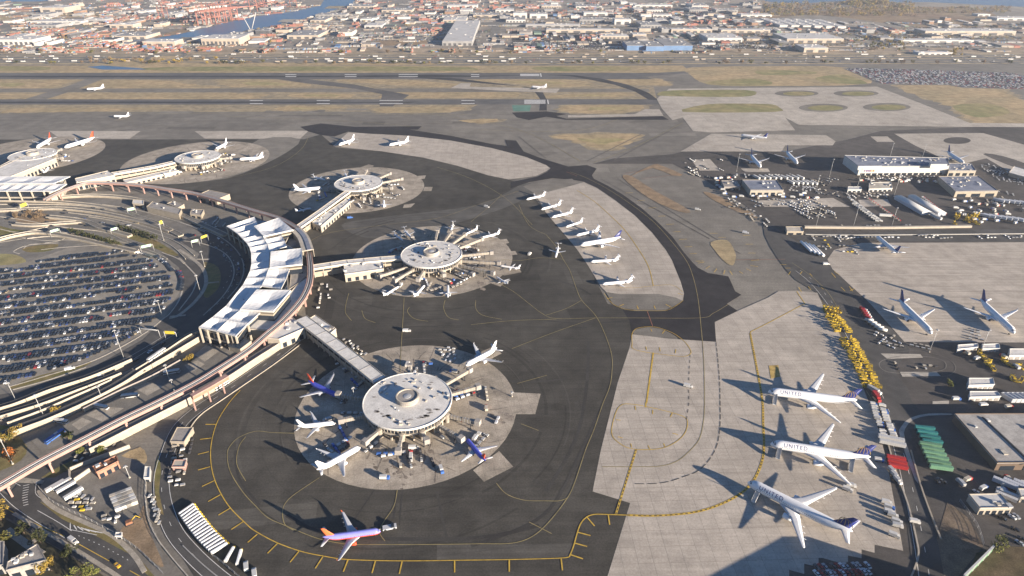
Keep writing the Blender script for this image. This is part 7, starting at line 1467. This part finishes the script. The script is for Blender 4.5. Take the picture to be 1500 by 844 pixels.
def tree(label, x, y, h, r, col, n=500, group=None, seed=1, leaf=.55, name='tree', rz=None):
    key = (round(h), round(r), col, n, seed % 3)
    if key not in TM: TM[key] = (trunk_mesh(seed, h, r), crown_mesh(seed, h, r, n, col, leaf))
    t = thing(name, label, 'tree', (x, y, 0), (seed * 1.7) % 6.28 if rz is None else rz, group); link('trunk', TM[key][0], t); link('crown', TM[key][1], t); return t
for lab, u, v, h, r, c in (('olive-gold tree at the left edge above the orange one', 20, 645, 10, 6.5, 'gold'), ('orange-red autumn tree at the left edge', 18, 672, 8, 5.5, 'orange'), ('olive tree just behind the golden one', 8, 650, 9, 5, 'olive'), ('golden tree at the lower left road corner', 2, 762, 10, 6, 'gold'), ('yellow tree in the lower left park', 76, 836, 9, 5, 'gold'), ('large yellow-green tree at the bottom left edge', 118, 858, 10, 7, 'green'), ('yellow-green tree beside the large one', 134, 850, 9, 5, 'green'), ('dark tree between the park paths', 100, 820, 8, 4.5, 'dark'), ('dark tree by the pavement in the park', 60, 796, 8, 4.5, 'dark'), ('dark tree near the crossing path', 36, 782, 7, 4, 'dark'), ('yellow-green bushy tree beside the blue and white bus', 101, 645, 7, 4, 'green'), ('olive tree in the bus yard', 278, 530, 7, 4.5, 'gold'), ('gold bushy tree beside the thick ramp', 83, 605, 5, 4, 'gold'), ('green tree behind the screen wall at the lower right', 1461, 806, 9, 5.5, 'green'), ('small green tree above the curved yard road', 1389, 566, 5, 3.5, 'green'), ('small tree in the viaduct end planting', 150, 664, 5, 3, 'green'), ('second small tree in the viaduct end planting', 119, 664, 5, 3, 'green'), ('dark tree in the corner park by the left edge', 6, 795, 8, 5, 'olive')):
    tree(lab, G(u, v).x, G(u, v).y, h, r, c, 800, None, seed=int(u) + 3, leaf=.42)
rd = random.Random(77)
for k in range(16):
    u = 104 + k * 4.6; v = 343 + k * 1.25 + rd.uniform(-1, 1); p = G(u, v); tree('conifer in the planted strip above the car park', p.x, p.y, 8, 2.6, 'dark', 160, 'conifers in the planted strip', seed=k, leaf=.6, name='conifer')
for k in range(14):
    u = 176 + k * 4.2; v = 338 + k * 1.3 + rd.uniform(-1, 1); p = G(u, v); tree('dark conifer in the strip by the front road signs', p.x, p.y, 9, 2.4, 'dark', 160, 'dark conifers by the front road', seed=k + 5, leaf=.6, name='conifer')
for k in range(12):
    p = G(rd.uniform(20, 62), rd.uniform(312, 322)); tree('brown bush on the brown grass island', p.x, p.y, 5, 3, 'bare', 140, 'bushes on the brown island', seed=k, leaf=.6, name='bush')
# ------------------------------------------------------------------ motorway, port and city beyond the runways
sheet('motorway_verge', [(-1600, 78), (3000, 78), (3000, 96.5), (-1600, 96.5)], ground_mat('motorway_verge_grass', (.30, .245, .155), (.37, .295, .19), .006, .04, .3, contrast=1.7), -12.5)
for v0, v1, m_ in ((82.6, 85.0, 'roadold'), (86.0, 89.0, 'roadold'), (89.6, 91.6, 'roadold'), (79.6, 81.0, 'roadold')): sheet('motorway', [(-1600, v0), (3200, v0 + .8), (3200, v1 + .8), (-1600, v1)], M[m_], -10)
sheet('rail_yard', [(-1600, 70), (3000, 70), (3000, 78.5), (-1600, 78.5)], ground_mat('rail_yard', (0.27, 0.215, 0.15), (0.34, 0.27, 0.19), .006, .04, .3, streak=(0, .35), contrast=1.6), -11)
sheet('wetland', [(120, 96), (210, 92), (420, 91.6), (640, 92), (640, 95), (380, 96)], M['tan'], -9); sheet('wetland', [(150, 88), (220, 84), (260, 82), (300, 86), (330, 92), (180, 94)], M['tan'], -8, 3)
road('ramp_road', [(215, 88), (222, 82), (250, 77), (270, 79), (262, 85), (240, 90), (300, 91)], 14, 'roadold', -6)
def ribbon_road(px, wd, m_='roadold', lay=-8): road('port_road', px, wd, m_, lay)
for px, wd in (([(410, 58), (470, 44), (520, 31), (560, 26)], 26), ([(540, 60), (580, 40), (640, 22), (680, 8)], 20), ([(725, 66), (727, 40), (745, 18), (760, 4)], 34), ([(900, 28), (1000, 28), (1120, 29), (1180, 34)], 26), ([(800, 40), (960, 39), (1180, 40), (1330, 47)], 24), ([(960, 0), (1010, 15), (1050, 28)], 34), ([(1300, 66), (1340, 70), (1420, 80), (1510, 98)], 30), ([(0, 66), (120, 69), (190, 62), (230, 58)], 22), ([(0, 42), (80, 40), (180, 33), (260, 30)], 22), ([(1200, 50), (1330, 52), (1480, 55)], 24)): ribbon_road(px, wd)
sheet('paved_lot', [(545, 67), (626, 66), (625, 59), (552, 59)], M['brown'], -9); sheet('paved_lot', [(500, 60), (560, 57), (640, 30), (660, 30), (640, 58), (625, 58)], M['roadold'], -9)
for p in ([(750, 65), (900, 66), (890, 52), (750, 50)], [(1010, 70), (1130, 72), (1140, 62), (1020, 60)], [(900, 26), (1050, 27), (1010, 12), (930, 10)], [(750, 50), (880, 50), (870, 46), (750, 45)]): sheet('paved_lot', p, M['yard'], -9)
sheet('dry_marsh', [(1110, 24), (1180, 18), (1290, 10), (1420, 12), (1460, 25), (1400, 34), (1330, 38), (1240, 26), (1180, 22), (1120, 28)], ground_mat('marsh', (.20, .135, .085), (.26, .19, .11), .004, .02, .15, contrast=1.8), -9, 3)
sheet('dry_marsh', [(1340, 40), (1490, 38), (1500, 34), (1360, 33)], M['brown'], -8, 2)
sheet('dry_marsh', [(0, 24), (100, 20), (185, 15), (188, 19), (90, 27), (0, 30)], M['tan'], -9, 2)
sheet('dock', [(225, 54), (275, 40), (280, 46), (262, 50), (228, 56)], M['brown'], -8)
KEEP = []                                       # outlines where nothing may be scattered
WATER = [GP([(190, 59), (200, 62), (262, 60), (300, 55), (350, 50), (377, 42), (420, 34), (440, 29), (480, 18), (516, 6), (524, -6), (478, -6), (470, 8), (430, 17), (375, 24), (350, 29), (296, 42), (255, 51), (225, 55)]), GP([(1112, -1), (1135, 4), (1262, 1), (1360, 3), (1500, 10), (1700, 14), (1700, -20), (1100, -20)]), GP([(-300, 4), (60, 2), (120, -6), (-300, -20)])]
for nm, c in (('far_white', (.47, .455, .43)), ('far_beige', (.37, .315, .255)), ('far_grey', (.25, .245, .24)), ('far_blue', (.12, .20, .34)), ('far_red', (.31, .135, .105)), ('far_dark', (.08, .08, .085)), ('far_brown', (.24, .15, .10)), ('far_green', (.17, .23, .18))): M[nm] = mat(nm, c, .8, .12, .05)
OCC = []
def far_building(label, u0, u1, v, depth, h, wall, roof, group=None, doors=0, name='warehouse', skew=0.0, cat=None):
    a, c = G(u0, v), G(u1, v); w_ = c.x - a.x; cx = (a.x + c.x) / 2; cy = a.y + depth / 2; t = thing(name, label, cat or name.replace('_', ' '), (cx, cy, -.45), skew, group)
    OCC.append((cx, cy, max(w_, 1) / 2 + 4, depth / 2 + 4))
    m = MB(); m.box(0, 0, 0, w_, depth, h); m.build('wall', M[wall], t)
    m = MB(); m.box(0, 0, h, w_ + .8, depth + .8, .8, 0, 0, None, .985, .985); r = m.build('roof', M[roof], t)
    for k in range(doors):
        m = MB(); m.box(-w_ / 2 + w_ * (k + .5) / doors, -depth / 2, .5, w_ / doors * .55, .6, h * .55); m.build('door', M['far_dark'], t)
    rd_ = random.Random(int(u0 * 7 + v)); nu = min(10, int(w_ * depth / 900))
    for k in range(nu):
        m = MB(); s = rd_.uniform(3, 7); m.box(rd_.uniform(-.45, .45) * w_, rd_.uniform(-.42, .42) * depth, h + .8, s, s * .7, 2); m.build('roof_unit', M[rd_.choice(('far_white', 'far_grey'))], r)
    return t
far_building('large pale grey warehouse with dark dock front beyond the motorway', 648, 692, 67, 560, 13, 'far_grey', 'far_white', None, 6)
far_building('cream warehouse by the channel bend', 210, 257, 68, 60, 14, 'far_beige', 'far_white', None, 3); far_building('long beige warehouse with dark bays by the channel', 296, 351, 66, 95, 19, 'far_beige', 'far_white', None, 9)
far_building('white shed with dark bays at the left edge', -8, 50, 66, 90, 16, 'far_white', 'far_white', None, 8)
for lab, q in (('blue-walled warehouse, leftmost of three', (918, 946, 74, 90, 14)), ('blue-walled warehouse, middle of three', (946, 972, 75, 110, 14)), ('blue-walled warehouse, rightmost and widest of three', (972, 1014, 74, 150, 14))): far_building(lab, *q, 'far_blue', 'far_grey', None, 0)
for lab, q, w_ in (('long thin cream warehouse left of the dark tree clump', (800, 908, 48, 40, 10), 'far_beige'), ('long thin cream warehouse right of the dark tree clump', (983, 1043, 48, 45, 11), 'far_beige'), ('long low warehouse behind the white one', (1056, 1128, 48, 40, 9), 'far_beige'), ('white wide warehouse right of the blue ones', (1036, 1087, 62, 110, 13), 'far_white'), ('big white warehouse left of the brown wood', (1152, 1235, 63, 130, 13), 'far_beige'), ('cream warehouse in front of the big white one', (1177, 1212, 77, 70, 13), 'far_beige'), ('very long cream warehouse at the right', (1354, 1487, 52, 70, 14), 'far_beige'), ('low cream sheds below the very long warehouse', (1318, 1426, 62.5, 40, 7), 'far_white'), ('white low depot right of the brown wood', (1345, 1395, 80.5, 30, 6), 'far_white'),
                   ('small cream block by the port road', (900, 924, 36, 60, 18), 'far_white'), ('twin white blocks near the left car fields', (752, 772, 27, 60, 20), 'far_white'), ('second white block near the left car fields', (776, 802, 27, 60, 16), 'far_white'), ('white terminal shed in the port', (855, 890, 23, 70, 12), 'far_white'), ('long white shed on the port horizon', (930, 985, 11, 60, 10), 'far_white'), ('beige block on the left shore', (60, 96, 19, 120, 22), 'far_beige'), ('white sheds in the left port', (45, 120, 35, 70, 9), 'far_white'), ('grey hall beyond the channel', (125, 155, 33, 60, 10), 'far_grey'), ('pale hall at the end of the port road', (528, 545, 32, 50, 10), 'far_white'), ('grey flat hall beside the large warehouse', (770, 850, 40, 40, 8), 'far_grey'), ('white hall on the upper right shore', (1432, 1450, 24, 40, 8), 'far_white'), ('pale long hall on the right horizon', (1460, 1540, 30, 60, 9), 'far_white')):
    far_building(lab, *q, w_, 'far_white', None, 6 if q[1] - q[0] > 40 else 2)
for k in range(6):
    far_building('white striped shed in the slanting set left of the wood', 1142 + 17 * k, 1154 + 17 * k, 40 + .4 * k, 230, 8, 'far_white', 'far_white', 'striped sheds left of the wood')
rd = random.Random(5)
def free(x, y, a, b_):
    if any(abs(x - q[0]) < q[2] + a and abs(y - q[1]) < q[3] + b_ for q in OCC): return False
    return not any(inside((x, y), W_) for W_ in WATER)
for k in range(46):
    # broad flat warehouses in loose rows
    row_v = (12, 18, 25, 33, 41, 57)[k % 6]; u = rd.uniform(10, 1100) if row_v > 20 else rd.uniform(420, 1100); s = rd.uniform(16, 46); a, c = G(u, row_v), G(u + s, row_v); dp = rd.uniform(50, 130)
    if not free((a.x + c.x) / 2, a.y + dp / 2, (c.x - a.x) / 2 + 8, dp / 2 + 6): continue
    w_, r_ = rd.choice((('far_beige', 'far_white'), ('far_white', 'far_white'), ('far_grey', 'far_grey'), ('far_beige', 'far_grey'), ('far_white', 'far_grey')))
    far_building('broad ' + w_[4:] + ' warehouse with flat ' + r_[4:] + ' roof ' + ('left of the channel' if u < 380 else 'between channel and large grey warehouse' if u < 690 else 'right of the large grey warehouse'), u, u + s, row_v, dp, rd.uniform(8, 12), w_, r_, 'broad port warehouses', rd.randint(3, 8))
COLN = {'far_white': 'white', 'far_beige': 'beige', 'far_grey': 'grey', 'far_red': 'red', 'far_brown': 'brown', 'far_blue': 'blue', 'far_green': 'green', 'far_dark': 'dark'}
n_ = 0; tr = 0
while n_ < 170 and tr < 6000:
    tr += 1; u, v = rd.uniform(-20, 1520), rd.choice((rd.uniform(1, 30), rd.uniform(20, 68)))
    if 1110 < u and v < 30 or (500 < u < 760 and v > 40): continue
    s = rd.uniform(3, 20) * (1 if v > 20 else .7); a, c = G(u, v), G(u + s, v); dp = rd.uniform(20, 90)
    if not free((a.x + c.x) / 2, a.y + dp / 2, (c.x - a.x) / 2, dp / 2): continue
    w_ = rd.choice(('far_white', 'far_white', 'far_beige', 'far_grey', 'far_grey', 'far_brown', 'far_beige', 'far_beige', 'far_dark')); r_ = rd.choice(('far_white', 'far_grey', 'far_grey', 'far_beige', 'far_dark'))
    side = 'left port' if u < 400 else 'middle port' if u < 900 else 'right industrial belt'
    far_building(COLN[w_] + ' building with ' + COLN[r_] + ' roof among the yards of the ' + side, u, u + s, v, dp, rd.uniform(5, 12), w_, r_, 'port buildings', 0, 'port_building', 0, 'building'); n_ += 1
# containers: boxes of about 12 m in stacks, the nearest as objects, the rest joined
bxm = {}
for c in ('far_red', 'far_brown', 'far_blue', 'far_white', 'far_grey', 'far_green', 'far_beige'):
    b = MB(); b.box(0, 0, 0, 12.2, 2.6, 2.7); b.box(0, 0, .1, 12.26, .4, 2.5); bxm[c] = b.mesh('shipping_container', M[c])
conts = []
REG = [((380, 525), (36, 54), 46, .8), ((560, 660), (20, 36), 26, .6), ((600, 760), (1, 18), 60, .75), ((0, 140), (42, 66), 26, .6), ((140, 300), (8, 34), 46, .6), ((230, 410), (2, 14), 40, .7), ((760, 900), (2, 22), 46, .55), ((900, 1110), (1, 24), 40, .4), ((930, 1130), (32, 38), 30, .75), ((120, 260), (60, 76), 22, .5), ((570, 645), (42, 53), 22, .5), ((760, 880), (54, 60), 20, .3), ((1150, 1320), (42, 50), 22, .35), ((0, 520), (73, 78), 20, .6), ((480, 1100), (72, 77), 18, .35)]
for (u0, u1), (v0, v1), n_, redness in REG:
    for k in range(n_):
        p = G(rd.uniform(u0, u1), rd.uniform(v0, v1)); nx, ny, nz = rd.randint(1, 5), rd.randint(2, 9), rd.randint(1, 4); turn = rd.random() < .5
        if not free(p.x, p.y, 12, 8): continue
        for i in range(nx):
            for j in range(ny):
                for l in range(rd.randint(1, nz)):
                    c = rd.choice(('far_red', 'far_red', 'far_brown', 'far_red')) if rd.random() < redness else rd.choice(list(bxm))
                    x, y = (i * 12.8, j * 2.9) if not turn else (j * 2.9, i * 12.8); conts.append((p.x + x, p.y + y, -.45 + l * 2.72, (math.pi / 2 if turn else 0), c))
conts.sort(key=lambda q: q[1]); print('CONTAINERS', len(conts))
for x, y, z, a, c in conts[:270]:
    o = link('shipping_container', bxm[c], None, (x, y, z), a); tag(o, COLN[c] + ' shipping container in the rail-side stacks beyond the motorway', 'container', 'containers beyond the motorway')
merge('distant_containers', [(x, y, z, a, bxm[c]) for x, y, z, a, c in conts[270:]], None)
# ordered yard clutter: lorry rows, sheds and stacks too small and too many to pick apart
b = MB(); CL = ['far_white', 'far_beige', 'far_grey', 'far_dark', 'far_brown', 'far_red', 'far_blue', 'far_green']; rd = random.Random(99); nb = 0
for k in range(1900):
    u, v = rd.uniform(-30, 1530), rd.choice((rd.uniform(0, 30), rd.uniform(10, 78), rd.uniform(20, 70)))
    if u > 1120 and v < 32: continue
    p = G(u, v); turn = rd.choice((0, 0, math.pi / 2)) + (.25 if u < 260 else .12 if u < 560 else 0 if u < 1000 else -.1); n_ = rd.randint(4, 26); kind = rd.random(); sx, sy, sz = ((13, 2.6, 3.6) if kind < .55 else (6, 2.4, 2.0) if kind < .93 else (rd.uniform(14, 60), rd.uniform(10, 30), rd.uniform(4, 7)))
    if kind >= .93: n_ = rd.randint(1, 3)
    main = rd.choice(CL[:6] if (v < 22 or u < 420) else CL[:4])
    for j in range(n_):
        x, y = p.x + math.cos(turn) * (j * (sy + 1.6)) * 1.0, p.y + math.sin(turn) * (j * (sy + 1.6))
        if not free(x, y, 3, 3): continue
        b.box(x, y, -.45, sx, sy, sz, turn + math.pi / 2, CL.index(main if rd.random() < .72 else rd.choice(CL))); nb += 1
o = b.build('yard_clutter', [M[c] for c in CL]); tag(o, kind='stuff'); print('CLUTTER', nb)
for k in range(46):
    u, v = rd.uniform(-20, 1110), rd.uniform(3, 66); p = G(u, v)
    if any(inside((p.x, p.y), W_) for W_ in WATER): continue
    w_, d_ = rd.uniform(60, 260), rd.uniform(40, 160); sheet('paved_lot', [(p.x - w_ / 2, p.y - d_ / 2), (p.x + w_ / 2, p.y - d_ / 2), (p.x + w_ / 2 * 1.1, p.y + d_ / 2), (p.x - w_ / 2 * 1.1, p.y + d_ / 2)], M[rd.choice(('roadold', 'yard', 'sidewalk', 'thin', 'roadold', 'field'))], -14 + k * .05, world=True)
# quay cranes
CR = thing('quay_crane', 'red quay crane', 'crane'); b = MB()
for x in (-9, 9):
    for y in (-12, 12): b.tube((x, y, 0), (x * .9, y, 46), .95, n=6)
for x in (-9, 9): b.tube((x, -12, 22), (x, 12, 22), .7, n=6); b.tube((x, -12, 44), (x, 12, 44), .7, n=6); b.tube((x, -12, 22), (x, 12, 44), .5, n=6)
for y in (-12, 12): b.tube((-9, y, 16), (9, y, 16), .7, n=6)
b.build('portal_frame', M['far_red'], CR); b = MB()
for x in (-3, 3): b.tube((x, -62, 44), (x, 34, 44), .8, n=6)
for k in range(13): b.tube((-3, -62 + k * 8, 44), (3, -62 + k * 8, 44), .35, n=5)
bo = b.build('boom', M['far_red'], CR); b = MB(); b.tube((-5, 4, 46), (0, 6, 68), .6, n=6); b.tube((5, 4, 46), (0, 6, 68), .6, n=6); b.tube((0, 6, 68), (0, -50, 45), .35, n=5); b.tube((0, 6, 68), (0, 32, 45), .35, n=5); b.build('mast', M['far_red'], CR)
b = MB(); b.box(0, 22, 45, 8, 14, 6); b.build('machinery_house', M['far_white'], CR); b = MB(); b.box(0, -20, 40, 4, 4, 3.2); b.build('cab', M['far_dark'], bo)
USED.discard('cr')
for k, (u, v, rz, lab) in enumerate(((297, 38, 1.9, 'red quay crane at the left end of the channel row'), (304, 36, 1.9, 'second red quay crane in the channel row'), (311, 35, 1.9, 'third red quay crane in the channel row'), (318, 34, 1.9, 'fourth red quay crane in the channel row'), (327, 32, 1.9, 'fifth red quay crane in the channel row'), (335, 31, 1.9, 'sixth red quay crane in the channel row'), (344, 30, 1.9, 'red quay crane at the right end of the channel row'), (372, 17, 1.9, 'red quay crane on the upper channel bank'), (382, 14, 1.9, 'second red quay crane on the upper bank'), (394, 12, 1.9, 'third red quay crane on the upper bank'), (430, 10, 1.9, 'lone red quay crane near the channel mouth'), (240, 26, 1.2, 'red crane inland left of the channel'))):
    p = G(u, v); place(CR, 'cr', (p.x, p.y, -.4), rz, lab, None)
for o in [o for o in C.objects if o.name.startswith('quay_crane')]: o.scale = (1.25, 1.25, 1.15)
p = G(368, 46); WC = thing('white_crane', 'white boom crane leaning over the channel', 'crane', (p.x, p.y, -.4)); b = MB(); b.tube((0, 0, 0), (26, 8, 62), 1.5, .9, 6); b.tube((0, 0, 0), (-22, 0, 56), 1.2, .8, 6); b.build('boom', M['far_white'], WC); b = MB(); b.tube((26, 8, 62), (-22, 0, 56), .4, n=5); b.build('stay', M['far_grey'], WC); b = MB(); b.box(0, 0, 0, 18, 12, 7); b.build('base', M['far_grey'], WC)
# lorries on the motorway
def ZONE(x, y):
    q = x / y
    return ('at the far left', 'left of the channel bend', 'below the long beige warehouse', 'left of the large grey warehouse', 'below the large grey warehouse', 'below the left car fields', 'below the blue-walled warehouses', 'below the wide white warehouses', 'by the brown wood', 'above the upper right car lot')[max(0, min(9, int((q + .72) / .144)))]
LR = trailer_proto('motorway_lorry', 'white', 17, 4.2, cat='lorry'); LR2 = trailer_proto('motorway_lorry', 'far_beige', 15, 4.0, cat='lorry')
rd = random.Random(15)
for k in range(95):
    v = rd.choice((83.3, 84.2, 86.6, 87.4, 88.3, 90.2, 91, 80.2)); u = rd.uniform(-10, 1510); p = G(u, v + u * .0003)
    if k % 3: place(LR, 'lr', (p.x, p.y, -.3), 0, 'white lorry on the motorway ' + ZONE(p.x, p.y), 'white lorries on the motorway', (.8, 1.0, .9))
    else: place(LR2, 'lr2', (p.x, p.y, -.3), 0, 'beige lorry on the motorway ' + ZONE(p.x, p.y), 'beige lorries on the motorway', (.75, 1.0, .9))
# parked cars at the upper right and in the port yards (far past the limit of one kind)
far = []
LOT = GP([(1238, 101), (1262, 100), (1480, 107), (1520, 116), (1520, 131), (1412, 128), (1390, 124), (1292, 123)])
sheet('far_car_park', [(1234, 100), (1262, 99), (1490, 106), (1600, 116), (1600, 133), (1412, 129), (1390, 125), (1290, 124)], M['roadold'], -7)
xs = [p.x for p in LOT]; ys = [p.y for p in LOT]; y = min(ys)
while y < max(ys):
    x = min(xs)
    while x < max(xs):
        if inside((x, y), LOT) and rd.random() < .86: far.append((x, y, -.1, math.pi / 2, CARM[rd.choice(('car_white', 'car_white', 'car_silver', 'car_silver', 'car_grey', 'car_black', 'car_blue', 'car_red'))]))
        x += 3.4
    y += 7.5 if int(y / 7.5) % 2 else 10.5
for (u0, u1), (v0, v1), n_ in (((750, 895), (61, 73), 900), ((1015, 1135), (62, 71), 500), ((480, 640), (55, 60), 160), ((900, 1040), (13, 26), 500), ((200, 300), (64, 72), 90), ((575, 645), (44, 52), 200), ((1250, 1420), (53, 60), 160), ((0, 1500), (80, 91), 300)):
    for k in range(n_):
        p = G(rd.uniform(u0, u1), v0 + round(rd.uniform(0, v1 - v0) / .9) * .9)
        if free(p.x, p.y, 2, 2): far.append((p.x, p.y, -.3, rd.choice((0, math.pi / 2)), CARM[rd.choice(CW + ['car_white'] * 40)]))
merge('distant_car_fields', far, None)
# trees: scattered woods and hedgerows, the nearest as objects
spots = []
for (u0, u1), (v0, v1), n_, cols in (((-10, 1510), (92.5, 94.5), 85, ('dark', 'olive', 'bare')), ((1262, 1330), (56, 76), 46, ('bare', 'gold', 'olive')), ((120, 340), (88, 94), 30, ('bare', 'gold')), ((1390, 1412), (74, 82), 10, ('gold',)), ((-10, 1100), (76, 79), 50, ('bare', 'olive'))):
    for k in range(n_): p = G(rd.uniform(u0, u1), rd.uniform(v0, v1)); spots.append((p.x, p.y, rd.choice(cols)))
for k, (x, y, c) in enumerate(spots):
    h, r = (7, 4) if k % 2 else (10, 6); t = tree({'dark': 'dark', 'olive': 'olive', 'bare': 'brown leafless', 'gold': 'golden'}[c] + ' tree along the motorway ' + ZONE(x, y), x, y, h, r, c, 90, 'trees along the motorway', seed=k % 3 + 1, leaf=1.5); t.location.z = -.45
fw = MB(); mm = []
for (u0, u1), (v0, v1), n_, ht in (((1115, 1340), (5, 24), 420, 14), ((1240, 1300), (2, 8), 120, 18), ((1340, 1480), (11, 20), 160, 10), ((1300, 1500), (40, 62), 140, 9), ((400, 1110), (4, 60), 260, 7), ((0, 400), (20, 70), 200, 7), ((1080, 1300), (50, 72), 120, 8)):
    for k in range(n_):
        p = G(rd.uniform(u0, u1), rd.uniform(v0, v1))
        if not free(p.x, p.y, 3, 3): continue
        m_ = rd.choice((0, 0, 0, 1, 2)); hh = ht * rd.uniform(.6, 1.2)
        for j in range(26):
            c = p + Vector((rd.gauss(0, hh * .35), rd.gauss(0, hh * .35), hh * rd.uniform(.1, 1) - .4)); a = Vector((rd.gauss(0, 1), rd.gauss(0, 1), rd.gauss(0, 1))).normalized(); q = a.orthogonal().normalized(); w_ = a.cross(q); l = hh * .2
            fw.quad(c - q * l, c + w_ * l * .6, c + q * l, c - w_ * l * .6, m_)
tag(fw.build('far_woods', [LM['bare'], LM['olive'], LM['gold']]), kind='stuff')
# ------------------------------------------------------------------ haze: one closed box of thin air round everything
HZV = 0.00005
if HZV:
    b = MB(); b.box(0, 3000, -1.6, 12000, 9000, 330); o = b.build('haze', bpy.data.materials.new('haze')); m = o.data.materials[0]; m.use_nodes = True; t = m.node_tree; t.nodes.remove(t.nodes['Principled BSDF'])
    v = t.nodes.new('ShaderNodeVolumePrincipled'); v.inputs['Density'].default_value = HZV; v.inputs['Color'].default_value = (.80, .88, 1.0, 1); v.inputs['Anisotropy'].default_value = 0.2
    t.links.new(v.outputs[0], t.nodes['Material Output'].inputs['Volume']); tag(o, kind='stuff')
